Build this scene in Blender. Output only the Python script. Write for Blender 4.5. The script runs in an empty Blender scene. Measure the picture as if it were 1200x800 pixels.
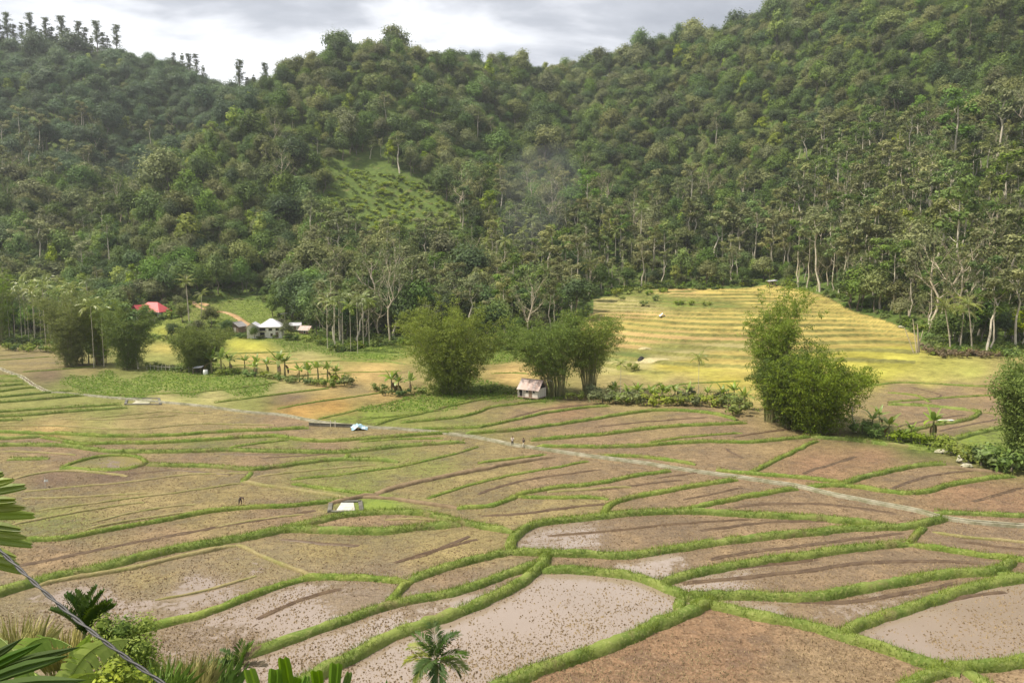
import bpy, math, random
import numpy as np
from mathutils import Vector

# ------------------------------------------------------------------ camera, sky, sun, exposure
scene = bpy.context.scene
COL = scene.collection
R = math.radians
F, CX, CY, H = 873.0, 600.0, 400.0, 30.0          # focal length in photograph pixels, centre, camera height (m)
PITCH = math.atan(90 / F)
CP, SP = math.cos(PITCH), math.sin(PITCH)
cd = bpy.data.cameras.new('camera'); cam = bpy.data.objects.new('camera', cd); COL.objects.link(cam)
cam.location = (0, 0, H); cam.rotation_euler = (math.pi / 2 - PITCH, 0, 0)
cd.sensor_width = 36; cd.lens = F / 1200 * 36; cd.clip_start = 0.1; cd.clip_end = 6000
scene.camera = cam
scene.view_settings.view_transform = 'Standard'; scene.view_settings.look = 'None'
scene.view_settings.exposure = 0.92; scene.view_settings.gamma = 1
scene.cycles.max_bounces = 5; scene.cycles.diffuse_bounces = 3; scene.cycles.transmission_bounces = 3
scene.cycles.glossy_bounces = 2; scene.cycles.volume_bounces = 0
scene.cycles.use_denoising = True
scene.cycles.denoiser = 'OPENIMAGEDENOISE'; scene.cycles.denoising_input_passes = 'RGB_ALBEDO_NORMAL'; scene.cycles.denoising_prefilter = 'ACCURATE'

SUN = Vector((-0.52, -0.10, 0.86)).normalized()
SUN_EL = math.asin(SUN.z); SUN_ROT = math.atan2(SUN.x, SUN.y)
w = bpy.data.worlds.new('World'); scene.world = w; w.use_nodes = True
nt = w.node_tree; nt.nodes.clear()
def N(t, typ, **kw):
    n = t.nodes.new(typ)
    for k, v in kw.items():
        if k in n.inputs: n.inputs[k].default_value = v
        else: setattr(n, k, v)
    return n
out = N(nt, 'ShaderNodeOutputWorld'); bg = N(nt, 'ShaderNodeBackground')
sky = N(nt, 'ShaderNodeTexSky'); sky.sky_type = 'NISHITA'; sky.sun_disc = False
sky.sun_elevation = SUN_EL; sky.sun_rotation = SUN_ROT
tc = N(nt, 'ShaderNodeTexCoord'); sep = N(nt, 'ShaderNodeSeparateXYZ')
nt.links.new(tc.outputs['Generated'], sep.inputs[0])
# cloud deck: the direction projected on a flat layer
zc = N(nt, 'ShaderNodeMath', operation='MAXIMUM'); zc.inputs[1].default_value = 0.0
nt.links.new(sep.outputs[2], zc.inputs[0])
za = N(nt, 'ShaderNodeMath', operation='ADD'); za.inputs[1].default_value = 0.22
nt.links.new(zc.outputs[0], za.inputs[0])
dv = N(nt, 'ShaderNodeVectorMath', operation='DIVIDE'); cmb = N(nt, 'ShaderNodeCombineXYZ')
nt.links.new(tc.outputs['Generated'], dv.inputs[0])
for i in range(3): nt.links.new(za.outputs[0], cmb.inputs[i])
nt.links.new(cmb.outputs[0], dv.inputs[1])
mp = N(nt, 'ShaderNodeMapping'); mp.inputs['Location'].default_value = (0.20, 1.30, 0); mp.inputs['Scale'].default_value = (1.15, 1.5, 0.5)
nt.links.new(dv.outputs[0], mp.inputs[0])
nz = N(nt, 'ShaderNodeTexNoise', Scale=1.5, Detail=7.0, Roughness=0.52, Distortion=0.3)
nt.links.new(mp.outputs[0], nz.inputs['Vector'])
cr = N(nt, 'ShaderNodeValToRGB')
cr.color_ramp.elements[0].position = 0.38; cr.color_ramp.elements[0].color = (1.9, 1.97, 2.2, 1)
cr.color_ramp.elements[1].position = 0.63; cr.color_ramp.elements[1].color = (6.2, 6.2, 6.3, 1)
e = cr.color_ramp.elements.new(0.50); e.color = (3.05, 3.12, 3.35, 1)
nt.links.new(nz.outputs[0], cr.inputs[0])
mx = N(nt, 'ShaderNodeMix', data_type='RGBA'); mx.inputs[0].default_value = 0.9
nt.links.new(sky.outputs[0], mx.inputs[6]); nt.links.new(cr.outputs[0], mx.inputs[7])
nt.links.new(mx.outputs[2], bg.inputs[0]); bg.inputs[1].default_value = 0.115
nt.links.new(bg.outputs[0], out.inputs[0])

ld = bpy.data.lights.new('sun', 'SUN'); ld.energy = 3.5; ld.angle = R(2.0); ld.color = (1.0, 0.92, 0.77)
so = bpy.data.objects.new('sun', ld); COL.objects.link(so); so.location = (0, 0, 300)
so.rotation_euler = SUN.to_track_quat('Z', 'Y').to_euler()

rng = np.random.default_rng(11)
random.seed(5)

# ------------------------------------------------------------------ helpers: properties, meshes
def tag(o, label=None, cat=None, group=None, kind=None):
    if label: o['label'] = label
    if cat: o['category'] = cat
    if group: o['group'] = group
    if kind: o['kind'] = kind
    return o
def empty(name, loc, rz=0.0, sc=1.0):
    o = bpy.data.objects.new(name, None); COL.objects.link(o)
    o.location = loc; o.rotation_euler = (0, 0, rz); o.scale = (sc, sc, sc); o.empty_display_size = 0.3
    return o
def link(name, me, parent=None):
    o = bpy.data.objects.new(name, me); COL.objects.link(o)
    if parent is not None: o.parent = parent
    return o
def copy_tree(o, parent=None):
    c = o.copy(); COL.objects.link(c)
    if parent is not None: c.parent = parent
    for ch in list(o.children): copy_tree(ch, c)
    return c

class MB:
    """collects arrays of vertices and faces and builds ONE mesh"""
    def __init__(s): s.V = []; s.F = []; s.T = []; s.n = 0
    def add(s, V, Fc, mat=0, tone=0.5, smooth=False):
        V = np.asarray(V, float).reshape(-1, 3); Fc = np.asarray(Fc, np.int64)
        if len(V) == 0 or len(Fc) == 0: return s
        s.V.append(V); s.F.append((Fc + s.n, mat, smooth)); s.n += len(V)
        s.T.append(np.broadcast_to(np.asarray(tone, float), (len(V),)))
        return s
    def box(s, c, d, mat=0, rot=0.0, tone=0.5):
        c = np.array(c, float); d = np.array(d, float) / 2
        P = np.array([[x, y, z] for x in (-1, 1) for y in (-1, 1) for z in (-1, 1)], float) * d
        if rot:
            cs, sn = math.cos(rot), math.sin(rot); P = np.c_[P[:, 0] * cs - P[:, 1] * sn, P[:, 0] * sn + P[:, 1] * cs, P[:, 2]]
        return s.add(P + c, [[0, 1, 3, 2], [4, 6, 7, 5], [0, 4, 5, 1], [2, 3, 7, 6], [0, 2, 6, 4], [1, 5, 7, 3]], mat, tone)
    def tube(s, P, rad, k=6, mat=0, tone=0.5, cap=True):
        P = np.asarray(P, float); n = len(P); rad = np.broadcast_to(np.asarray(rad, float), (n,))
        T = np.gradient(P, axis=0); T /= np.linalg.norm(T, axis=1)[:, None] + 1e-9
        ref = np.where(np.abs(T[:, 2:3]) > 0.9, [[1., 0, 0]], [[0., 0, 1.]])
        U = np.cross(T, ref); U /= np.linalg.norm(U, axis=1)[:, None] + 1e-9
        if n > 1:
            for i in range(1, n):
                u = U[i - 1] - T[i] * (U[i - 1] @ T[i]); U[i] = u / (np.linalg.norm(u) + 1e-9)
        W = np.cross(T, U)
        a = np.arange(k) * 2 * math.pi / k
        V = P[:, None] + rad[:, None, None] * (np.cos(a)[None, :, None] * U[:, None] + np.sin(a)[None, :, None] * W[:, None])
        i = np.arange(n - 1)[:, None] * k; j = np.arange(k)[None]; j2 = (j + 1) % k
        Q = np.stack([i + j, i + j2, i + k + j2, i + k + j], -1).reshape(-1, 4)
        s.add(V.reshape(-1, 3), Q, mat, tone, True)
        return s
    def prism(s, poly, z0, z1, mat=0, tone=.5):
        n = len(poly); V = [(x, y, z0) for x, y in poly] + [(x, y, z1) for x, y in poly]
        s.add(V, [[i, (i + 1) % n, n + (i + 1) % n, n + i] for i in range(n)], mat, tone)
        if n == 4: s.add(V, [[3, 2, 1, 0], [4, 5, 6, 7]], mat, tone)
        return s
    def mesh(s, name, mats):
        me = bpy.data.meshes.new(name)
        V = np.concatenate(s.V); T = np.concatenate(s.T)
        me.vertices.add(len(V)); me.vertices.foreach_set('co', V.astype(np.float32).ravel())
        nl = sum(f.size for f, m, sm in s.F); nf = sum(len(f) for f, m, sm in s.F)
        me.loops.add(nl); me.polygons.add(nf)
        me.loops.foreach_set('vertex_index', np.concatenate([f.ravel() for f, m, sm in s.F]).astype(np.int32))
        sz = np.concatenate([np.full(len(f), f.shape[1]) for f, m, sm in s.F])
        st = np.concatenate([[0], np.cumsum(sz)[:-1]])
        me.polygons.foreach_set('loop_start', st.astype(np.int32))
        me.polygons.foreach_set('material_index', np.concatenate([np.full(len(f), m) for f, m, sm in s.F]).astype(np.int32))
        me.polygons.foreach_set('use_smooth', np.concatenate([np.full(len(f), sm) for f, m, sm in s.F]))
        for m in (mats if isinstance(mats, (list, tuple)) else [mats]): me.materials.append(m)
        at = me.attributes.new('tone', 'FLOAT', 'POINT'); at.data.foreach_set('value', T.astype(np.float32))
        me.update(calc_edges=True); me.validate()
        return me
    def build(s, name, mats, parent=None): return link(name, s.mesh(name, mats), parent)

# ------------------------------------------------------------------ value noise
def _h(ix, iy, sd):
    n = (ix * 374761393 + iy * 668265263 + sd * 974634777) & 0x7fffffff
    n = ((n ^ (n >> 13)) * 1274126177) & 0x7fffffff
    return ((n ^ (n >> 16)) & 0xffff) / 65535.0
def vn(x, y, sd=0):
    x = np.asarray(x, float); y = np.asarray(y, float)
    ix = np.floor(x).astype(np.int64); iy = np.floor(y).astype(np.int64)
    fx = x - ix; fy = y - iy; fx = fx * fx * (3 - 2 * fx); fy = fy * fy * (3 - 2 * fy)
    a = _h(ix, iy, sd); b = _h(ix + 1, iy, sd); c = _h(ix, iy + 1, sd); d = _h(ix + 1, iy + 1, sd)
    return (a * (1 - fx) + b * fx) * (1 - fy) + (c * (1 - fx) + d * fx) * fy
def fbm(x, y, sd=0, o=3):
    s = 0; a = 0.5; t = 0
    for i in range(o): s = s + a * vn(x * 2 ** i, y * 2 ** i, sd + i * 17); t += a; a *= 0.5
    return s / t

# ------------------------------------------------------------------ terrain: valley floor, terraces, hills
def zof(Y, py):
    v = (CY - py) / F
    return H + Y * (-SP + v * CP) / (CP + v * SP)
PROF = {
 -400: [(265,None),(330,376),(430,285),(520,205),(620,140),(720,90),(820,40),(1000,30)],
 0:    [(265,None),(330,383),(430,300),(520,228),(600,170),(700,112),(800,64),(900,72),(1100,110)],
 100:  [(275,None),(340,375),(450,290),(540,218),(620,163),(720,112),(820,76),(900,82),(1100,120)],
 150:  [(275,None),(310,392),(360,345),(430,272),(465,243),(500,268),(570,262),(640,190),(720,124),(820,84),(900,92)],
 200:  [(250,None),(300,374),(340,345),(430,240),(480,190),(520,224),(590,232),(660,175),(740,112),(820,92),(900,102)],
 240:  [(255,None),(290,392),(320,372),(360,345),(430,252),(505,160),(545,180),(620,196),(690,158),(760,126),(830,116),(900,126)],
 280:  [(258,None),(287,392),(330,370),(370,335),(440,245),(520,140),(570,122),(620,155),(700,140),(800,131),(880,138)],
 330:  [(262,None),(290,394),(330,375),(380,325),(450,235),(540,138),(610,103),(680,128),(800,138)],
 400:  [(258,None),(290,397),(330,375),(380,332),(450,255),(530,165),(600,100),(640,78),(720,94)],
 470:  [(258,None),(290,397),(340,370),(400,320),(470,245),(550,155),(620,90),(660,69),(740,92)],
 540:  [(255,None),(290,397),(340,370),(410,317),(490,248),(570,174),(650,110),(700,86),(780,102)],
 600:  [(250,None),(290,397),(340,370),(420,314),(510,253),(600,190),(700,130),(790,95),(850,104)],
 650:  [(240,None),(290,393),(350,352),(430,310),(520,253),(620,190),(720,130),(820,94),(900,104)],
 700:  [(205,None),(250,405),(300,380),(370,346),(430,315),(520,258),(620,190),(720,123),(800,86),(880,94)],
 760:  [(195,None),(250,400),(300,374),(380,339),(430,316),(520,258),(620,184),(720,110),(800,71),(880,76)],
 800:  [(190,None),(240,404),(300,371),(380,338),(430,316),(520,254),(620,176),(720,100),(790,61),(880,66)],
 850:  [(185,None),(240,403),(300,370),(385,336),(430,314),(510,250),(600,175),(700,90),(780,45),(860,46)],
 900:  [(183,None),(240,402),(300,369),(380,337),(420,310),(490,245),(580,165),(680,76),(760,28),(860,26)],
 960:  [(180,None),(240,402),(300,368),(340,347),(390,305),(460,225),(540,145),(640,60),(720,10),(860,5)],
 1000: [(178,None),(240,403),(290,375),(330,343),(380,285),(450,205),(530,120),(620,45),(700,-8),(860,-16)],
 1060: [(175,None),(225,412),(255,395),(300,352),(360,278),(430,193),(510,104),(600,24),(680,-31),(860,-56)],
 1120: [(172,None),(215,417),(240,400),(290,342),(350,257),(420,164),(500,74),(580,4),(660,-56),(860,-80)],
 1200: [(172,None),(212,418),(230,408),(280,337),(340,242),(410,143),(480,54),(560,-26),(640,-86),(860,-116)],
 1600: [(172,None),(205,415),(270,320),(330,220),(400,110),(470,20),(550,-60),(640,-130),(860,-160)],
}
PXG = np.arange(-400, 1601, 10.0); YG = np.arange(0, 1301, 4.0)
_k = sorted(PROF); rows = []
for px in _k:
    ys = [q[0] for q in PROF[px]]; zs = [0.0 if q[1] is None else zof(*q) for q in PROF[px]]
    rows.append(np.interp(YG, ys, zs, left=0.0))
rows = np.array(rows)
ZT = np.array([[0.0]])
ZT = np.stack([np.interp(PXG, _k, rows[:, j]) for j in range(len(YG))], 1)
def blur(A, s, ax):
    r = int(3 * s); kx = np.exp(-0.5 * (np.arange(-r, r + 1) / s) ** 2); kx /= kx.sum()
    B = np.pad(A, [(r, r) if i == ax else (0, 0) for i in range(2)], mode='edge')
    return sum(kx[i] * np.take(B, range(i, i + A.shape[ax]), ax) for i in range(2 * r + 1))
ZT = blur(blur(ZT, 2.2, 0), 2.0, 1)
def bil(x, y):
    px = CX + F * 1.004 * x / np.maximum(y, 1.0)
    u = np.clip((px - PXG[0]) / 10.0, 0, len(PXG) - 1.001); v = np.clip(y / 4.0, 0, len(YG) - 1.001)
    i = u.astype(int); j = v.astype(int); a = u - i; b = v - j
    return (ZT[i, j] * (1 - a) * (1 - b) + ZT[i + 1, j] * a * (1 - b) + ZT[i, j + 1] * (1 - a) * b + ZT[i + 1, j + 1] * a * b), px
def sstep(x, a, b): t = np.clip((x - a) / (b - a), 0, 1); return t * t * (3 - 2 * t)
TSTEP = 1.0
def terr_mask(px, y):
    top = np.interp(px, [690, 700, 760, 900, 960, 1000, 1060, 1110], [362, 368, 384, 382, 335, 297, 262, 228])
    return sstep(px, 670, 720) * (1 - sstep(px, 1030, 1125)) * (1 - sstep(y, top - 4, top + 6)) * sstep(y, 186, 215)
def slope_near(x, y):
    t = x / np.maximum(y, 1.0)
    a = 25.5 - 0.75 * y
    b = np.where(y < 27, 26.3 - 0.45 * y, 14.15 - 1.25 * (y - 27))
    m = sstep(-t, 0.27, 0.35)
    return a * (1 - m) + b * m
def terrain(x, y, detail=True):
    x = np.asarray(x, float); y = np.asarray(y, float)
    z, px = bil(x, y)
    hill = np.clip((z - 6) / 40, 0, 1)
    if detail: z = z + hill * ((fbm(x / 80, y / 80, 3) - 0.5) * 34 + (fbm(x / 22, y / 22, 9) - 0.5) * 5)
    m = terr_mask(px, y)
    q = z / TSTEP + 01.1 * (fbm(x / 60, y / 34, 21) - .5); k = np.floor(q); f = q - k
    zt = TSTEP * (k + sstep(f, 0.80, 0.98))
    z = z * (1 - m) + np.maximum(zt, 0) * m
    return np.maximum(z, slope_near(x, y))
def terr_k(x, y):
    z, px = bil(np.asarray(x, float), np.asarray(y, float))
    hill = np.clip((z - 6) / 40, 0, 1)
    z = z + hill * ((fbm(x / 80, y / 80, 3) - 0.5) * 34 + (fbm(x / 22, y / 22, 9) - 0.5) * 5)
    q = z / TSTEP + 01.1 * (fbm(x / 60, y / 34, 21) - .5)
    return np.floor(q), q - np.floor(q)
def proj(x, y, z):
    d = y * CP - (z - H) * SP
    return CX + F * x / d, CY - F * (y * SP + (z - H) * CP) / d
def ray(px, py):
    u = (px - CX) / F; v = (CY - py) / F
    return u / (CP + v * SP), (-SP + v * CP) / (CP + v * SP)      # x and z gained per metre forward
_Y = np.concatenate([np.arange(40, 300, 0.5), np.arange(300, 1250, 1.5)])
def G(px, py, lift=0.0):
    """the first point of the terrain on the line of sight through a pixel of the photograph"""
    a, b = ray(px, py)
    d = H + b * _Y - terrain(a * _Y, _Y) - lift
    i = int(np.argmax(d < 0))
    if d[i] >= 0: i = len(_Y) - 1
    i = max(i, 1); f = d[i - 1] / (d[i - 1] - d[i] + 1e-9); f = min(max(f, 0), 1)
    Y = _Y[i - 1] + f * (_Y[i] - _Y[i - 1])
    return np.array([a * Y, Y, float(terrain(a * Y, Y))])
def W(px, py, Y):
    a, b = ray(px, py); return np.array([a * Y, Y, H + b * Y])
def mpp(Y): return Y / F * 1.0                                    # metres per photograph pixel at forward distance Y
# ------------------------------------------------------------------ materials
def newmat(name):
    m = bpy.data.materials.new(name); m.use_nodes = True; t = m.node_tree; t.nodes.clear()
    return m, t, N(t, 'ShaderNodeOutputMaterial')
def L(t, a, b): t.links.new(a, b)
def mixc(t, fac, a, b, mode='MIX'):
    n = N(t, 'ShaderNodeMix', data_type='RGBA', blend_type=mode)
    for i, s in ((0, fac), (6, a), (7, b)):
        if isinstance(s, (int, float)): n.inputs[i].default_value = s
        elif isinstance(s, tuple): n.inputs[i].default_value = (*s, 1) if len(s) == 3 else s
        else: L(t, s, n.inputs[i])
    return n.outputs[2]
def mth(t, op, a, b=0.0, c=None, clamp=False):
    n = N(t, 'ShaderNodeMath', operation=op); n.use_clamp = clamp
    for i, s in enumerate((a, b) if c is None else (a, b, c)):
        if isinstance(s, (int, float)): n.inputs[i].default_value = s
        else: L(t, s, n.inputs[i])
    return n.outputs[0]
def mrange(t, x, a, b, c=0.0, d=1.0, smooth=True):
    n = N(t, 'ShaderNodeMapRange'); n.interpolation_type = 'SMOOTHSTEP' if smooth else 'LINEAR'
    L(t, x, n.inputs[0])
    for i, v in zip((1, 2, 3, 4), (a, b, c, d)):
        if isinstance(v, (int, float)): n.inputs[i].default_value = v
        else: L(t, v, n.inputs[i])
    return n.outputs[0]
def noise(t, vec, scale, detail=3.0, rough=0.55, dist=0.0):
    n = N(t, 'ShaderNodeTexNoise', Scale=scale, Detail=detail, Roughness=rough, Distortion=dist)
    L(t, vec, n.inputs['Vector']); return n.outputs[0]
def attr(t, name): return N(t, 'ShaderNodeAttribute', attribute_name=name)
def simple(name, c1, c2=None, rough=0.8, scale=3.0, metal=0.0, spec=0.3, bump=0.0, tone=False, obj=True):
    m, t, o = newmat(name); p = N(t, 'ShaderNodeBsdfPrincipled', Roughness=rough, Metallic=metal); L(t, p.outputs[0], o.inputs[0])
    p.inputs['Specular IOR Level'].default_value = spec
    vec = N(t, 'ShaderNodeTexCoord').outputs['Object'] if obj else N(t, 'ShaderNodeNewGeometry').outputs['Position']
    nz = noise(t, vec, scale, 5.0, 0.65)
    f = mrange(t, nz, 0.32, 0.68)
    if tone: f = mth(t, 'ADD', mth(t, 'MULTIPLY', f, 0.4), mth(t, 'MULTIPLY', attr(t, 'tone').outputs['Fac'], 0.6))
    L(t, mixc(t, f, c1, c2 or tuple(c * 0.7 for c in c1)), p.inputs['Base Color'])
    if bump:
        b = N(t, 'ShaderNodeBump', Strength=bump, Distance=0.05); L(t, noise(t, vec, scale * 4, 4.0), b.inputs['Height']); L(t, b.outputs[0], p.inputs['Normal'])
    return m
def foliage(name, c1, c2, trans=0.3, vary=0.35, rough=0.55, spec=0.25, hue=0.03):
    m, t, o = newmat(name)
    tn = attr(t, 'tone').outputs['Fac']; oi = N(t, 'ShaderNodeObjectInfo')
    pos = N(t, 'ShaderNodeNewGeometry').outputs['Position']
    big = noise(t, pos, 0.018, 2.0)
    f = mth(t, 'ADD', tn, mth(t, 'MULTIPLY', mth(t, 'SUBTRACT', big, 0.5), 0.7), clamp=True)
    c = mixc(t, f, c1, c2)
    hs = N(t, 'ShaderNodeHueSaturation'); L(t, c, hs.inputs['Color'])
    L(t, mth(t, 'ADD', 0.5 - hue / 2, mth(t, 'MULTIPLY', oi.outputs['Random'], hue)), hs.inputs['Hue'])
    r2 = mth(t, 'FRACT', mth(t, 'MULTIPLY', oi.outputs['Random'], 7.31))
    L(t, mth(t, 'ADD', 1 - vary, mth(t, 'MULTIPLY', r2, 2 * vary)), hs.inputs['Value'])
    r3 = mth(t, 'FRACT', mth(t, 'MULTIPLY', oi.outputs['Random'], 13.7))
    L(t, mth(t, 'ADD', 0.88, mth(t, 'MULTIPLY', r3, 0.30)), hs.inputs['Saturation'])
    p = N(t, 'ShaderNodeBsdfPrincipled', Roughness=rough); p.inputs['Specular IOR Level'].default_value = spec
    L(t, hs.outputs[0], p.inputs['Base Color'])
    tr = N(t, 'ShaderNodeBsdfTranslucent'); L(t, mixc(t, 0.35, hs.outputs[0], (0.16, 0.22, 0.02)), tr.inputs[0])
    ms = N(t, 'ShaderNodeMixShader'); ms.inputs[0].default_value = trans
    L(t, p.outputs[0], ms.inputs[1]); L(t, tr.outputs[0], ms.inputs[2]); L(t, ms.outputs[0], o.inputs[0])
    return m

M = {}
M['dense'] = foliage('broadleaf_foliage', (0.076, 0.127, 0.027), (0.208, 0.297, 0.072))
M['cool'] = foliage('haze_tinted_foliage', (0.052, 0.096, 0.048), (0.145, 0.215, 0.100))  # bluish leaf colour stands in for haze on the back left hill
M['deep'] = foliage('deep_green_foliage', (0.050, 0.090, 0.027), (0.143, 0.213, 0.063))
M['pale_olive'] = foliage('pale_olive_foliage', (0.150, 0.165, 0.065), (0.330, 0.330, 0.140))
M['olive'] = foliage('olive_foliage', (0.115, 0.140, 0.048), (0.270, 0.290, 0.115))
M['bright'] = foliage('bright_foliage', (0.175, 0.243, 0.029), (0.380, 0.446, 0.063), vary=.2)
M['pine'] = foliage('pine_foliage', (0.065, 0.093, 0.040), (0.171, 0.204, 0.082))
M['bamboo'] = foliage('bamboo_foliage', (0.109, 0.155, 0.031), (0.299, 0.355, 0.075), trans=.35, vary=.12)
M['bamboo_light'] = foliage('light_bamboo_foliage', (0.136, 0.203, 0.028), (0.306, 0.395, 0.070), trans=.38, vary=.1)
M['bamboo_dark'] = foliage('dark_bamboo_foliage', (0.076, 0.122, 0.030), (0.209, 0.266, 0.063), trans=.3, vary=.1)
M['palm'] = foliage('palm_frond', (0.125, 0.175, 0.036), (0.312, 0.350, 0.086), trans=.25, vary=.2, spec=.4, rough=.42)
M['coco'] = foliage('coconut_frond', (0.144, 0.180, 0.036), (0.324, 0.348, 0.096), trans=.3, vary=.15, spec=.4, rough=.42)
M['palm_dark'] = foliage('dark_palm_frond', (0.025, 0.056, 0.010), (0.078, 0.133, 0.021), trans=.25, vary=.1, spec=.2, rough=.5)
M['palm_lime'] = foliage('lime_palm_frond', (0.136, 0.178, 0.036), (0.384, 0.408, 0.108), trans=.4, vary=.05)
M['fishtail'] = foliage('broad_palm_blade', (0.090, 0.190, 0.020), (0.200, 0.330, 0.040), trans=.35, vary=.1, spec=.4, rough=.4)
M['banana'] = foliage('banana_leaf', (0.140, 0.217, 0.034), (0.329, 0.411, 0.092), trans=.35, vary=.2, spec=.4, rough=.4)
M['banana_lime'] = foliage('pale_banana_leaf', (0.200, 0.300, 0.050), (0.440, 0.540, 0.130), trans=.4, vary=.05, spec=.4, rough=.4)
M['dead_leaf'] = foliage('dead_leaf', (0.110, 0.080, 0.045), (0.240, 0.180, 0.100), trans=.15, vary=.15)
M['scrub'] = foliage('scrub_foliage', (0.086, 0.109, 0.040), (0.230, 0.247, 0.103), vary=.25)
M['scrub_green'] = foliage('green_scrub_foliage', (0.115, 0.165, 0.030), (0.274, 0.323, 0.060), vary=.25)
M['bush'] = foliage('bush_foliage', (0.105, 0.163, 0.031), (0.408, 0.461, 0.090), vary=.05)
M['drygrass'] = foliage('dry_grass', (0.253, 0.242, 0.083), (0.586, 0.542, 0.221), trans=.3, vary=.1)
M['grass'] = foliage('bund_grass', (0.103, 0.151, 0.027), (0.279, 0.338, 0.077), trans=.3, vary=.02)
M['grass_dry'] = foliage('yellow_bund_grass', (0.141, 0.173, 0.032), (0.310, 0.335, 0.082), trans=.35, vary=.02)
M['crop'] = foliage('leafy_crop', (0.106, 0.185, 0.030), (0.238, 0.343, 0.060), trans=.3, vary=.05)
M['trunk'] = simple('bark', (0.20, 0.17, 0.13), (0.10, 0.085, 0.06), scale=1.2)
M['trunk_pale'] = simple('pale_bark', (0.62, 0.56, 0.45), (0.40, 0.35, 0.26), scale=0.8)
M['trunk_bare'] = simple('bleached_bark', (0.58, 0.50, 0.38), (0.40, 0.33, 0.24), scale=0.8)
M['palm_trunk'] = simple('palm_bark', (0.50, 0.44, 0.34), (0.30, 0.26, 0.19), scale=1.5)
M['culm'] = simple('bamboo_culm', (0.33, 0.30, 0.15), (0.20, 0.21, 0.08), scale=1.0, rough=.5)
M['stem_green'] = simple('banana_stem', (0.28, 0.28, 0.12), (0.17, 0.14, 0.07), scale=2.0)
M['concrete'] = simple('concrete', (0.48, 0.45, 0.34), (0.22, 0.215, 0.12), scale=0.6, bump=.3)
M['concrete_dark'] = simple('weathered_concrete', (0.17, 0.16, 0.13), (0.09, 0.085, 0.07), scale=0.7, bump=.3)
M['mudberm'] = simple('bare_mud_bank', (0.24, 0.175, 0.105), (0.15, 0.11, 0.065), scale=1.1, bump=.6, obj=False, spec=.1)
M['furrow'] = simple('wet_furrow_mud', (0.075, 0.047, 0.028), (0.13, 0.088, 0.052), rough=.5, scale=.9, bump=.5, obj=False)
M['rock'] = simple('rock', (0.42, 0.40, 0.36), (0.22, 0.20, 0.17), scale=0.8, bump=.8)
M['white_paint'] = simple('white_wall', (0.80, 0.78, 0.72), (0.66, 0.63, 0.56), scale=1.5)
M['wood_pale'] = simple('weathered_plank', (0.72, 0.67, 0.60), (0.52, 0.46, 0.40), scale=2.0, tone=True)
M['wood'] = simple('brown_plank', (0.30, 0.22, 0.16), (0.18, 0.12, 0.08), scale=2.0, tone=True)
M['rust_roof'] = simple('rusty_sheet', (0.42, 0.27, 0.22), (0.52, 0.44, 0.42), scale=0.8, rough=.6, tone=True)
M['zinc_roof'] = simple('zinc_sheet', (0.56, 0.56, 0.60), (0.42, 0.42, 0.45), rough=.5, scale=0.6, tone=True)
M['grey_roof'] = simple('grey_sheet', (0.34, 0.33, 0.32), (0.24, 0.22, 0.21), rough=.7, scale=0.8, tone=True)
M['red_roof'] = simple('red_sheet', (0.55, 0.075, 0.085), (0.62, 0.13, 0.13), rough=.45, scale=0.8, tone=True)
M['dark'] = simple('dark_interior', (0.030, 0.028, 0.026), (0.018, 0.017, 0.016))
M['glass'] = simple('window_glass', (0.035, 0.04, 0.045), rough=.08, spec=.6)
M['tarp_blue'] = simple('blue_tarp', (0.30, 0.48, 0.58), (0.50, 0.66, 0.74), rough=.5, scale=1.5)
M['tarp_white'] = simple('white_tarp', (0.80, 0.80, 0.78), (0.68, 0.67, 0.63), rough=.5, scale=1.5)
M['straw'] = simple('straw', (0.46, 0.40, 0.22), (0.34, 0.29, 0.14), scale=1.5, bump=.8)
M['cable'] = simple('cable_sheath', (0.045, 0.043, 0.045), (0.09, 0.085, 0.085), rough=.45, scale=3.0)
M['skin'] = simple('skin', (0.34, 0.20, 0.13), (0.28, 0.16, 0.10))
M['cloth_white'] = simple('pale_shirt', (0.70, 0.66, 0.62), (0.6, 0.56, 0.52))
M['cloth_pale'] = simple('cream_trousers', (0.62, 0.56, 0.45), (0.5, 0.46, 0.36))
M['cloth_dark'] = simple('dark_cloth', (0.035, 0.035, 0.045), (0.06, 0.05, 0.05))
M['hair'] = simple('hair', (0.02, 0.017, 0.015))
M['earth'] = simple('orange_earth', (0.34, 0.21, 0.10), (0.42, 0.29, 0.16), scale=.25, obj=False, spec=.1)

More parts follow.
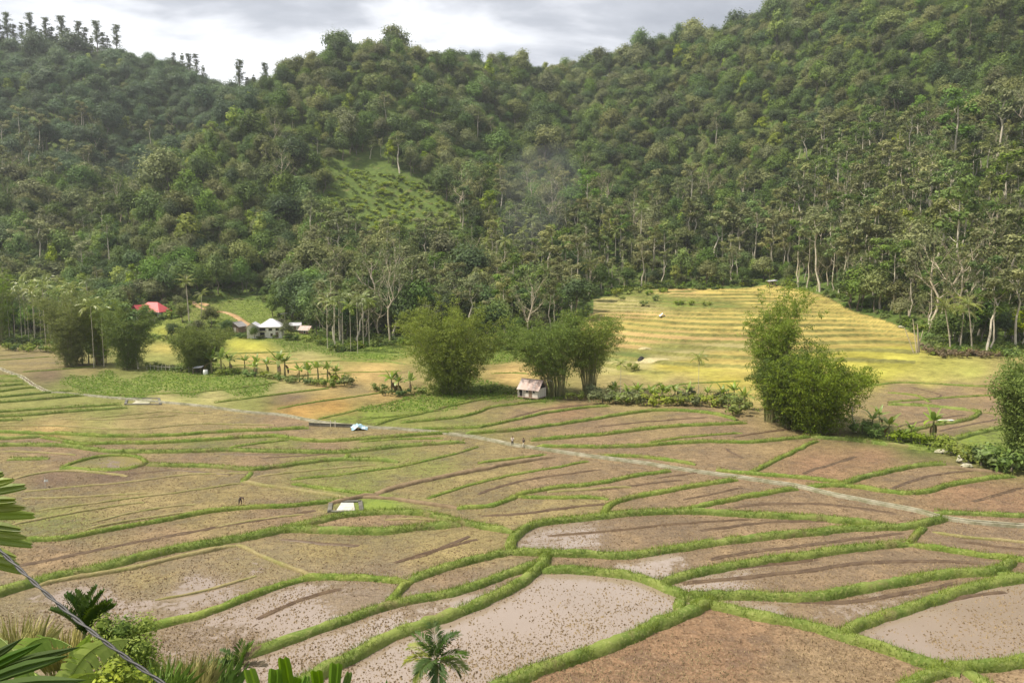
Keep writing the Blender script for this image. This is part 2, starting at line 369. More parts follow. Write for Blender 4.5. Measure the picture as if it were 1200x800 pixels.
# ground: the field's own colour, clods, stubble tufts and standing muddy water
def ground_material():
    m, t, o = newmat('field_ground')
    pos = N(t, 'ShaderNodeNewGeometry').outputs['Position']
    fc = attr(t, 'fcol').outputs['Color']; wet = attr(t, 'wet').outputs['Fac']; grn = attr(t, 'green').outputs['Fac']
    gold = attr(t, 'till').outputs['Fac']
    n0 = noise(t, pos, 0.09, 4.0, .6); n1 = noise(t, pos, 0.5, 4.0, .65, .6); n2 = noise(t, pos, 1.45, 4.0, .72); n3 = noise(t, pos, 3.6, 3.0, .65)
    # streaks of the plough
    mp = N(t, 'ShaderNodeMapping'); mp.inputs['Rotation'].default_value = (0, 0, R(-13)); mp.inputs['Scale'].default_value = (.35, 1.25, 1); L(t, pos, mp.inputs[0])
    ns = noise(t, mp.outputs[0], 1.3, 3.0, .6, .4)
    b = mth(t, 'ADD', mth(t, 'ADD', mth(t, 'MULTIPLY', n0, .45), mth(t, 'MULTIPLY', n3, .45)), mth(t, 'ADD', mth(t, 'MULTIPLY', n1, .45), mth(t, 'MULTIPLY', ns, .25)))
    val = mrange(t, b, .64, .96, .52, 1.5, False)
    c = mixc(t, 1.0, fc, (1, 1, 1)); hs = N(t, 'ShaderNodeHueSaturation'); L(t, fc, hs.inputs['Color']); L(t, val, hs.inputs['Value'])
    c = hs.outputs[0]
    clod = mth(t, 'MULTIPLY', mrange(t, n2, .54, .64), gold); c = mixc(t, mth(t, 'MULTIPLY', clod, .78), c, (0.085, 0.052, 0.032))
    fleck = mth(t, 'MULTIPLY', mrange(t, n3, .57, .68), gold); c = mixc(t, mth(t, 'MULTIPLY', fleck, .7), c, (0.31, 0.24, 0.155))
    tuft = mrange(t, mth(t, 'ADD', mth(t, 'MULTIPLY', n1, .5), mth(t, 'MULTIPLY', n2, .5)), mth(t, 'SUBTRACT', .80, mth(t, 'MULTIPLY', grn, .5)), mth(t, 'SUBTRACT', .92, mth(t, 'MULTIPLY', grn, .5)))
    c = mixc(t, mth(t, 'MULTIPLY', tuft, .8), c, mixc(t, n3, (0.10, 0.15, 0.022), (0.24, 0.28, 0.06)))
    # water stands where the field is low
    lvl = mth(t, 'ADD', mth(t, 'MULTIPLY', n1, .30), mth(t, 'ADD', mth(t, 'MULTIPLY', n0, .42), mth(t, 'MULTIPLY', n2, .28)))
    wth = mrange(t, wet, 0, 1, .27, .66, False)
    water = mth(t, 'MULTIPLY', mrange(t, mth(t, 'SUBTRACT', wth, lvl), -0.015, 0.05), mrange(t, wet, .02, .10))
    damp = mth(t, 'MULTIPLY', mrange(t, mth(t, 'SUBTRACT', wth, lvl), -0.22, -0.02), mrange(t, wet, .02, .10))
    c = mixc(t, mth(t, 'MULTIPLY', damp, .42), c, mixc(t, .5, fc, (0.10, 0.06, 0.04)))
    wc = mixc(t, n0, (0.300, 0.236, 0.190), (0.205, 0.156, 0.112))
    c = mixc(t, water, c, wc)
    p = N(t, 'ShaderNodeBsdfPrincipled'); L(t, c, p.inputs['Base Color']); L(t, p.outputs[0], o.inputs[0])
    L(t, mth(t, 'SUBTRACT', mrange(t, water, 0, 1, .92, .13, False), mth(t, 'MULTIPLY', mth(t, 'MULTIPLY', damp, mth(t, 'SUBTRACT', 1.0, water)), .5)), p.inputs['Roughness'])
    L(t, mth(t, 'ADD', mrange(t, water, 0, 1, .08, .9, False), mth(t, 'MULTIPLY', mth(t, 'MULTIPLY', damp, mth(t, 'SUBTRACT', 1.0, water)), .35)), p.inputs['Specular IOR Level'])
    bp = N(t, 'ShaderNodeBump', Distance=.28); L(t, mth(t, 'ADD', mth(t, 'MULTIPLY', n2, .7), mth(t, 'ADD', mth(t, 'MULTIPLY', n3, .9), mth(t, 'MULTIPLY', ns, .2))), bp.inputs['Height'])
    L(t, mth(t, 'MULTIPLY', mth(t, 'SUBTRACT', 1.0, water), mth(t, 'ADD', .25, mth(t, 'MULTIPLY', gold, .65))), bp.inputs['Strength']); L(t, bp.outputs[0], p.inputs['Normal'])
    return m
M['ground'] = ground_material()
def berm_material(name, c1, c2, c3):
    m, t, o = newmat(name); pos = N(t, 'ShaderNodeNewGeometry').outputs['Position']
    a = noise(t, pos, .35, 4.0, .6); b = noise(t, pos, 3.2, 3.0, .6)
    c = mixc(t, mrange(t, a, .35, .65), c1, c2); c = mixc(t, mth(t, 'MULTIPLY', mrange(t, b, .5, .7), .7), c, c3)
    c = mixc(t, mth(t, 'MULTIPLY', mrange(t, noise(t, pos, .16, 5.0, .7), .56, .66), .6), c, (0.19, 0.145, 0.075))
    p = N(t, 'ShaderNodeBsdfPrincipled', Roughness=.85); p.inputs['Specular IOR Level'].default_value = .1
    bp = N(t, 'ShaderNodeBump', Strength=.8, Distance=.12); L(t, b, bp.inputs['Height']); L(t, bp.outputs[0], p.inputs['Normal'])
    L(t, c, p.inputs['Base Color']); L(t, p.outputs[0], o.inputs[0]); return m
M['berm_lush'] = berm_material('lush_bund', (0.107, 0.153, 0.032), (0.183, 0.218, 0.055), (0.265, 0.282, 0.098))
M['berm_yellow'] = berm_material('yellow_bund', (0.170, 0.203, 0.044), (0.107, 0.163, 0.027), (0.295, 0.313, 0.101))
M['berm_tan'] = berm_material('straw_bund', (0.257, 0.211, 0.101), (0.187, 0.179, 0.062), (0.335, 0.289, 0.156))
M['hill'] = berm_material('hill_ground', (0.059, 0.093, 0.020), (0.099, 0.145, 0.031), (0.139, 0.161, 0.045))
# ------------------------------------------------------------------ bunds (traced as lines in photograph pixels, laid on the terrain)
# (style, half width m, height m, points)
BUNDS = [
 ('yellow', .55, .55, [(-60,634),(0,631),(78,630),(132,618),(189,608.6),(236,599),(280,593.5),(337,592),(381,587),(405,584)]),
 ('lush', .95, .75, [(-80,712),(0,695),(47,679),(105,667),(142,657),(189,646),(236,637),(277,631),(304,626),(331,618),(371,620),(400,620),(434,623),(467,620),(501,616),(538,612)]),
 ('lush', .80, .65, [(331,618),(365,611),(400,603),(444,598),(481,598.5),(511,603),(542,612),(575,617),(602,621)]),
 ('tan', .40, .30, [(277,635),(320,655),(365,670)]),
 ('yellow', .75, .55, [(90,755),(120,747),(172,734),(209,726),(250,714),(287,699),(324,685),(358,674),(400,673),(440,677),(478,678.5)]),
 ('lush', .80, .65, [(225,792),(270,772),(304,760),(337,749),(371,736),(400,728),(430,717),(461,704),(494,699),(528,694),(562,684),(596,670),(632,658)]),
 ('yellow', .60, .60, [(454,703),(466,688),(480,679)]),
 ('lush', .80, .65, [(478,679),(501,670),(535,660),(569,651.5),(598,645)]),
 ('lush', .95, .80, [(290,825),(330,808),(370,791),(400,774),(420,764),(444,748),(474,737),(508,727),(545,713),(589,695),(616,677),(632,666),(639,656),(640,647)]),
 ('lush', .80, .75, [(598,645),(597,634),(604,623),(623,614),(653,609),(697,606),(724,601),(758,599),(800,598.5),(834,600),(884,602.5),(935,605),(975,607.5),(1009,612),(1036,616)]),
 ('lush', .80, .75, [(596,645),(633,647),(670,646.5),(697,649),(724,652),(754,648),(800,641),(834,635),(884,630),(935,624.5),(975,621),(1009,617),(1036,618),(1063,617),(1087,612),(1106,606)]),
 ('lush', .80, .75, [(632,667),(656,665),(690,668),(724,670),(754,677),(775,685),(795,695),(812,700)]),
 ('lush', .80, .75, [(771,682),(800,674),(834,666.5),(884,658),(935,651),(975,645),(1016,640.5),(1060,636)]),
 ('yellow', .60, .60, [(1060,636),(1073,627),(1082,616)]),
 ('yellow', .65, .60, [(1060,636),(1094,641),(1137,646.5),(1171,652),(1230,657)]),
 ('lush', .85, .80, [(797,700),(834,696),(867,697.5),(908,698.5),(942,701),(969,699),(1002,690.5),(1043,682),(1087,675),(1124,670),(1164,669),(1174,667),(1185,655)]),
 ('lush', .70, .60, [(1164,669),(1185,675),(1240,682)]),
 ('lush', .85, .75, [(812,700),(830,705),(844,711),(884,719),(928,729),(969,738),(986,744),(1019,753),(1053,765),(1087,776),(1112,783),(1124,787)]),
 ('lush', .85, .75, [(1096,779),(1110,783),(1137,782),(1171,779),(1250,762)]),
 ('lush', .85, .75, [(983,742),(1000,731),(1019,725.5),(1056,714),(1097,699.5),(1137,687.5),(1171,679.5),(1210,676)]),
 ('lush', 1.0, .85, [(550,822),(575,808),(592,800),(616,790),(650,777),(683,766),(714,754),(748,740),(775,728),(800,719),(820,712),(836,703)]),
 ('lush', .70, .60, [(796,699),(797,716)]),
 ('lush', .85, .70, [(1045,815),(1063,801),(1080,791),(1105,782)]),
 ('lush', .80, .60, [(1132,783),(1152,799),(1175,818)]),
 ('mud', .75, .55, [(440,576),(484,564.5),(535,554),(586,544),(648,533.5)]),
 ('yellow', .60, .50, [(535,593),(562,594),(589,588),(602,579),(620,574),(656,569),(697,565.5),(737,557.5),(785,550)]),
 ('mud', .60, .40, [(410,581),(442,580),(467,583),(501,588),(535,593)]),
 ('yellow', .40, .30, [(501,582),(535,571),(575,559.5),(616,552),(656,545.5),(690,538.5)]),
 ('yellow', .60, .40, [(602,580),(636,582),(680,580.5),(714,582.5)]),
 ('yellow', .70, .55, [(708,601),(712,589),(737,582),(771,575.5),(800,570.5),(834,564.5),(863,560)]),
 ('yellow', .70, .55, [(790,598),(834,589),(867,582),(901,576),(933,571)]),
 ('yellow', .65, .60, [(945,568),(989,567),(1029,572.5),(1063,578.5),(1087,574),(1120,565.5),(1154,559.5),(1190,557)]),
 ('lush', .65, .60, [(985,566),(1009,559),(1043,550.5),(1077,544.5),(1107,542)]),
 ('mud', .60, .45, [(1104,545),(1135,549),(1174,552)]),
 ('yellow', .60, .50, [(877,553),(901,542),(925,530.5),(945,521),(957,515)]),
 ('yellow', .60, .55, [(838,549),(881,554),(918,556.5),(955,559.5),(989,565)]),
 ('lush', .60, .50, [(1094,598.5),(1137,600.5),(1240,605)]),
 ('tan', .40, .30, [(1092,621),(1107,624.5),(1154,629),(1240,637)]),
 # middle, between the hut and the channel
 ('yellow', .50, .45, [(440,497),(460,490),(494,483.5),(528,474.5),(562,467.5),(592,463)]),
 ('yellow', .60, .55, [(470,494),(484,493),(535,488.5),(559,483),(575,475.5),(602,473),(642,468)]),
 ('yellow', .60, .55, [(480,502),(559,500),(592,493.5),(636,483.5),(680,477),(715,474.5)]),
 ('yellow', .65, .65, [(545,507),(602,503.5),(653,496.5),(697,490),(737,483.5),(765,480),(800,480),(840,484),(864,491)]),
 ('yellow', .65, .65, [(622,515),(656,512),(704,508.5),(754,501.5),(800,498),(834,496.5),(876,494.5)]),
 ('yellow', .60, .65, [(628,522),(663,522),(704,523),(754,521.5),(800,517.5),(834,516.5),(884,517.5),(918,513.5),(950,510.5)]),
 ('lush', .75, .75, [(950,511),(1002,514.5),(1053,521.5),(1090,526.5),(1112,529)]),
 ('lush', .55, .60, [(1050,508),(1070,503),(1090,498),(1124,493.5),(1145,487.5),(1149,481),(1120,478),(1080,474),(1040,473)]),
 ('tan', .40, .35, [(1148,482),(1170,484),(1230,486)]),
 ('lush', .70, .65, [(1098,519),(1137,508.5),(1175,500)]),
 # left middle
 ('tan', .35, .30, [(-30,498),(40,497),(80,498),(120,501),(160,502),(200,498),(240,495),(280,496),(322,497)]),
 ('tan', .35, .30, [(68,489),(100,491),(140,490),(180,487.5),(212,485)]),
 ('tan', .35, .30, [(160,476.5),(200,481),(240,483.5)]),
 ('yellow', .60, .65, [(-30,504),(0,505),(40,507),(80,507.5),(120,510),(170,510),(210,509),(240,506),(270,504.5),(300,503),(330,502.5),(362,500)]),
 ('lush', .60, .65, [(-30,513),(0,513),(24,513),(50,510)]),
 ('yellow', .60, .65, [(50,511),(80,517),(96,519.5),(140,518),(180,518),(240,514.5),(280,512),(320,509.5),(336,511),(352,515),(380,516.5),(420,513.5),(480,509),(530,506)]),
 ('lush', .60, .65, [(-30,522),(0,521),(30,520.5),(80,521.5),(96,524),(120,527.5),(160,529),(200,528),(240,528),(256,526.5),(290,527),(340,528.5),(400,529.5),(420,527.5),(450,524),(480,521),(545,517)]),
 ('yellow', .45, .40, [(268,522.5),(300,518.5),(338,514)]),
 ('lush', .60, .60, [(172,543),(202,545),(236,544.5),(270,547),(298,550),(330,545.5),(360,540.5),(400,536.5),(440,538),(466,540)]),
 ('yellow', .45, .40, [(404,535),(409,530)]),
 ('yellow', .45, .40, [(294,551),(288,560),(283,563)]),
 ('lush', .50, .50, [(8,537),(56,536)]),
 ('yellow', .45, .45, [(70,546),(85,541),(105,535),(135,531),(166,533.5),(172,543),(150,549),(110,549),(70,547)]),
 ('tan', .55, .40, [(283,562),(321,569),(364,574.5),(405,581)]),
 ('yellow', .50, .40, [(341,565),(372,569.5),(405,574),(440,577)]),
 ('yellow', .40, .30, [(340,560),(400,554.5),(467,545.5),(531,531),(560,522)]),
 ('tan', .35, .22, [(27,574),(80,569),(135,565),(219,553.6),(290,552)]),
 ('tan', .35, .22, [(44,596),(90,590),(135,584),(202,575.6),(283,564)]),
 ('tan', .35, .25, [(7,614),(40,607),(84,599),(125,592),(169,586)]),
 # narrow stepped strips at the far left
 ('yellow', .5, .5, [(-40,441),(0,440),(24,440)]), ('lush', .5, .6, [(-40,447),(0,446.5),(28,446)]), ('lush', .5, .6, [(-40,452.5),(0,452),(34,449)]),
 ('yellow', .5, .6, [(-40,460),(0,458.5),(20,455),(42,453)]), ('lush', .5, .6, [(-40,467),(0,465),(20,463),(60,459),(86,457)]),
 ('lush', .5, .6, [(-40,473),(0,471),(30,468.5),(70,465),(100,462.5)]), ('lush', .5, .6, [(-40,484),(0,482),(40,479),(80,476.5),(120,474.5),(142,473)]),
 ('lush', .5, .6, [(-40,489),(0,487),(30,486),(70,482.5),(110,479.5),(150,477)]), ('lush', .5, .5, [(-40,493),(0,492),(26,490.5)]),
 ('tan', .4, .3, [(-40,419),(0,417),(30,413.5),(62,411)]), ('yellow', .4, .3, [(-40,424),(20,420),(60,417)]), ('yellow', .4, .35, [(26,435),(60,433),(95,430),(112,428)]),
 # left, beyond the channel
 ('yellow', .5, .4, [(60,461),(140,462),(190,460.5),(240,458),(285,453),(326,447)]),
 ('yellow', .5, .45, [(250,471),(290,466),(340,459.5),(386,454)]),
 ('yellow', .4, .35, [(324,478),(360,471.5),(400,466),(450,459),(470,455.5)]),
 ('yellow', .4, .3, [(372,490),(400,484),(440,474.5),(482,465)]),
 ('yellow', .5, .5, [(262,414),(300,413),(348,411)]), ('yellow', .4, .35, [(268,428),(340,424.5),(400,421.5),(450,424)]), ('yellow', .4, .3, [(330,441),(400,436),(470,434)]),
 ('lush', .5, .5, [(400,412),(440,413),(472,416)]), ('lush', .5, .4, [(398,420),(440,421),(475,426)]),
 ('yellow', .4, .35, [(575,437),(600,436),(620,437)]),
 ('tan', .35, .22, [(25,582),(100,580),(150,576.5),(185,575)]), ('tan', .4, .3, [(15,559),(62,549.5),(100,550),(150,556)]), ('tan', .5, .4, [(40,684),(62,678),(150,665.5),(200,652.5),(275,637)]), ('tan', .35, .22, [(250,615),(300,607),(357,600)]),
 ('mud', .55, .55, [(383,588),(410,583.5),(442,577)]), ('yellow', .55, .5, [(700,533),(740,533),(775,536),(815,543)]), ('tan', .35, .25, [(100,617),(160,606),(240,596)]), ('tan', .35, .25, [(300,556),(350,551),(400,546),(440,543)]), ('yellow', .4, .3, [(420,516),(470,513),(520,512)]), ('tan', .35, .25, [(0,527),(40,528),(90,531)]), ('tan', .35, .2, [(105,610),(162,596),(230,588)]), ('yellow', .45, .35, [(640,531),(600,536),(560,541)]),
 ('tan', .35, .25, [(100,489.5),(160,484),(210,479)]), ('yellow', .4, .35, [(420,490),(470,486),(520,479)]), ('tan', .4, .3, [(640,574),(690,572),(740,568)]), ('yellow', .4, .35, [(760,517),(800,511),(870,506)]), ('tan', .3, .2, [(450,606),(500,606),(540,609)]), ('tan', .3, .2, [(180,700),(240,690),(300,672)]),
 # upper right fields
 ('yellow', .6, .4, [(1010,452),(1050,447),(1100,449),(1150,452),(1200,450)]), ('yellow', .5, .35, [(1040,470),(1110,465),(1160,462),(1200,463)]), ('yellow', .5, .35, [(1040,459),(1075,462),(1090,470)]),
 ('yellow', .5, .4, [(770,455),(800,449),(840,447),(868,446)]), ('yellow', .5, .4, [(720,462),(760,455),(775,448)]),
]
FURROWS = [ (.5, [(305,537),(355,534),(385,532)]), (.6, [(560,605),(620,602),(680,593),(715,590)]), (.6, [(420,640),(380,638),(330,632)]), (.7, [(480,655),(520,643),(550,628)]), (.5, [(880,480),(930,478),(980,478)]), (.4, [(250,532),(300,533),(360,532)]),
  # (width m, points): dark wet drains cut through the tilled mud
 (.55, [(559,579),(602,565),(653,557),(704,550)]), (.5, [(1065,453),(1090,459),(1107,463),(1085,470)]),
 (.8, [(0,668),(50,658),(101,648),(160,635),(236,621),(300,610),(371,598)]), (.6, [(820,622),(860,617),(900,612),(960,610),(1000,613)]),
 (.7, [(830,655),(880,647),(940,640),(985,634),(1060,625)]), (.9, [(800,683),(850,679),(900,675),(950,668),(1000,660),(1070,657),(1150,660)]),
 (.8, [(940,555),(962,548),(985,541),(1002,535)]), (.7, [(1043,573),(1080,560),(1110,554),(1140,552)]), (.7, [(1140,588),(1165,581),(1200,571)]),
 (.6, [(700,574),(760,567),(800,562)]), (.5, [(800,585),(830,580),(870,571)]), (.7, [(860,594),(900,590),(960,590),(1010,596),(1050,602)]),
 (.7, [(860,512),(905,505),(960,500)]), (.6, [(700,500),(760,494),(830,489)]), (.6, [(600,489),(640,479),(690,474)]),
 (.6, [(1100,505),(1140,497),(1185,489)]), (.7, [(1050,500),(1090,492),(1130,486)]), (.6, [(300,725),(345,704),(400,690)]),
 (.6, [(1085,708),(1130,699),(1180,694)]), (.7, [(930,705),(970,709),(1020,703),(1080,692),(1120,683)]), (.5, [(770,560),(800,556),(835,552)]),
 (.5, [(460,660),(500,648),(560,632)]), (.6, [(1120,634),(1160,640),(1230,647)]), (.5, [(640,628),(720,622),(800,613),(880,609)]),
 (.6, [(790,672),(850,667),(900,663),(960,655)]), (.5, [(870,537),(855,530),(850,525)]), (.5, [(120,560),(200,550),(270,556)]),
]
CHANNEL = [(-60,415),(0,432),(28,443),(40,452),(55,459),(75,461),(100,463),(130,466),(165,469),(210,473),(240,476),(290,483),(330,486),(352,490),(372,494),(420,500),(480,503),(530,509),(556,512),(600,521),(660,530),(760,543.5),(840,556),(925,568),(938,568),(952,575),(1020,588),(1080,599),(1095,603),(1112,610),(1200,617),(1300,624)]
EDGE = ([-400,0,60,102,130,152,165,205,235,300,330,370,400,430,470,520,560,620,660,700,730,780,830,900,940,960,1000,1030,1070,1090,1200,1600],
        [400,400,402,408,402,385,377,371,353,351,372,394,412,404,401,405,412,405,388,362,341,338,338,337,345,354,369,381,405,412,416,418])
def edge_py(px): return np.interp(px, *EDGE)

def line3(pts, step, lift=0.25):
    P = np.array([G(a, b, lift) for a, b in pts]); d = np.r_[0, np.cumsum(np.linalg.norm(np.diff(P[:, :2], axis=0), axis=1))]
    n = max(3, int(d[-1] / step) + 1); s = np.linspace(0, d[-1], n)
    X = np.interp(s, d, P[:, 0]); Yv = np.interp(s, d, P[:, 1])
    if n > 8:                                                    # round the corners of the traced line
        k = max(1, int(2.0 / step))
        for _ in range(2):
            for A in (X, Yv):
                B = np.pad(A, k, mode='reflect', reflect_type='odd'); A[:] = np.convolve(B, np.ones(2 * k + 1) / (2 * k + 1), 'valid')
    X += (fbm(s / 3.1, s * 0 + len(pts), 5) - .5) * .5; Yv += (fbm(s / 3.3, s * 0 + P[0, 0], 6) - .5) * .5
    return np.c_[X, Yv]
BLINES = [line3(p, .55) for st, hw, hh, p in BUNDS]

# ------------------------------------------------------------------ which field is which: flood fill between the bunds in a 1200 x 800 map
def raster(lines, lab, th=1):
    for P in lines:
        z = terrain(P[:, 0], P[:, 1]) + .2; px, py = proj(P[:, 0], P[:, 1], z)
        q = np.c_[px, py]; seg = np.abs(np.diff(q, axis=0)).max(1)
        for a, b, n in zip(q[:-1], q[1:], seg):
            tt = np.linspace(0, 1, int(n * 2) + 2)[:, None]; r = a + (b - a) * tt
            for dx in range(-th, th + 1):
                i = np.round(r[:, 1] + .0).astype(int); j = np.round(r[:, 0]).astype(int) + dx
                ok = (i >= 0) & (i < 800) & (j >= 0) & (j < 1200); lab[i[ok], j[ok]] = True
                i2 = i + 1; ok = (i2 >= 0) & (i2 < 800) & (j >= 0) & (j < 1200); lab[i2[ok], j[ok]] = True
wall = np.zeros((800, 1200), bool)
CH3 = line3(CHANNEL, .8, .1)
raster(BLINES + [CH3], wall)
jj = np.arange(1200); ep = edge_py(jj)
hillm = np.arange(800)[:, None] < ep[None]
free = ~wall & ~hillm
par = []
def find(a):
    while par[a] != a: par[a] = par[par[a]]; a = par[a]
    return a
lab = np.full((800, 1200), -1, int); prev = []
for i in range(800):
    r = np.flatnonzero(np.diff(np.r_[0, free[i].astype(int), 0])); cur = []
    for a, b in zip(r[::2], r[1::2]):
        idn = None
        for (c, d, q) in prev:
            if c < b and d > a:
                q = find(q)
                if idn is None: idn = q
                else: par[q] = idn = find(idn)
        if idn is None: idn = len(par); par.append(idn)
        cur.append((a, b, idn)); lab[i, a:b] = idn
    prev = cur
root = np.array([find(k) for k in range(len(par))]); lab[lab >= 0] = root[lab[lab >= 0]]
u, cnt = np.unique(lab[lab >= 0], return_counts=True); small = u[cnt < 90]
lab[np.isin(lab, small)] = -1
for _ in range(14):                                                # the strips under the bunds go to the field beside them
    for ax, sh in ((0, 1), (0, -1), (1, 1), (1, -1)):
        s = np.roll(lab, sh, ax); k = (lab < 0) & (s >= 0) & ~hillm; lab[k] = s[k]
lab[hillm] = -2

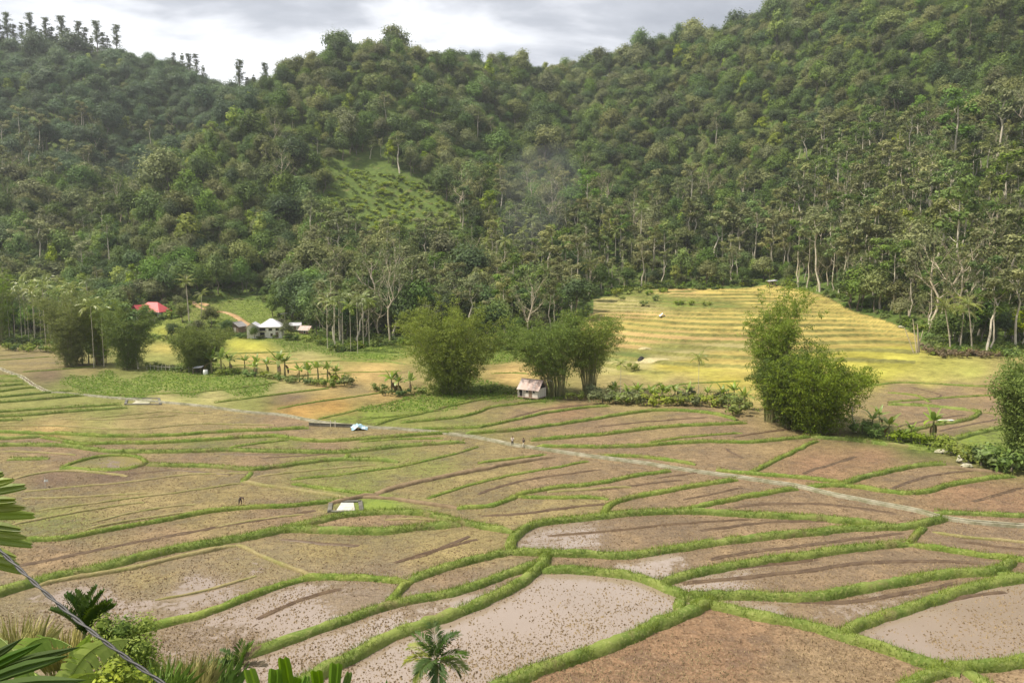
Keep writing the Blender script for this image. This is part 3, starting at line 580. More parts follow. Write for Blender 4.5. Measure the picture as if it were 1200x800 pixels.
# ------------------------------------------------------------------ what each field is: (px, py, colour, wet, green, tilled)
MUD = (0.325, 0.232, 0.138); RED = (0.340, 0.212, 0.126); STB = (0.330, 0.265, 0.122); GST = (0.245, 0.258, 0.080)
GRN = (0.150, 0.190, 0.050); PAL = (0.400, 0.350, 0.150); GLD = (0.480, 0.380, 0.115); TAN = (0.470, 0.330, 0.135); WET = (0.325, 0.245, 0.165)
LIM = (0.440, 0.420, 0.070); ORG = (0.430, 0.260, 0.085); DKG = (0.085, 0.125, 0.028); BRN = (0.200, 0.140, 0.100)
SEEDS = [
 (600,730,WET,.93,0,1),(500,780,WET,.92,0,1),(760,700,WET,.97,0,.6),(850,770,RED,.05,0,1),(950,780,MUD,.18,0,1),(730,790,RED,0,0,1),
 (1120,740,WET,.92,0,1),(1180,700,WET,.95,.3,.7),(1050,735,WET,.75,0,1),(980,718,MUD,.55,0,1),(870,705,MUD,.75,0,1),(1100,685,MUD,.5,0,1),
 (950,680,MUD,.42,0,1),(840,684,WET,.7,0,1),(1090,655,MUD,.3,0,1),(900,648,MUD,.2,0,1),(740,663,MUD,.62,0,1),(690,657,MUD,.35,0,1),
 (760,625,MUD,.25,0,1),(660,632,WET,.72,0,1),(900,617,MUD,.1,0,1),(900,590,MUD,.1,0,1),(1000,595,MUD,.1,0,1),(790,582,MUD,.1,.05,1),(850,570,MUD,.1,0,1),
 (1150,645,MUD,.35,.1,1),(1160,630,MUD,.3,.15,1),(1160,612,MUD,.2,.1,1),(1190,665,MUD,.3,0,1),(1185,590,RED,0,0,1),(1130,578,RED,0,0,1),(1080,558,MUD,0,0,1),(1020,535,RED,0,0,1),(960,545,RED,0,0,1),
 (840,535,MUD,0,0,1),(760,532,MUD,0,.05,1),(700,515,MUD,.1,.05,1),(850,505,MUD,.05,0,1),(700,500,MUD,.1,.1,1),(820,488,MUD,.1,0,1),(660,480,RED,.15,.05,1),(560,478,STB,.1,.25,1),(620,486,MUD,.2,.1,1),(540,496,GST,0,.4,.8),
 (1160,800,MUD,.3,0,1),(1130,795,MUD,.4,0,1),
 (445,591,(0.17,0.23,0.05),0,.8,.2),(560,690,WET,.55,0,1),(530,680,MUD,.45,0,1),(450,730,WET,.8,0,1),(560,705,WET,.75,0,1),(500,715,WET,.6,0,1),(520,655,STB,.12,.12,1),(560,630,STB,.14,.1,1),(400,640,STB,.16,.15,1),(430,690,WET,.52,.05,1),(340,715,WET,.84,0,1),(260,750,WET,.5,0,1),(360,745,WET,.8,0,1),
 (230,690,WET,.86,.03,1),(300,660,STB,.55,.08,1),(100,710,WET,.74,.05,1),(180,680,STB,.3,.1,1),(30,720,STB,.35,.1,1),(60,650,MUD,.05,.02,1),(200,625,MUD,.02,.02,1),(330,605,MUD,.05,.03,1),(450,610,MUD,.12,.1,1),(500,605,STB,.1,.2,1),
 (620,600,STB,.3,.1,1),(560,585,STB,.1,.12,1),(680,590,STB,.2,.1,1),(560,565,STB,.05,.1,.9),(480,572,STB,.05,.1,.9),(640,562,MUD,.05,.02,1),(720,565,MUD,.05,.05,1),(600,548,STB,.02,.1,1),(500,548,GST,.05,.22,.9),(420,562,GST,.05,.2,.9),(640,542,MUD,0,.05,1),
 (150,580,STB,.03,.15,1),(250,585,STB,.03,.15,1),(60,560,BRN,.02,.1,1),(130,558,BRN,.02,.1,1),(40,585,STB,.1,.18,1),(60,610,GST,.03,.28,1),(20,600,GST,.1,.25,1),(250,560,STB,.03,.2,1),(220,610,STB,0,.1,1),(130,541,(0.26,0.20,0.055),.8,.55,.2),
 (60,528,MUD,.05,.08,1),(30,545,STB,.05,.15,1),(230,536,MUD,.06,.1,1),(380,545,GST,.05,.25,1),(300,538,MUD,.05,.1,1),(120,535,GST,.05,.3,1),(380,522,MUD,.02,.12,1),(450,531,GST,.05,.2,1),(520,517,STB,.05,.2,1),(400,508,STB,.02,.2,1),(330,515,GST,.05,.3,1),(240,520,GST,.02,.3,1),
 (60,502,TAN,0,.1,.5),(200,503,STB,.02,.25,.8),(100,513,GST,.02,.4,.6),(150,494,STB,0,.35,.6),(60,493,STB,0,.2,.6),(250,490,STB,.02,.28,.8),(330,492,MUD,.02,.1,.9),(130,484,GST,0,.4,.5),(40,484,GST,0,.4,.5),(60,474,GST,0,.4,.5),(20,462,GST,0,.35,.5),(10,443,GST,0,.3,.5),(20,470,GST,0,.4,.5),(120,470,GST,0,.4,.5),(200,478,STB,0,.25,.6),(280,488,STB,0,.2,.8),
 (40,424,STB,.02,.12,.8),(60,440,BRN,0,.3,.7),(60,413,STB,0,.1,.8),(100,436,STB,0,.3,.6),(150,440,GST,0,.35,.5),(160,452,GRN,0,.75,.3),(120,446,GRN,0,.8,.3),(200,448,GRN,0,.85,.3),(270,452,GRN,0,.8,.3),(300,453,GRN,0,.8,.3),(90,447,GRN,0,.75,.3),(170,458,GRN,0,.7,.3),(230,455,GRN,0,.8,.3),(250,448,GRN,0,.8,.3),(300,447,GRN,0,.5,.3),(100,450,GRN,0,.55,.3),(80,456,GST,0,.4,.4),
 (250,463,PAL,0,.12,.2),(340,453,PAL,0,.1,.2),(190,465,PAL,0,.2,.2),(340,465,BRN,0,.05,1),(290,475,GST,0,.3,.6),(420,457,STB,0,.2,.8),(390,477,ORG,0,.12,.5),(450,463,TAN,0,.15,.5),(350,482,ORG,0,.2,.5),(480,475,GRN,0,.8,.2),(440,485,GRN,0,.8,.2),(530,466,GRN,0,.8,.2),(400,493,GRN,0,.7,.3),
 (300,406,LIM,0,.05,0),(280,403,LIM,0,.05,0),(360,418,PAL,0,.3,.1),(300,419,TAN,0,.1,.2),(350,431,TAN,0,.06,.2),(430,440,TAN,0,.08,.2),(440,430,TAN,0,.06,.2),(440,417,(0.14,0.24,0.03),0,.9,0),(420,408,DKG,0,.7,0),(380,408,GRN,0,.6,0),(330,399,GRN,0,.5,0),(390,447,TAN,0,.2,.3),(470,445,STB,0,.3,.5),
 (600,441,TAN,0,.08,.1),(600,431,TAN,0,.15,.1),(590,420,DKG,0,.8,0),(575,458,DKG,0,.9,0),(620,415,GRN,0,.8,0),(520,430,GRN,0,.5,0),(640,465,GRN,0,.7,.1),  # dark green beside the big bamboo's foot: its cast shadow put into the colour
 (195,389,LIM,0,.1,0),(193,407,GLD,0,.15,0),(210,383,GRN,0,.7,0),(175,395,GRN,0,.6,0),(200,399,GRN,0,.7,0),(225,395,DKG,0,.8,0),(245,400,GRN,0,.7,0),(255,392,GRN,0,.8,0),(300,395,GRN,0,.8,0),(340,397,GRN,0,.7,0),(355,405,GRN,0,.7,0),(250,410,GRN,0,.6,0),(230,415,GST,0,.5,0),(300,360,GRN,0,.7,0),(320,375,GRN,0,.7,0),(250,380,GRN,0,.7,0),(205,395,GRN,0,.5,0),(180,380,GRN,0,.6,0),(235,372,GST,0,.6,0),(270,385,GRN,0,.7,0),(185,420,GST,0,.4,.3),
 # the terraces
 (800,343,TAN,0,.1,0),(860,346,GLD,0,.08,0),(885,352,GLD,0,.05,0),(830,341,GLD,0,.05,0),(805,355,GRN,0,.85,0),(770,350,GRN,0,.7,0),(840,358,GRN,0,.6,0),(730,353,PAL,0,.35,0),(730,343,GRN,0,.85,0),(740,361,PAL,0,.4,0),(745,369,TAN,0,.15,0),(840,366,GLD,0,.05,0),
 (760,377,GLD,0,.05,0),(860,378,GLD,0,.03,0),(745,384,GLD,0,0,0),(840,388,GLD,0,0,0),(750,392,TAN,0,0,.1),(800,396,TAN,0,0,.1),(850,396,TAN,0,0,.1),(740,402,TAN,0,.1,.2),(790,407,GST,0,.2,.2),(850,406,PAL,0,.1,.1),(800,414,PAL,0,.15,0),(770,421,PAL,0,.2,0),(740,418,GRN,0,.5,0),(850,416,GLD,0,.2,0),
 (740,428,PAL,0,.45,0),(790,428,(0.40,0.34,0.07),0,.3,0),(850,426,GLD,0,.2,0),(830,437,(0.40,0.36,0.08),0,.35,0),(770,440,(0.36,0.34,0.09),0,.4,0),(850,448,(0.42,0.36,0.07),0,.3,0),(790,449,STB,0,.2,.5),(740,450,STB,0,.4,.4),(760,462,STB,0,.3,.6),(820,458,STB,0,.3,.7),
 (960,382,GLD,0,0,0),(1000,388,GLD,0,.03,0),(980,400,GLD,0,.03,0),(1030,400,GLD,0,.12,0),(1040,412,(0.40,0.37,0.07),0,.3,0),(1010,420,(0.42,0.38,0.07),0,.25,0),(1050,428,(0.38,0.36,0.07),0,.35,0),(1030,440,(0.40,0.38,0.07),0,.3,0),(1100,428,(0.36,0.35,0.085),0,.4,0),(1140,436,(0.34,0.34,0.085),0,.45,0),(1180,438,(0.31,0.26,0.10),0,.35,.3),
 (1090,444,(0.38,0.36,0.09),0,.35,.1),(1170,457,RED,0,.05,.8),(1170,447,STB,0,.25,.6),(1060,456,MUD,0,.1,.9),(1110,458,MUD,0,.2,.9),(1100,472,MUD,0,.03,1),(1170,475,MUD,0,.05,1),(1060,482,MUD,0,.05,1),(1100,485,MUD,0,.05,1),(1110,500,MUD,0,.05,1),(1160,492,MUD,0,.05,1),(1140,515,GRN,0,.8,.1),(1170,508,GRN,0,.7,.1),(1180,535,DKG,0,.9,0),(1000,480,STB,0,.3,.8),(1080,520,DKG,0,.7,.2),(1030,510,DKG,0,.7,.2),
]
SP_ = np.array([[s[0], s[1]] for s in SEEDS], float); SA = np.array([[*s[2], s[3], s[4], s[5]] for s in SEEDS], float); SA[:, 3] = np.where(SA[:, 5] > .75, np.maximum(SA[:, 3], .14), SA[:, 3]); SA[:, :3] *= np.where(SA[:, 5:6] > .65, .64, np.where(SA[:, 5:6] > .35, .68, .76)); SA[(SP_[:, 0] > 690) & (SP_[:, 1] < 445), :3] *= .98
SL = np.array([lab[min(799, max(0, int(s[1]))), int(s[0])] for s in SEEDS])

# ------------------------------------------------------------------ ground sheets
def tvals():
    a = np.arange(-.735, .7351, 2.1 / F); b = np.linspace(-1.25, -.74, 46); return np.r_[b, a, -b[::-1]]
def yvals():
    y = [33.0]
    while y[-1] < 402: y.append(y[-1] + min(max(y[-1] ** 2 / (F * H) * 1.15, .08), .95))
    return np.array(y)
TV, YV = tvals(), yvals()
gy, gt = np.meshgrid(YV, TV, indexing='ij'); gx = gt * gy
gz = terrain(gx, gy)
gpx, gpy = proj(gx, gy, gz)
slope_m = slope_near(gx, gy) > .02
ii = np.clip(gpy, 0, 799).astype(int); jx = np.clip(gpx, 0, 1199).astype(int)
vl = lab[ii, jx]
vl = np.where(gpy < edge_py(gpx), -2, vl)
vl = np.where(slope_m, -3, vl)
tm = terr_mask(gpx, gy) > .5
att = np.zeros((*gx.shape, 6))
fl = vl.ravel(); fx, fy = gpx.ravel(), gpy.ravel(); A2 = att.reshape(-1, 6); tmr = tm.ravel()
qx, qy = np.clip(fx, -60, 1260), np.clip(fy, 300, 830)
for L_ in np.unique(fl):
    k = np.flatnonzero((fl == L_) & ~tmr)
    if len(k) == 0: continue
    if L_ < -1:
        A2[k] = [0.06, 0.075, 0.025, 0, .7, 0]; continue
    own = np.flatnonzero(SL == L_)
    if len(own) == 0:
        cx_, cy_ = qx[k].mean(), qy[k].mean()
        own = np.argsort(((SP_[:, 0] - cx_) / 2.5) ** 2 + (SP_[:, 1] - cy_) ** 2)[:1]
    wsum = 0; acc = 0
    for s_ in own:
        wgt = 1 / ((((qx[k] - SP_[s_, 0]) / 2.2) ** 2 + (qy[k] - SP_[s_, 1]) ** 2 + 40) ** 1.6)
        acc = acc + wgt[:, None] * SA[s_]; wsum = wsum + wgt
    A2[k] = acc / wsum[:, None]
# terraces: every step takes its crop from the nearest seeds, each step a little different
k = np.flatnonzero(tmr)
tk, tf = terr_k(gx.ravel()[k], gy.ravel()[k])
acc = 0; wsum = 0
for s_ in np.flatnonzero((SP_[:, 0] > 690) & (SP_[:, 1] < 470)):
    wgt = 1 / ((((qx[k] - SP_[s_, 0]) / 5.0) ** 2 + (qy[k] - SP_[s_, 1]) ** 2 + 6) ** 2.2)
    acc = acc + wgt[:, None] * SA[s_]; wsum = wsum + wgt
c = acc / wsum[:, None]
jit = _h(tk.astype(np.int64) + 40, np.floor(gpx.ravel()[k] / 130 + .5 * _h(tk.astype(np.int64), tk.astype(np.int64) * 0, 3)).astype(np.int64), 77)
c[:, :3] *= (.82 + .36 * jit)[:, None]
ris = np.clip((tf - .80) / .05, 0, 1)[:, None]                                        # grassy riser between two steps
c = c * (1 - ris) + ris * np.array([0.165, 0.16, 0.048, 0, .4, 0])
A2[k] = c
# clods lift the tilled mud a little; standing water lies flat
till = att[..., 5] * (1 - np.clip(att[..., 3] * 1.3, 0, 1))
gz = gz + np.where(slope_m, 0, (fbm(gx / .55, gy / .55, 31, 2) - .5) * .16 * till * np.clip((170 - gy) / 60, 0, 1))
ROWS, COLS = gx.shape
vid = np.arange(ROWS * COLS).reshape(ROWS, COLS)
quads = np.stack([vid[:-1, :-1], vid[:-1, 1:], vid[1:, 1:], vid[1:, :-1]], -1).reshape(-1, 4)
cl = vl[:-1, :-1].ravel().copy(); cl[cl == -1] = -4
tq = tm[:-1, :-1].ravel(); tkq = np.full(ROWS * COLS, 0); tkq[k] = tk; tkq = tkq.reshape(ROWS, COLS)[:-1, :-1].ravel()
cl[tq] = 100000 + tkq[tq]
XYZ = np.stack([gx, gy, gz], -1).reshape(-1, 3)
def sheet(name, q, mat, label=None):
    used, inv = np.unique(q, return_inverse=True); mb = MB()
    mb.add(XYZ[used], inv.reshape(-1, 4), 0, .5, True); me = mb.mesh(name, mat)
    a = A2[used].astype(np.float32)
    ca = me.color_attributes.new('fcol', 'FLOAT_COLOR', 'POINT'); ca.data.foreach_set('color', np.c_[a[:, :3], np.ones(len(a), np.float32)].ravel())
    for i, nme in ((3, 'wet'), (4, 'green'), (5, 'till')):
        at = me.attributes.new(nme, 'FLOAT', 'POINT'); at.data.foreach_set('value', a[:, i].copy())
    return tag(link(name, me), label, kind='structure')
for L_ in np.unique(cl):
    q = quads[cl == L_]
    if L_ == -2: nm, mt = 'hill_foot', M['hill']
    elif L_ == -3: nm, mt = 'hillside', M['hill']
    elif L_ == -4: nm, mt = 'valley_floor', M['ground']
    elif L_ >= 100000: nm, mt = 'rice_terrace', M['ground']
    else: nm, mt = 'paddy_field', M['ground']
    sheet(nm, q, mt)
# far hills, coarser
hy = np.r_[np.arange(396, 900, 4.0), np.arange(900, 1290, 13.0)]; ht = np.linspace(-1.25, 1.25, 300)
yy, tt_ = np.meshgrid(hy, ht, indexing='ij'); xx = tt_ * yy; zz = terrain(xx, yy) - .25
vid2 = np.arange(xx.size).reshape(xx.shape)
tag(MB().add(np.stack([xx, yy, zz], -1).reshape(-1, 3), np.stack([vid2[:-1, :-1], vid2[:-1, 1:], vid2[1:, 1:], vid2[1:, :-1]], -1).reshape(-1, 4), 0, .5, True).build('hills', M['hill']), kind='structure')
# slope the photograph was taken from, and land to the sides
ny = np.r_[np.arange(-60, 33.2, 1.5)]; nx = np.linspace(-90, 90, 90)
yy, xx = np.meshgrid(ny, nx, indexing='ij'); zz = np.where(yy > 1, slope_near(xx, np.maximum(yy, 1.0)), 25.5) - np.where(yy < 3, 0.0, 0.0)
zz = np.maximum(np.minimum(zz, 26.0), 0) - .15
vid2 = np.arange(xx.size).reshape(xx.shape)
tag(MB().add(np.stack([xx, yy, zz], -1).reshape(-1, 3), np.stack([vid2[:-1, :-1], vid2[:-1, 1:], vid2[1:, 1:], vid2[1:, :-1]], -1).reshape(-1, 4), 0, .5, True).build('near_slope', M['hill']), kind='structure')
base = MB().add([(-1700, -400, -1.2), (1700, -400, -1.2), (1700, 1320, -1.2), (-1700, 1320, -1.2)], [[0, 1, 2, 3]]).build('ground', M['hill']); tag(base, kind='structure')

# ------------------------------------------------------------------ bunds, furrows, grass on the bunds
def ribbon(P, prof, z0, wob=.15):
    """a strip along P with a cross section prof: list of (offset, height)"""
    T = np.gradient(P, axis=0); T /= np.linalg.norm(T, axis=1)[:, None] + 1e-9; Nn = np.c_[-T[:, 1], T[:, 0]]
    n, k = len(P), len(prof); o = np.array(prof, float)
    s = np.arange(n); wv = 1 + wob * 2 * (fbm(s / 2.3, s * 0 + P[0, 0] * 3.3, 8) - .5)[:, None]
    hv = 1 + wob * 1.6 * (fbm(s / 1.7, s * 0 + P[0, 1] * 1.7, 12) - .5)[:, None]
    taper = np.clip(np.minimum(s, n - 1 - s) / 3.0 + .35, 0, 1)[:, None]
    XY = P[:, None] + Nn[:, None] * (o[None, :, 0:1] * wv[:, :, None])
    Z = z0[:, None] + o[None, :, 1] * hv * taper
    V = np.concatenate([XY, Z[..., None]], -1).reshape(-1, 3)
    i = np.arange(n - 1)[:, None] * k; j = np.arange(k - 1)[None]
    return V, np.stack([i + j, i + k + j, i + k + j + 1, i + j + 1], -1).reshape(-1, 4), Nn
blades = {'lush': [], 'yellow': []}
for (st, hw, hh, pts), P in zip(BUNDS, BLINES):
    z0 = terrain(P[:, 0], P[:, 1])
    D = P[:, 1].mean()
    hw *= .66 if D < 95 else .70; hh *= .85 if D < 95 else .80
    Tm = P[-1] - P[0]; sg = 1.0 if Tm[0] >= 0 else -1.0                 # the steep side faces down the valley, towards the camera
    prof = [(-sg * hw * a_, b_) for a_, b_ in ((1.15, -.25), (.98, hh * .40), (.72, hh * .90), (.30, hh), (-.35, hh * .93), (-.95, hh * .42), (-1.5, -.25))]
    if sg > 0: pass
    else: prof = prof[::-1]
    V, Q, Nn = ribbon(P, prof, z0, .34)
    V[:, 2] += (fbm(V[:, 0] / .8, V[:, 1] / .8, 4, 3) - .5) * .42 * min(1, hh)
    mt = {'lush': 'berm_lush', 'yellow': 'berm_yellow', 'tan': 'berm_tan', 'mud': 'mudberm'}[st]
    o = MB().add(V, Q, 0, .5, True).build('field_bund', M[mt]); tag(o, kind='structure')
    if st in blades and D < 215:
        for a in range(len(P) - 1):
            d = P[a, 1]
            if abs(P[a, 0] / d) > .80: continue
            if fbm(P[a, 0] / 4.0, P[a, 1] / 4.0, 66) > .66: continue
            nb = int((95 if st == 'lush' else 62) * min(1.0, (88 / d) ** 1.25) * hw / .8 * .62)
            u_ = rng.random(nb); off = (rng.random(nb) * 2 - 1) * hw * 1.12
            xy = P[a] + (P[a + 1] - P[a]) * u_[:, None] + Nn[a] * off[:, None]
            zz_ = z0[a] + hh * np.interp(-off * sg / hw, [-1.5, -.95, -.35, .3, .72, .98, 1.15], [-.3, .42, .93, 1, .9, .4, -.3]) - .03
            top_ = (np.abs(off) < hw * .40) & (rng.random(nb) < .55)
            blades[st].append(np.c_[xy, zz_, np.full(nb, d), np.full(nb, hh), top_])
def blade_mesh(B, name, mat, lmin, lmax, wd):
    n = len(B); ln = (lmin + (lmax - lmin) * rng.random(n)) * (0.6 + .5 * B[:, 4]); wv = wd * np.clip(B[:, 3] / 75, .9, 2.6) * (.7 + .6 * rng.random(n))
    an = rng.random(n) * 6.283; le = rng.normal(0, .55, (n, 2)) * ln[:, None]
    c = B[:, :3]; s = np.c_[np.cos(an), np.sin(an), 0 * an] * wv[:, None] / 2
    tip = c + np.c_[le, ln]
    V = np.stack([c - s, c + s, tip], 1).reshape(-1, 3)
    tone = np.repeat(np.clip(fbm(c[:, 0] / 2.5, c[:, 1] / 2.5, 40) * 1.4 - .35 + rng.normal(0, .16, n) + .45 * B[:, 5], 0, 1), 3)  # top blades yellower: trampled grass, with the sunlit edge put into the tone
    ln = ln * np.where(B[:, 5] > 0, .6, 1); tip = c + np.c_[le * .8, ln]; V = np.stack([c - s, c + s, tip], 1).reshape(-1, 3)
    mb = MB().add(V, np.arange(3 * n).reshape(-1, 3), 0, tone)
    return tag(mb.build(name, mat), 'short grass growing along the earth bunds between paddies', 'grass', kind='stuff')
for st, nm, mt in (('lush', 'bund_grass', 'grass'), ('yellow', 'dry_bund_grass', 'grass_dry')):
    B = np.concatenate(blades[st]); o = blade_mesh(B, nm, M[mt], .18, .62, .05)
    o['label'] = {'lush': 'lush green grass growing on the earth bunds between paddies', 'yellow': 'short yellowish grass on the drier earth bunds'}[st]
for wd, pts in FURROWS:
    wd *= .38
    P = line3(pts, .6, 0); z0 = terrain(P[:, 0], P[:, 1])
    V, Q, _ = ribbon(P, [(-wd * 1.1, -.08), (-wd * .8, .12), (-wd * .45, .05), (0, .02), (wd * .45, .05), (wd * .8, .12), (wd * 1.1, -.08)], z0, .35)
    V[:, 2] += (fbm(V[:, 0] / .5, V[:, 1] / .5, 14, 2) - .45) * .10
    tag(MB().add(V, Q, 0, .5, True).build('drainage_furrow', M['furrow']), kind='structure')
# irrigation channel: two concrete walls, an earth-brown floor of water between them
z0 = terrain(CH3[:, 0], CH3[:, 1])
pw = [(-.46, -.3), (-.46, .34), (-.32, .34), (-.32, .04), (.32, .04), (.32, .34), (.46, .34), (.46, -.3)]
T = np.gradient(CH3, axis=0); T /= np.linalg.norm(T, axis=1)[:, None]; Nn = np.c_[-T[:, 1], T[:, 0]]
zc_ = z0 * 0 + np.convolve(np.pad(z0, 4, mode='edge'), np.ones(9) / 9, 'valid')
ch = MB()
for a, b in ((0, 4), (4, 8)):
    pr = pw[a:b]; V = np.concatenate([np.c_[CH3 + Nn * o_, zc_ + h_] for o_, h_ in pr]); n = len(CH3); i = np.arange(n - 1)
    for q in range(3): ch.add(V, np.stack([q * n + i, q * n + i + 1, (q + 1) * n + i + 1, (q + 1) * n + i], -1))
V = np.concatenate([np.c_[CH3 - Nn * .34, zc_ + .10], np.c_[CH3 + Nn * .34, zc_ + .10]]); i = np.arange(n - 1)
cho = ch.build('irrigation_channel', M['concrete']); tag(cho, 'pale concrete irrigation channel crossing the paddies', kind='structure')
MB().add(V, np.stack([i, i + 1, n + i + 1, n + i], -1)).build('channel_bed', M['furrow'], cho)
# clods and tufts poking out of the tilled and flooded fields
kk = np.flatnonzero((A2[:, 5] > .5) & (fl >= 0) & ~tmr & (gy.ravel() < 150) & (np.abs(gt.ravel()) < .76))
pick = rng.choice(kk, 190000); pick = pick[rng.random(len(pick)) < np.clip(1.25 - np.abs(A2[pick, 3] - .5) * .9, .2, 1) * np.clip(fbm(gx.ravel()[pick] / 5, gy.ravel()[pick] / 5, 55) * 2.4 - .6, 0.05, 1)]
c = XYZ[pick] + np.c_[rng.normal(0, .12, (len(pick), 2)), np.zeros(len(pick))]; s = (.04 + .09 * rng.random(len(pick)) ** 2.2)[:, None]
a0 = rng.random(len(pick)) * 6.283
tet = [np.c_[np.cos(a0 + q) * s[:, 0] * rng.uniform(.7, 1.3, len(pick)), np.sin(a0 + q) * s[:, 0], 0 * a0 - .01] for q in (0, 2.1, 4.2)] + [np.c_[rng.normal(0, .02, len(pick)), rng.normal(0, .02, len(pick)), s[:, 0] * rng.uniform(.6, 1.3, len(pick))]]
V = np.stack([c + q for q in tet], 1).reshape(-1, 3); b4 = np.arange(len(pick))[:, None] * 4
Fc = np.concatenate([b4 + np.array([[0, 1, 3]]), b4 + np.array([[1, 2, 3]]), b4 + np.array([[2, 0, 3]])])
M['clod'] = simple('mud_clod', (0.105, 0.070, 0.042), (0.33, 0.25, 0.145), scale=.6, tone=True, obj=False, spec=.1)
tag(MB().add(V, Fc, 0, np.repeat(rng.random(len(pick)), 4)).build('mud_clods', M['clod']), 'small mud clods and stubble lumps scattered over the tilled paddies', 'mud clods', kind='stuff')
# leafy low crops on the green plots
kk = np.flatnonzero((A2[:, 4] > .5) & (fl >= 0) & ~tmr & (gy.ravel() > 150) & (np.abs(gt.ravel()) < .76))
pick = rng.choice(kk, 17000); c = XYZ[pick] + np.c_[rng.normal(0, .3, (len(pick), 2)), np.zeros(len(pick))]
vv, ff, tn = [], [], []
for q in range(3):
    a0 = rng.random(len(c)) * 6.283; ln = .12 + .28 * rng.random(len(c)); s_ = np.c_[np.cos(a0), np.sin(a0), 0 * a0]; s2 = np.c_[-np.sin(a0), np.cos(a0), 0 * a0] * .11
    vv.append(np.stack([c, c + s_ * .28 * ln[:, None] * 2 + s2 + [0, 0, .1], c + s_ * .9 * ln[:, None] + np.c_[0 * a0, 0 * a0, ln], c + s_ * .28 * ln[:, None] * 2 - s2 + [0, 0, .1]], 1).reshape(-1, 3)); tn.append(np.repeat(rng.random(len(c)), 4))
V = np.concatenate(vv); tag(MB().add(V, np.arange(len(V)).reshape(-1, 4), 0, np.concatenate(tn)).build('leafy_crop', M['crop']), 'low green leafy crop covering the plots beyond the channel', 'crop', kind='stuff')
# ------------------------------------------------------------------ vegetation builders
def nrm(a): return a / (np.linalg.norm(a, axis=-1, keepdims=True) + 1e-9)
def leafcards(mb, C, Nv, ln, wd, mat=0, tone=.5, r=rng, droop=0.0, U=None):
    """small rhombic leaf sprays at C, facing Nv"""
    n = len(C); Nv = nrm(Nv)
    if U is None:
        U = r.normal(size=(n, 3)); U[:, 2] -= droop
    U = nrm(U - Nv * (U * Nv).sum(1)[:, None]); Wv = np.cross(Nv, U)
    ln = np.broadcast_to(ln, (n,))[:, None] / 2; wd = np.broadcast_to(wd, (n,))[:, None] / 2
    V = np.stack([C - U * ln, C + Wv * wd - U * ln * .1, C + U * ln - Nv * ln * .25, C - Wv * wd - U * ln * .1], 1).reshape(-1, 3)
    return mb.add(V, np.arange(4 * n).reshape(-1, 4), mat, np.repeat(np.broadcast_to(tone, (n,)), 4))
ICO_V = None
def ico(c, r, rg, sq=(1, 1, 1), jit=.15):
    global ICO_V, ICO_F
    if ICO_V is None:
        p = (1 + 5 ** .5) / 2
        ICO_V = nrm(np.array([(-1,p,0),(1,p,0),(-1,-p,0),(1,-p,0),(0,-1,p),(0,1,p),(0,-1,-p),(0,1,-p),(p,0,-1),(p,0,1),(-p,0,-1),(-p,0,1)], float))
        ICO_F = np.array([(0,11,5),(0,5,1),(0,1,7),(0,7,10),(0,10,11),(1,5,9),(5,11,4),(11,10,2),(10,7,6),(7,1,8),(3,9,4),(3,4,2),(3,2,6),(3,6,8),(3,8,9),(4,9,5),(2,4,11),(6,2,10),(8,6,7),(9,8,1)])
    return np.array(c) + ICO_V * np.array(sq) * r * (1 + rg.uniform(-jit, jit, (12, 1))), ICO_F
def lobes_crown(mb, lobes, n, ln, wd, rg, up=.35, core=.72, mat=0, spread=.16, tbase=.42, tvar=.2):
    """foliage as many small leaf sprays over the shells of several lobes"""
    for (c, r, sq) in lobes:
        k = max(12, int(n * r * r)); d = nrm(rg.normal(size=(k, 3)) + [0, 0, up])
        rad = r * (1 + rg.normal(0, spread, k))[:, None]
        C = np.array(c) + d * rad * [1, 1, sq]
        nv = nrm(d * [1, 1, 1 / sq]) + rg.normal(0, .32, (k, 3)) + [0, 0, .45]
        t0 = np.clip(rg.normal(tbase, tvar * 1.25), 0, 1)
        tn = np.clip(t0 + rg.normal(0, .13, k), 0, 1)
        leafcards(mb, C, nv, ln * (.7 + .6 * rg.random(k)), wd * (.7 + .6 * rg.random(k)), mat, tn, rg)
        if core:
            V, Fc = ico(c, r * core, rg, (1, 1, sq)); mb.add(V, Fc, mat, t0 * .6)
    return mb
def branchy(mb, base, top, r0, rg, nb=5, spread=2.5, start=.55, k=6, rise=1.6, sub=2):
    """tapered trunk with limbs; returns the tips of the limbs"""
    base, top = np.array(base, float), np.array(top, float); n = 7; t = np.linspace(0, 1, n)[:, None]
    bend = rg.normal(0, .035, (n, 3)) * np.linalg.norm(top - base) * np.sin(t * 3.14); P = base + (top - base) * t + bend
    mb.tube(P, r0 * (1 - .72 * t[:, 0]), k); tips = [P[-1]]
    for b in range(nb):
        u = start + (1 - start) * (b + rg.random()) / nb * .95; i = min(int(u * (n - 1)), n - 2); f = u * (n - 1) - i; p = P[i] * (1 - f) + P[i + 1] * f
        a = b * 2.4 + rg.random() * .9; d = np.array([math.cos(a), math.sin(a), 0]); s = spread * (1.15 - .55 * u) * rg.uniform(.7, 1.2)
        q = np.array([p, p + d * s * .45 + [0, 0, rise * .30], p + d * s + [0, 0, rise * rg.uniform(.7, 1.2)]])
        rr = r0 * (1 - .72 * u) * .55; mb.tube(q, [rr, rr * .7, rr * .3], 4); tips.append(q[-1])
        for _ in range(sub):
            a2 = a + rg.normal(0, .8); d2 = np.array([math.cos(a2), math.sin(a2), 0]); st_ = q[1] * .5 + q[2] * .5
            e = st_ + d2 * s * .55 + [0, 0, rise * rg.uniform(.3, .9)]; mb.tube(np.array([st_, (st_ + e) / 2 + [0, 0, .1], e]), [rr * .5, rr * .35, rr * .15], 3); tips.append(e)
    return tips
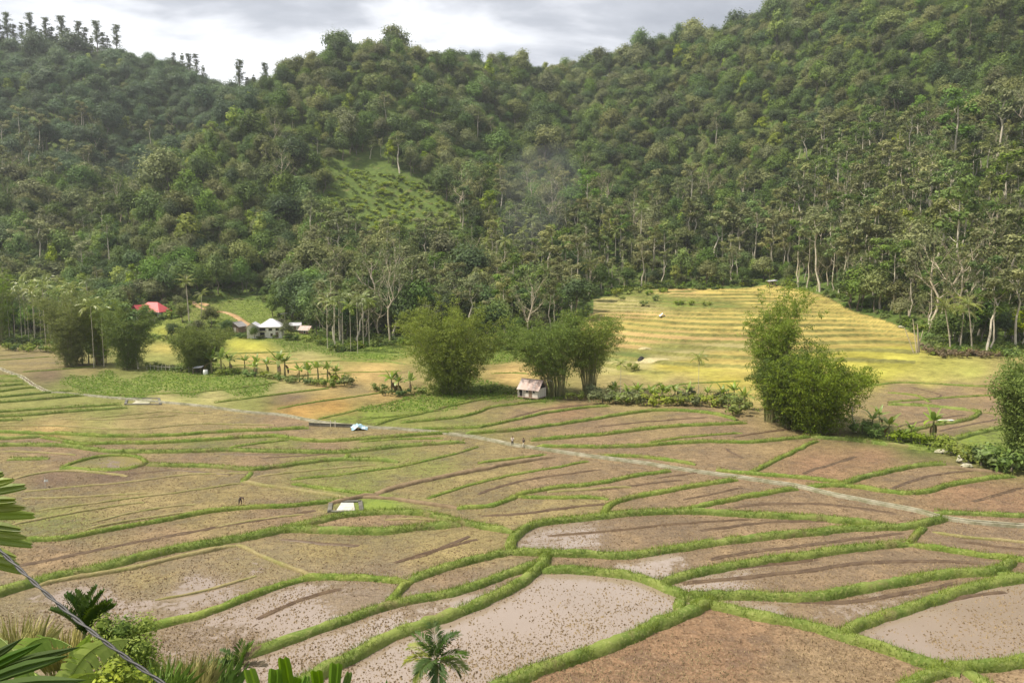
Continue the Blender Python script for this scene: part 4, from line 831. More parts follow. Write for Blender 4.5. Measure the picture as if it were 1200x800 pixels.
PROTO = {}                                                        # kind -> list of (trunk mesh, crown mesh, joined mesh)
def reg(kind, name, trunk, crown, tm_, cm_):
    tmesh, cmesh = trunk.mesh(name + '_trunk', tm_), crown.mesh(name + '_crown', cm_)
    j = MB(); j.V = trunk.V + [v for v in crown.V]; off = trunk.n
    j.F = trunk.F + [(f + off, 1, s) for f, m, s in crown.F]; j.T = trunk.T + crown.T; j.n = trunk.n + crown.n
    PROTO.setdefault(kind, []).append((tmesh, cmesh, j.mesh(name, [tm_, cm_])))
DM = ['dense', 'olive', 'deep', 'dense', 'cool', 'deep', 'pale_olive', 'dense', 'cool', 'cool']
for v in range(10):                                               # dense round-crowned broadleaf, about 10 m
    rg = np.random.default_rng(100 + v); t_, c_ = MB(), MB()
    branchy(t_, (0, 0, -1.5), (rg.normal(0, .4), rg.normal(0, .4), 6.2), .24, rg, 4, 2.4, sub=0)
    lob = []; nl = int(rg.integers(4, 8)); flat = rg.uniform(.6, .95)
    for b in range(nl):
        a = b * 2.4 + rg.random(); rr = (0 if b == 0 else 2.5 * math.sqrt(b / nl) * rg.uniform(.8, 1.25)); h = 7.9 - rr * rr * .30 + rg.normal(0, .7)
        lob.append(((math.cos(a) * rr, math.sin(a) * rr, h), rg.uniform(1.6, 2.7), flat * rg.uniform(.85, 1.1)))
    for b in range(4):
        a = rg.random() * 6.28; lob.append(((math.cos(a) * 2.6, math.sin(a) * 2.6, 4.4 + rg.random() * 1.4), rg.uniform(1.1, 1.7), .8))
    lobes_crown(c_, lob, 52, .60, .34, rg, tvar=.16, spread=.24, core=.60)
    reg('dense', 'broadleaf_tree', t_, c_, M['trunk'], M[DM[v]])
for v in range(2):                                                # bright young crowns
    rg = np.random.default_rng(140 + v); t_, c_ = MB(), MB()
    branchy(t_, (0, 0, -1.5), (0, 0, 6.5), .22, rg, 4, 2.0, sub=0)
    lob = [((math.cos(b * 2.4) * 1.9 * math.sqrt(b / 8), math.sin(b * 2.4) * 1.9 * math.sqrt(b / 8), 8.9 - b * .55 + rg.normal(0, .3)), rg.uniform(1.2, 1.7), .8) for b in range(9)]
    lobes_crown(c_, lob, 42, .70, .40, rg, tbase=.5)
    reg('bright', 'bright_tree', t_, c_, M['trunk'], M['bright'])
for v in range(4):                                                # tall, pale straight trunk, small high spreading crown
    rg = np.random.default_rng(160 + v); t_, c_ = MB(), MB()
    tips = branchy(t_, (0, 0, -1.5), (rg.normal(0, .9), rg.normal(0, .9), 13.5), .27, rg, 6, 2.6, .62, rise=1.5)
    lob = [(tuple(np.array(p) + [0, 0, .25]), rg.uniform(.75, 1.25), .55) for p in tips]
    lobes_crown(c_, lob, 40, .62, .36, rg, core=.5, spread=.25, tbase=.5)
    reg('tall', 'pale_trunk_tree', t_, c_, M['trunk_pale'], M[('pale_olive', 'olive', 'dense', 'pale_olive')[v]])
for v in range(3):                                                # nearly leafless
    rg = np.random.default_rng(180 + v); t_, c_ = MB(), MB()
    tips = branchy(t_, (0, 0, -1.5), (rg.normal(0, .7), rg.normal(0, .7), 11.5), .26, rg, 9, 3.4, .38, rise=2.8, sub=4)
    C = np.concatenate([np.array(p) + rg.normal(0, .45, (14, 3)) for p in tips])
    leafcards(c_, C, rg.normal(size=C.shape) + [0, 0, .5], .42, .2, 0, rg.random(len(C)), rg)
    reg('bare', 'bare_tree', t_, c_, M['trunk_bare'], M['scrub'])
for v in range(3):                                                # ridge conifers: tiers on a straight stem
    rg = np.random.default_rng(200 + v); t_, c_ = MB(), MB()
    t_.tube([(0, 0, -1.5), (0, 0, 7), (.2, 0, 15)], [.24, .17, .04], 5)
    for h in np.arange(4.0, 15.2, .55):
        if rg.random() < .22: continue
        rr = ((1 - (h - 4) / 12.5) * 3.6 + .45) * rg.uniform(.65, 1.2)
        for b in range(int(rg.integers(4, 8))):
            a = rg.random() * 6.28; k = 34; u = rg.random(k) ** .7 * rg.uniform(.45, 1.15)
            C = np.c_[np.cos(a) * rr * u, np.sin(a) * rr * u, h + .3 * u + 0 * u] + rg.normal(0, .16, (k, 3))
            leafcards(c_, C, rg.normal(0, .5, (k, 3)) + [0, 0, 1], .42, .17, 0, np.clip(rg.normal(.45, .2, k), 0, 1), rg, U=np.tile([math.cos(a), math.sin(a), -.2], (k, 1)) + rg.normal(0, .4, (k, 3)))
    reg('pine', 'conifer', t_, c_, M['trunk'], M['pine'])
def frond(mb, L_, az, el, droop, nl=14, ll=.7, lw=.09, mat=0, mat_r=0, r=rng, vee=.35, tone=.5, base=(0, 0, 0), sag=.35, t0=.14, fill=1.0, tw=0.0):
    """pinnate palm frond: curved midrib with two rows of leaflets"""
    n = 9; t = np.linspace(0, 1, n); ang = el - droop * t ** 1.4; ds = L_ / (n - 1)
    hx = np.r_[0, np.cumsum(np.cos(ang[:-1]) * ds)]; hz = np.r_[0, np.cumsum(np.sin(ang[:-1]) * ds)]
    D = np.array([math.cos(az), math.sin(az), 0]); S = np.array([-math.sin(az), math.cos(az), 0])
    P = np.array(base) + D * hx[:, None] + np.array([0, 0, 1.]) * hz[:, None]
    mb.tube(P, .022 * L_ * .35 * (1.1 - t) + .006, 3, mat_r, tone * .8)
    u = np.linspace(t0, .985, nl); C = np.stack([np.interp(u, t, P[:, i]) for i in range(3)], 1); A = np.interp(u, t, ang)
    Tn = D * np.cos(A)[:, None] + np.array([0, 0, 1.]) * np.sin(A)[:, None]; Up = -D * np.sin(A)[:, None] + np.array([0, 0, 1.]) * np.cos(A)[:, None]
    lenf = ll * np.sin(np.clip(.25 + u * 2.6, 0, 2.95)) ** .7 * (.85 + .3 * r.random(nl))
    for sd in (-1, 1):
        side = S * sd * math.cos(tw) + Up * sd * math.sin(tw)
        d = nrm(side * .85 + Tn * (.35 + .65 * u[:, None]) + Up * vee + r.normal(0, .07, (nl, 3)))
        mid = C + d * lenf[:, None] * .5; tip = C + d * lenf[:, None] + np.array([0, 0, -1.]) * (sag * lenf)[:, None]
        wv = Tn * lw / 2 * fill
        V = np.stack([C - wv * .6, mid + wv + [0, 0, -.02], tip, mid - wv], 1).reshape(-1, 3)
        mb.add(V, np.arange(4 * nl).reshape(-1, 4), mat, np.repeat(np.clip(tone + r.normal(0, .14, nl), 0, 1), 4))
    return mb
def palm_frond_meshes(kind, k, L_, nl, ll, lw, mats, drp, seed, sag=.35, vee=.35):
    out_ = []
    for i in range(k):
        r_ = np.random.default_rng(seed + i); mb = MB()
        frond(mb, L_ * r_.uniform(.85, 1.1), 0, 0, drp * r_.uniform(.8, 1.25), nl, ll, lw, 0, 0, r_, vee, r_.uniform(.3, .7), sag=sag); out_.append(mb.mesh(kind, mats))
    return out_
COCO_F = palm_frond_meshes('coconut_frond', 4, 4.6, 20, 1.0, .15, M['coco'], 1.25, 300, .55)
def coconut(loc, h, lean, label, nfr=15, sc=1.0, group=None, rz=0.0):
    r_ = np.random.default_rng(int(loc[0] * 13 + loc[1] * 7) & 0xffff)
    o = empty('coconut_palm', loc, rz, sc); tag(o, label, 'palm tree', group)
    t = np.linspace(0, 1, 7); top = np.array([lean[0], lean[1], h])
    MB().tube(np.c_[lean[0] * t ** 1.5, lean[1] * t ** 1.5, -0.8 + (h + .8) * t], .24 - .11 * t, 6).build('trunk', M['palm_trunk'], o)
    for i in range(nfr):
        f = link('frond', COCO_F[i % 4], o); f.location = top
        f.rotation_euler = (0, R(-72 + 95 * ((i * 5) % nfr) / nfr), i * 2.399 + r_.random() * .4)
    nut = MB()
    for i in range(5): V, Fc = ico((top[0] + .26 * math.cos(i * 1.3), top[1] + .26 * math.sin(i * 1.3), top[2] - .3), .16, r_); nut.add(V, Fc)
    nut.build('coconut_cluster', M['stem_green'], o)
    return o
def areca_mesh(seed):
    r_ = np.random.default_rng(seed); c_, t_ = MB(), MB(); h = 12.0
    t_.tube([(0, 0, -1), (r_.normal(0, .15), r_.normal(0, .15), 6), (0, 0, h)], [.13, .11, .09], 5)
    for i in range(9): frond(c_, r_.uniform(2.5, 3.2), i * 2.399, R(74 - 11.5 * i), 1.25, 9, 1.0, .3, 0, 0, r_, .25, r_.uniform(.2, .75), (0, 0, h), .5)
    return t_.mesh('areca_trunk', M['trunk_pale']), c_.mesh('areca_crown', M['palm'])
ARECA = [areca_mesh(330 + i) for i in range(3)]
for a_ in ARECA[:2]:
    j = MB(); PROTO.setdefault('areca', []).append((a_[0], a_[1], None))

def bamboo(loc, h, wd, label, mat='bamboo', n=46, per=250, seed=0, low=.10, lean=(0, 0), arch=1.0, base=.12, leaf=.52, thin=1.0, name='bamboo_clump', group=None, tb=.45, skirt=0.0):
    """a clump of culms that arch outwards, leafed in drooping tufts"""
    r_ = np.random.default_rng(500 + seed); o = empty(name, loc); tag(o, label, 'bamboo', group)
    cu, fo = MB(), MB(); t = np.linspace(0, 1, 9); secf = r_.uniform(.68, 1.06, 13)
    for i in range(n):
        a = r_.random() * 6.283; q = math.sqrt(r_.random()); b = np.array([math.cos(a), math.sin(a)]) * wd * base * q
        sec = int((a / 6.283 * 6 + (q > .55) * 6)); hh = 1.1 * h * r_.uniform(.80, 1.02) * (1 - .14 * q) * secf[sec]; out = np.array([math.cos(a) * wd * .56, math.sin(a) * wd * .50]) * q * r_.uniform(.75, 1.15) * arch
        P = np.c_[b[0] + (out[0] + lean[0]) * t ** 1.7, b[1] + (out[1] + lean[1]) * t ** 1.7, hh * (t * (1.10 - .22 * t * q) ) / (1.10 - .22 * q) - .18 * hh * q * np.clip(t - .75, 0, 1) * 2 - .2 * (1 - t)]
        cu.tube(P, .065 * thin * (1.15 - t), 4, 0, r_.random())
        k = int(1.7 * per * r_.uniform(.7, 1.3)); ntuft = max(4, k // 12)
        u = low + (1 - low) * r_.random(ntuft) ** .8
        pc = np.stack([np.interp(u, t, P[:, d]) for d in range(3)], 1)
        sp = (.35 + wd * .075 * np.sin(np.clip(u * 3.0, 0, 3.14)))[:, None]
        pc = pc + r_.normal(0, 1, (ntuft, 3)) * sp * [1, 1, .5]
        pc[:, 2] = np.maximum(pc[:, 2], .25)
        tt0 = np.clip(tb + r_.normal(0, .2, ntuft), 0, 1)
        idx = np.repeat(np.arange(ntuft), 12); C = pc[idx] + r_.normal(0, .34, (len(idx), 3)) * [1, 1, .62]
        nv = nrm(r_.normal(size=C.shape) + [0, 0, 1.0]); Ud = nrm(r_.normal(0, .8, C.shape) + [0, 0, -.75])
        leafcards(fo, C, nv, leaf * (.7 + .6 * r_.random(len(C))), leaf * .30, 0, np.clip(tt0[idx] + r_.normal(0, .12, len(C)), 0, 1), r_, U=Ud)
    if skirt:                                                        # drooping outer sprays that hide the foot of the clump
        ntuft = int(n * per / 12 * skirt); a = r_.random(ntuft) * 6.283; zz0 = h * (.03 + .55 * r_.random(ntuft)); rad = wd * (.20 + .30 * np.clip(zz0 / (h * .5), 0, 1)) * np.sqrt(r_.random(ntuft)) * 1.05
        pc = np.c_[np.cos(a) * rad, np.sin(a) * rad, zz0]; tt0 = np.clip(tb - .05 + r_.normal(0, .2, ntuft), 0, 1); idx = np.repeat(np.arange(ntuft), 12)
        C = pc[idx] + r_.normal(0, .36, (len(idx), 3)) * [1, 1, .7]; C[:, 2] = np.maximum(C[:, 2], .1)
        leafcards(fo, C, nrm(r_.normal(size=C.shape) + [0, 0, 1.0]), leaf * (.7 + .6 * r_.random(len(C))), leaf * .30, 0, np.clip(tt0[idx] + r_.normal(0, .12, len(C)), 0, 1), r_, U=nrm(r_.normal(0, .8, C.shape) + [0, 0, -.75]))
    cu.build('culms', M['culm'], o); fo.build('foliage', M[mat], o)
    return o
def banana_leaf_mesh(L_, wd, droop, seed, el=0.0, curl=.25):
    r_ = np.random.default_rng(seed); n = 10; t = np.linspace(0, 1, n); ang = el - droop * t ** 1.3; ds = L_ / (n - 1)
    x = np.r_[0, np.cumsum(np.cos(ang[:-1]) * ds)]; z = np.r_[0, np.cumsum(np.sin(ang[:-1]) * ds)]
    wv = wd / 2 * np.where(t < .16, .10, np.sin(np.clip((t - .12) / .88, 0, 1) ** .62 * math.pi) ** .55 + .03)
    mb = MB(); rows = []
    for s_, f in ((-1, 1), (-.5, .5), (0, 0), (.5, .5), (1, 1)):
        rows.append(np.c_[x + np.sin(ang) * -abs(f) * wv * 0, s_ * wv * (1 + r_.normal(0, .06, n) * abs(f)), z + curl * wv * abs(s_) * (.9 - 1.7 * abs(s_))])
    V = np.concatenate(rows); q = []
    for a in range(4):
        for i in range(n - 1): q.append([a * n + i, a * n + i + 1, (a + 1) * n + i + 1, (a + 1) * n + i])
    mb.add(V, q, 0, np.clip(r_.uniform(.25, .8) + r_.normal(0, .05, len(V)), 0, 1), True)
    return mb
BAN_L = [banana_leaf_mesh(2.3 * s_, .58, d_, 400 + i, 0).mesh('banana_leaf', M['banana']) for i, (s_, d_) in enumerate(((1, .7), (1.1, 1.2), (.9, 1.7), (.8, .5)))]
BAN_D = [banana_leaf_mesh(1.9, .42, 1.6, 410 + i, 0).mesh('dead_banana_leaf', M['dead_leaf']) for i in range(2)]
BAN_S = MB().tube([(0, 0, -.3), (.03, .02, 1.0), (0, .05, 2.1)], [.17, .14, .08], 7).mesh('banana_stem', M['stem_green'])
def banana(loc, label, sc=1.0, seed=0, nl=8, group='banana plants along the paddy edge', dead=2, up=0):
    r_ = np.random.default_rng(600 + seed); o = empty('banana_plant', loc, r_.random() * 6.28, sc); tag(o, label, 'banana plant', group)
    link('pseudostem', BAN_S, o)
    for i in range(nl):
        l = link('leaf', BAN_L[(i + seed) % 4], o); l.location = (0, .05, 2.0); l.rotation_euler = (r_.normal(0, .15), R(-78 + up + (62 - up) * i / nl), i * 2.399 + r_.normal(0, .25)); l.scale = (r_.uniform(.8, 1.1),) * 3
    for i in range(dead):
        l = link('dead_leaf', BAN_D[i % 2], o); l.location = (0, .03, 1.75); l.rotation_euler = (r_.normal(0, .2), R(20 + 25 * r_.random()), r_.random() * 6.28)
    return o
def tree_individual(kind, v, loc, sc, rz, name, label, group=None, cat='tree', sz=1.0):
    tmesh, cmesh, _ = PROTO[kind][v % len(PROTO[kind])]
    o = empty(name, loc, rz, sc); o.scale = (sc, sc, sc * sz); tag(o, label, cat, group); link('trunk', tmesh, o); link('crown', cmesh, o); return o
def scrub_mesh(seed, mat, h=1.6, r=1.3, n=46, ln=.42, wd=.22, tb=.45):
    r_ = np.random.default_rng(seed); mb = MB()
    lob = [((r_.normal(0, r * .5), r_.normal(0, r * .5), h * r_.uniform(.25, .7)), r * r_.uniform(.35, .65), .8) for _ in range(7)]
    lobes_crown(mb, lob, n, ln, wd, r_, core=.6, spread=.3, tbase=tb); return mb.mesh('scrub', M[mat])

# ------------------------------------------------------------------ the forest
CLEAR = [[(375,195),(420,188),(478,206),(532,250),(548,290),(430,305),(388,268)], [(222,345),(300,345),(330,365),(330,385),(225,378)], [(1060,372),(1084,380),(1092,420),(1040,420)]]
def inpoly(px, py, poly):
    c = np.zeros(np.shape(px), bool); n = len(poly)
    for i in range(n):
        x1, y1 = poly[i]; x2, y2 = poly[(i + 1) % n]
        c ^= ((y1 > py) != (y2 > py)) & (px < (x2 - x1) * (py - y1) / (y2 - y1 + 1e-9) + x1)
    return c
_ty = np.arange(36, 1240, 6.0); _tt = np.linspace(-1.1, 1.1, 221); _a, _b = np.meshgrid(_ty, _tt, indexing='ij')
RUN = np.maximum.accumulate((terrain(_a * _b, _a) - H) / _a, 0)
def seen(x, y, z, top=14, slack=.012):
    i = np.clip(((y - 42) / 6).astype(int), 0, len(_ty) - 1); j = np.clip(np.round((x / y + 1.1) / .01).astype(int), 0, 220)
    return (z + top - H) / y > RUN[i, j] - slack
fr = np.random.default_rng(77); PX, PYy = [], []
y = 225.0
while y < 900:
    s = 5.5 + y * .0058
    x = np.arange(-.93 * y, .93 * y, s); PX.append(x + fr.uniform(-.46, .46, len(x)) * s); PYy.append(y + fr.uniform(-.46, .46, len(x)) * s); y += s * .93
X, Y = np.concatenate(PX), np.concatenate(PYy); Z = terrain(X, Y); px, py = proj(X, Y, Z)
ok = (py < edge_py(px) - 1) & (terr_mask(px, Y) < .1) & seen(X, Y, Z)
for c_ in CLEAR: ok &= ~inpoly(px, py, c_)
X, Y, Z, px, py = X[ok], Y[ok], Z[ok], px[ok], py[ok]
pt = fr.random(len(X)); patch = fbm(X / 55, Y / 55, 91)
def fc_kind(px, py, u, p):
    pt_ = .05 + .05 * (p > .55); pb = .012; pbr = .05 + .07 * (p > .6)
    if px > 930 and py > 165: pt_, pb, pbr = .42, .19, .05
    elif 380 < px < 950 and py > 235: pt_, pb, pbr = .36, .08, .04
    elif px < 130 and 150 < py < 330: pt_, pb, pbr = .22, .05, .03
    if px < 110 and py > 355: return 'areca' if u < .35 else 'dense'
    if 520 < px < 760 and 285 < py < 350 and u > .80: return 'areca'
    if 370 < px < 440 and py > 375 and u > .6: return 'areca'
    if py < 150: pt_, pb, pbr = .0, 0.0, .03
    return 'tall' if u < pt_ else 'bare' if u < pt_ + pb else 'bright' if u < pt_ + pb + pbr else 'dense'
KD = np.array([fc_kind(a, b, u, p) for a, b, u, p in zip(px, py, pt, patch)])
SC = (1.06 + .0007 * np.clip(Y - 250, 0, 600)) * fr.uniform(.74, 1.28, len(X))
SC *= np.exp(fr.normal(0, .22, len(X))); SC *= np.where((py > 270) & (px > 300), 1.22, 1.0)
SC *= np.where((KD == 'tall') & (px > 900) & (py > 180), 1.28, 1) * np.where((KD == 'dense') & (px > 930) & (py > 200), .85, 1)
SC *= np.where(KD == 'tall', .92, 1) * np.where(KD == 'areca', .85 / .95, 1)
SC *= np.where((px > 940) & (py > 200), 1.08, 1)
# trees that grow closest to the field edge stay low in front of the houses
for (a, b, c0, c1, f) in ((205, 335, 350, 400, .55), (150, 206, 360, 400, .4), (690, 960, 310, 352, .72)): SC *= np.where((px > a) & (px < b) & (py > c0) & (py < c1), f, 1)
VAR = fr.integers(0, 8, len(X)); VAR = np.where((fr.random(len(X)) < .97) & (Y > 548) & (px < 300), fr.choice([4, 8, 9], len(X)), VAR); VAR = np.where((VAR == 4) & ((Y < 540) | (px > 300)), 1, VAR); VAR = np.where((fr.random(len(X)) < .35) & (py > 220) & (px > 900), 6, VAR); VAR = np.where((KD != 'dense') & (VAR > 7), 0, VAR); RZ = fr.random(len(X)) * 6.283
order = np.argsort(Y / SC)                                          # largest in the picture first
vis = (px > -15) & (px < 1215)
IND = [i for i in order if vis[i] and seen(X[i:i + 1], Y[i:i + 1], Z[i:i + 1], 9, 0)[0]][:285]
indset = set(IND)
LMK = [('the red-roofed house', 182, 362), ('the white house', 312, 378), ('the bare pale tree', 455, 330), ('the small terrace hut', 905, 333), ('the four coconut palms', 1120, 360),
       ('the big rounded bamboo', 528, 400), ('the twin bamboo clumps', 660, 400), ('the hillside clearing', 450, 240), ('the areca grove', 55, 375), ('the tall bamboo', 905, 400),
       ('the brown cliff', 1165, 135), ('the orange dirt track', 262, 362), ('the terrace top', 820, 338), ('the right-edge bamboo', 1190, 460), ('the split pale stumps', 1073, 385)]
KW = {'dense': ('broadleaf_tree', ['dense dark round-crowned tree', 'bushy mid green tree', 'lumpy olive green tree', 'cool bluish-green tree', 'pale grey-olive tree']), 'bright': ('bright_tree', ['bright yellow-green leafy tree']), 'tall': ('pale_trunk_tree', ['tall pale-trunked thin-crowned tree']),
      'bare': ('bare_tree', ['nearly leafless pale tree']), 'areca': ('areca_palm', ['slender pale-stemmed areca palm']), 'pine': ('conifer', ['dark feathery conifer'])}
def where(px_, py_):
    best = min(LMK, key=lambda l: (l[1] - px_) ** 2 + ((l[2] - py_) * 1.4) ** 2); dx, dy = px_ - best[1], py_ - best[2]
    rel = []
    if abs(dy) > 9: rel.append('above' if dy < 0 else 'below')
    if abs(dx) > 16: rel.append('left of' if dx < 0 else 'right of')
    d = math.hypot(dx, dy); far = 'just ' if d < 45 else 'far ' if d > 120 else ''
    if not rel: return 'right behind ' + best[0]
    return f"{far}{' '.join(rel)} {best[0]}"
used = {}
def uniq(lbl, o):
    used.setdefault(lbl, []).append(o)
for i in IND:
    kd = KD[i]; nm, words = KW[kd]; v = int(VAR[i]); nvar = len(PROTO[kd])
    wd_ = words[0] if len(words) == 1 else {'dense': words[1], 'olive': words[2], 'deep': words[0], 'cool': words[3], 'pale_olive': words[4]}[DM[v % nvar]]
    size = '' if .8 < SC[i] < 1.25 else 'small ' if SC[i] <= .8 else 'large '
    o = tree_individual(kd, v, (X[i], Y[i], Z[i]), SC[i], RZ[i], nm, None, cat='palm tree' if kd == 'areca' else 'tree', sz=fr.uniform(.85, 1.2))
    uniq(f"{size}{wd_} {where(px[i], py[i] - 4 * SC[i] / mpp(Y[i]))}", o)
ORD = ['first', 'second', 'third', 'fourth', 'fifth', 'sixth', 'seventh', 'eighth', 'ninth', 'tenth', 'eleventh', 'twelfth', 'thirteenth', 'fourteenth', 'fifteenth', 'sixteenth']
for lbl, os_ in used.items():
    os_.sort(key=lambda o: proj(o.location.x, o.location.y, o.location.z + 5)[0])
    for q, o in enumerate(os_):
        o['group'] = 'forest trees near the foot of the hills'
        o['label'] = lbl if len(os_) == 1 else f"{lbl}, {ORD[min(q, 15)]} from left"

def scatter(name, pts, sc, rz, idx, coll, label, cat):
    """one object: many plants placed by geometry nodes"""
    me = bpy.data.meshes.new(name); me.vertices.add(len(pts)); me.vertices.foreach_set('co', np.asarray(pts, np.float32).ravel())
    va = me.attributes.new('sv', 'FLOAT_VECTOR', 'POINT'); r_ = np.random.default_rng(len(pts)); sv = np.asarray(sc)[:, None] * r_.uniform([.78, .78, .80], [1.25, 1.25, 1.32], (len(pts), 3)); va.data.foreach_set('vector', sv.astype(np.float32).ravel())
    for nme, ty, d in (('sc', 'FLOAT', sc), ('rz', 'FLOAT', rz), ('idx', 'INT', idx)):
        at = me.attributes.new(nme, ty, 'POINT'); at.data.foreach_set('value', np.asarray(d, np.float32 if ty == 'FLOAT' else np.int32))
    o = link(name, me); tag(o, label, cat, kind='stuff')
    g = bpy.data.node_groups.new(name, 'GeometryNodeTree')
    g.interface.new_socket('Geometry', in_out='INPUT', socket_type='NodeSocketGeometry'); g.interface.new_socket('Geometry', in_out='OUTPUT', socket_type='NodeSocketGeometry')
    gi, go = g.nodes.new('NodeGroupInput'), g.nodes.new('NodeGroupOutput'); ip = g.nodes.new('GeometryNodeInstanceOnPoints'); ci = g.nodes.new('GeometryNodeCollectionInfo')
    ci.inputs['Collection'].default_value = coll; ci.inputs['Separate Children'].default_value = True; ci.inputs['Reset Children'].default_value = True
    ip.inputs['Pick Instance'].default_value = True
    def na(nm_, ty):
        n = g.nodes.new('GeometryNodeInputNamedAttribute'); n.data_type = ty; n.inputs['Name'].default_value = nm_; return [q for q in n.outputs if q.enabled and q.name == 'Attribute'][0]
    cx = g.nodes.new('ShaderNodeCombineXYZ'); g.links.new(na('rz', 'FLOAT'), cx.inputs[2])
    g.links.new(gi.outputs[0], ip.inputs['Points']); g.links.new(ci.outputs[0], ip.inputs['Instance']); g.links.new(na('idx', 'INT'), ip.inputs['Instance Index'])
    g.links.new(cx.outputs[0], ip.inputs['Rotation']); g.links.new(na('sv', 'FLOAT_VECTOR'), ip.inputs['Scale']); g.links.new(ip.outputs[0], go.inputs[0])
    md = o.modifiers.new('scatter', 'NODES'); md.node_group = g
    return o
fcoll = bpy.data.collections.new('forest_kinds'); OFF = {}; n_ = 0                # not linked to the scene: only a source of shapes
for kd in ('dense', 'bright', 'tall', 'bare', 'areca'):
    OFF[kd] = (n_, len(PROTO[kd]))
    for (tmesh, cmesh, jm) in PROTO[kd]:
        if jm is None:
            jm = bpy.data.meshes.new('areca_palm'); import bmesh
            bm = bmesh.new(); bm.from_mesh(tmesh); k0 = len(bm.faces); bm.from_mesh(cmesh); bm.faces.ensure_lookup_table()
            for q in range(k0, len(bm.faces)): bm.faces[q].material_index = 1
            bm.to_mesh(jm); bm.free(); jm.materials.append(M['trunk_pale']); jm.materials.append(M['palm'])
        o = bpy.data.objects.new('kind_%03d' % n_, jm); fcoll.objects.link(o); n_ += 1
rest = [i for i in range(len(X)) if i not in indset]
scatter('forest', np.c_[X, Y, Z][rest], SC[rest], RZ[rest], [OFF[KD[i]][0] + VAR[i] % OFF[KD[i]][1] for i in rest], fcoll, 'unbroken tropical forest covering the hills behind the valley', 'forest')
# undergrowth between and below the trees, shrubs of the clearing and of the cut slope
ucoll = bpy.data.collections.new('undergrowth_kinds')
for q, (sd, mt) in enumerate(((700, 'scrub_green'), (701, 'scrub_green'), (702, 'dense'), (703, 'scrub'), (704, 'bright'))):
    o = bpy.data.objects.new('kind_%03d' % q, scrub_mesh(sd, mt)); ucoll.objects.link(o)
ur = np.random.default_rng(88); n = 26000
tt_ = ur.uniform(-.80, .80, n); yy_ = 185 + (ur.random(n) ** 1.3) * 330; xx_ = tt_ * yy_; zz_ = terrain(xx_, yy_); ux, uy = proj(xx_, yy_, zz_)
e_ = edge_py(ux); infor = (uy < e_ + 3); keep = infor & seen(xx_, yy_, zz_, 3, .002) & (terr_mask(ux, yy_) < .3)
c0 = inpoly(ux, uy, CLEAR[0]); c1 = inpoly(ux, uy, CLEAR[1])
keep &= ~(c1 & (ur.random(n) < .55))
frontstrip = np.abs(uy - e_) < 7
keep &= c0 | c1 | frontstrip | (ur.random(n) < .38)
kx = np.where(c0, ur.choice([0, 4, 4, 4], n), np.where(c1, ur.choice([0, 3, 1], n), np.where(frontstrip, ur.choice([0, 1, 2, 2], n), ur.choice([0, 2, 2, 3, 2], n))))
usc = np.where(c0, ur.uniform(.7, 1.5, n), np.where(c1, ur.uniform(.4, .9, n), ur.uniform(.7, 1.7, n)))
scatter('undergrowth', np.c_[xx_, yy_, zz_][keep], usc[keep], (ur.random(n) * 6.28)[keep], kx[keep], ucoll, 'low green scrub at the forest edge, in the hillside clearing and on the cut slope', 'undergrowth')
# ------------------------------------------------------------------ bamboo clumps, palms and single trees one can point at
def hp(loc, hpx): return hpx * mpp(loc[1])
BAM = [  # px, py, height px, width px, label, options
 (84,429,93,60,'big yellow-green bamboo clump on the left beside the areca grove',dict(n=60,per=300,seed=1,mat='bamboo',tb=.55,skirt=.3)),
 (118,427,86,50,'mid green bamboo behind the two thin areca stems on the left',dict(n=44,per=260,seed=2,mat='bamboo')),
 (152,432,80,56,'dark bushy bamboo with a pale stem to the left of the red-roofed house',dict(n=50,per=280,seed=3,mat='bamboo_dark',skirt=.35)),
 (233,435,54,58,'low dark round bamboo beside the small white lean-to',dict(n=56,per=260,seed=4,mat='bamboo_dark',arch=1.1,skirt=.5)),
 (528,460,108,108,'big rounded bamboo clump left of the rusty-roofed hut',dict(n=84,per=330,seed=5,mat='bamboo',arch=1.0,skirt=.45)),
 (652,464,104,96,'arching dark bamboo right behind the rusty-roofed hut',dict(n=76,per=260,seed=6,mat='bamboo',low=.30,lean=(-4.2,0),arch=1.0,tb=.32)),
 (690,461,106,66,'upright light green bamboo with bare stems to the right of the hut',dict(n=60,per=260,seed=7,mat='bamboo',low=.32,arch=.95,tb=.6)),
 (903,494,178,66,'tall pale green bamboo rising in front of the golden terraces',dict(n=52,per=260,seed=8,mat='bamboo',low=.12,lean=(1.0,0),tb=.65)),
 (957,507,106,110,'wide round bamboo at the right of the tall one',dict(n=84,per=230,seed=9,mat='bamboo',arch=1.02,tb=.45,skirt=.28)),
 (930,501,112,84,'lower dark bamboo at the foot of the tall pale one',dict(n=40,per=260,seed=12,mat='bamboo_dark',skirt=.4)),
 (1199,549,160,62,'bright yellow-green bamboo cut by the right edge',dict(n=60,per=330,seed=10,mat='bamboo_light',tb=.5,skirt=.35)),
 (0,403,92,46,'bright yellow-green bamboo at the left edge',dict(n=46,per=240,seed=11,mat='bamboo_light')),
]
for px, py, h_, w_, lb, kw in BAM:
    p = G(px, py); bamboo(p, hp(p, h_), hp(p, w_), lb, group='bamboo clumps on the valley floor', **kw)
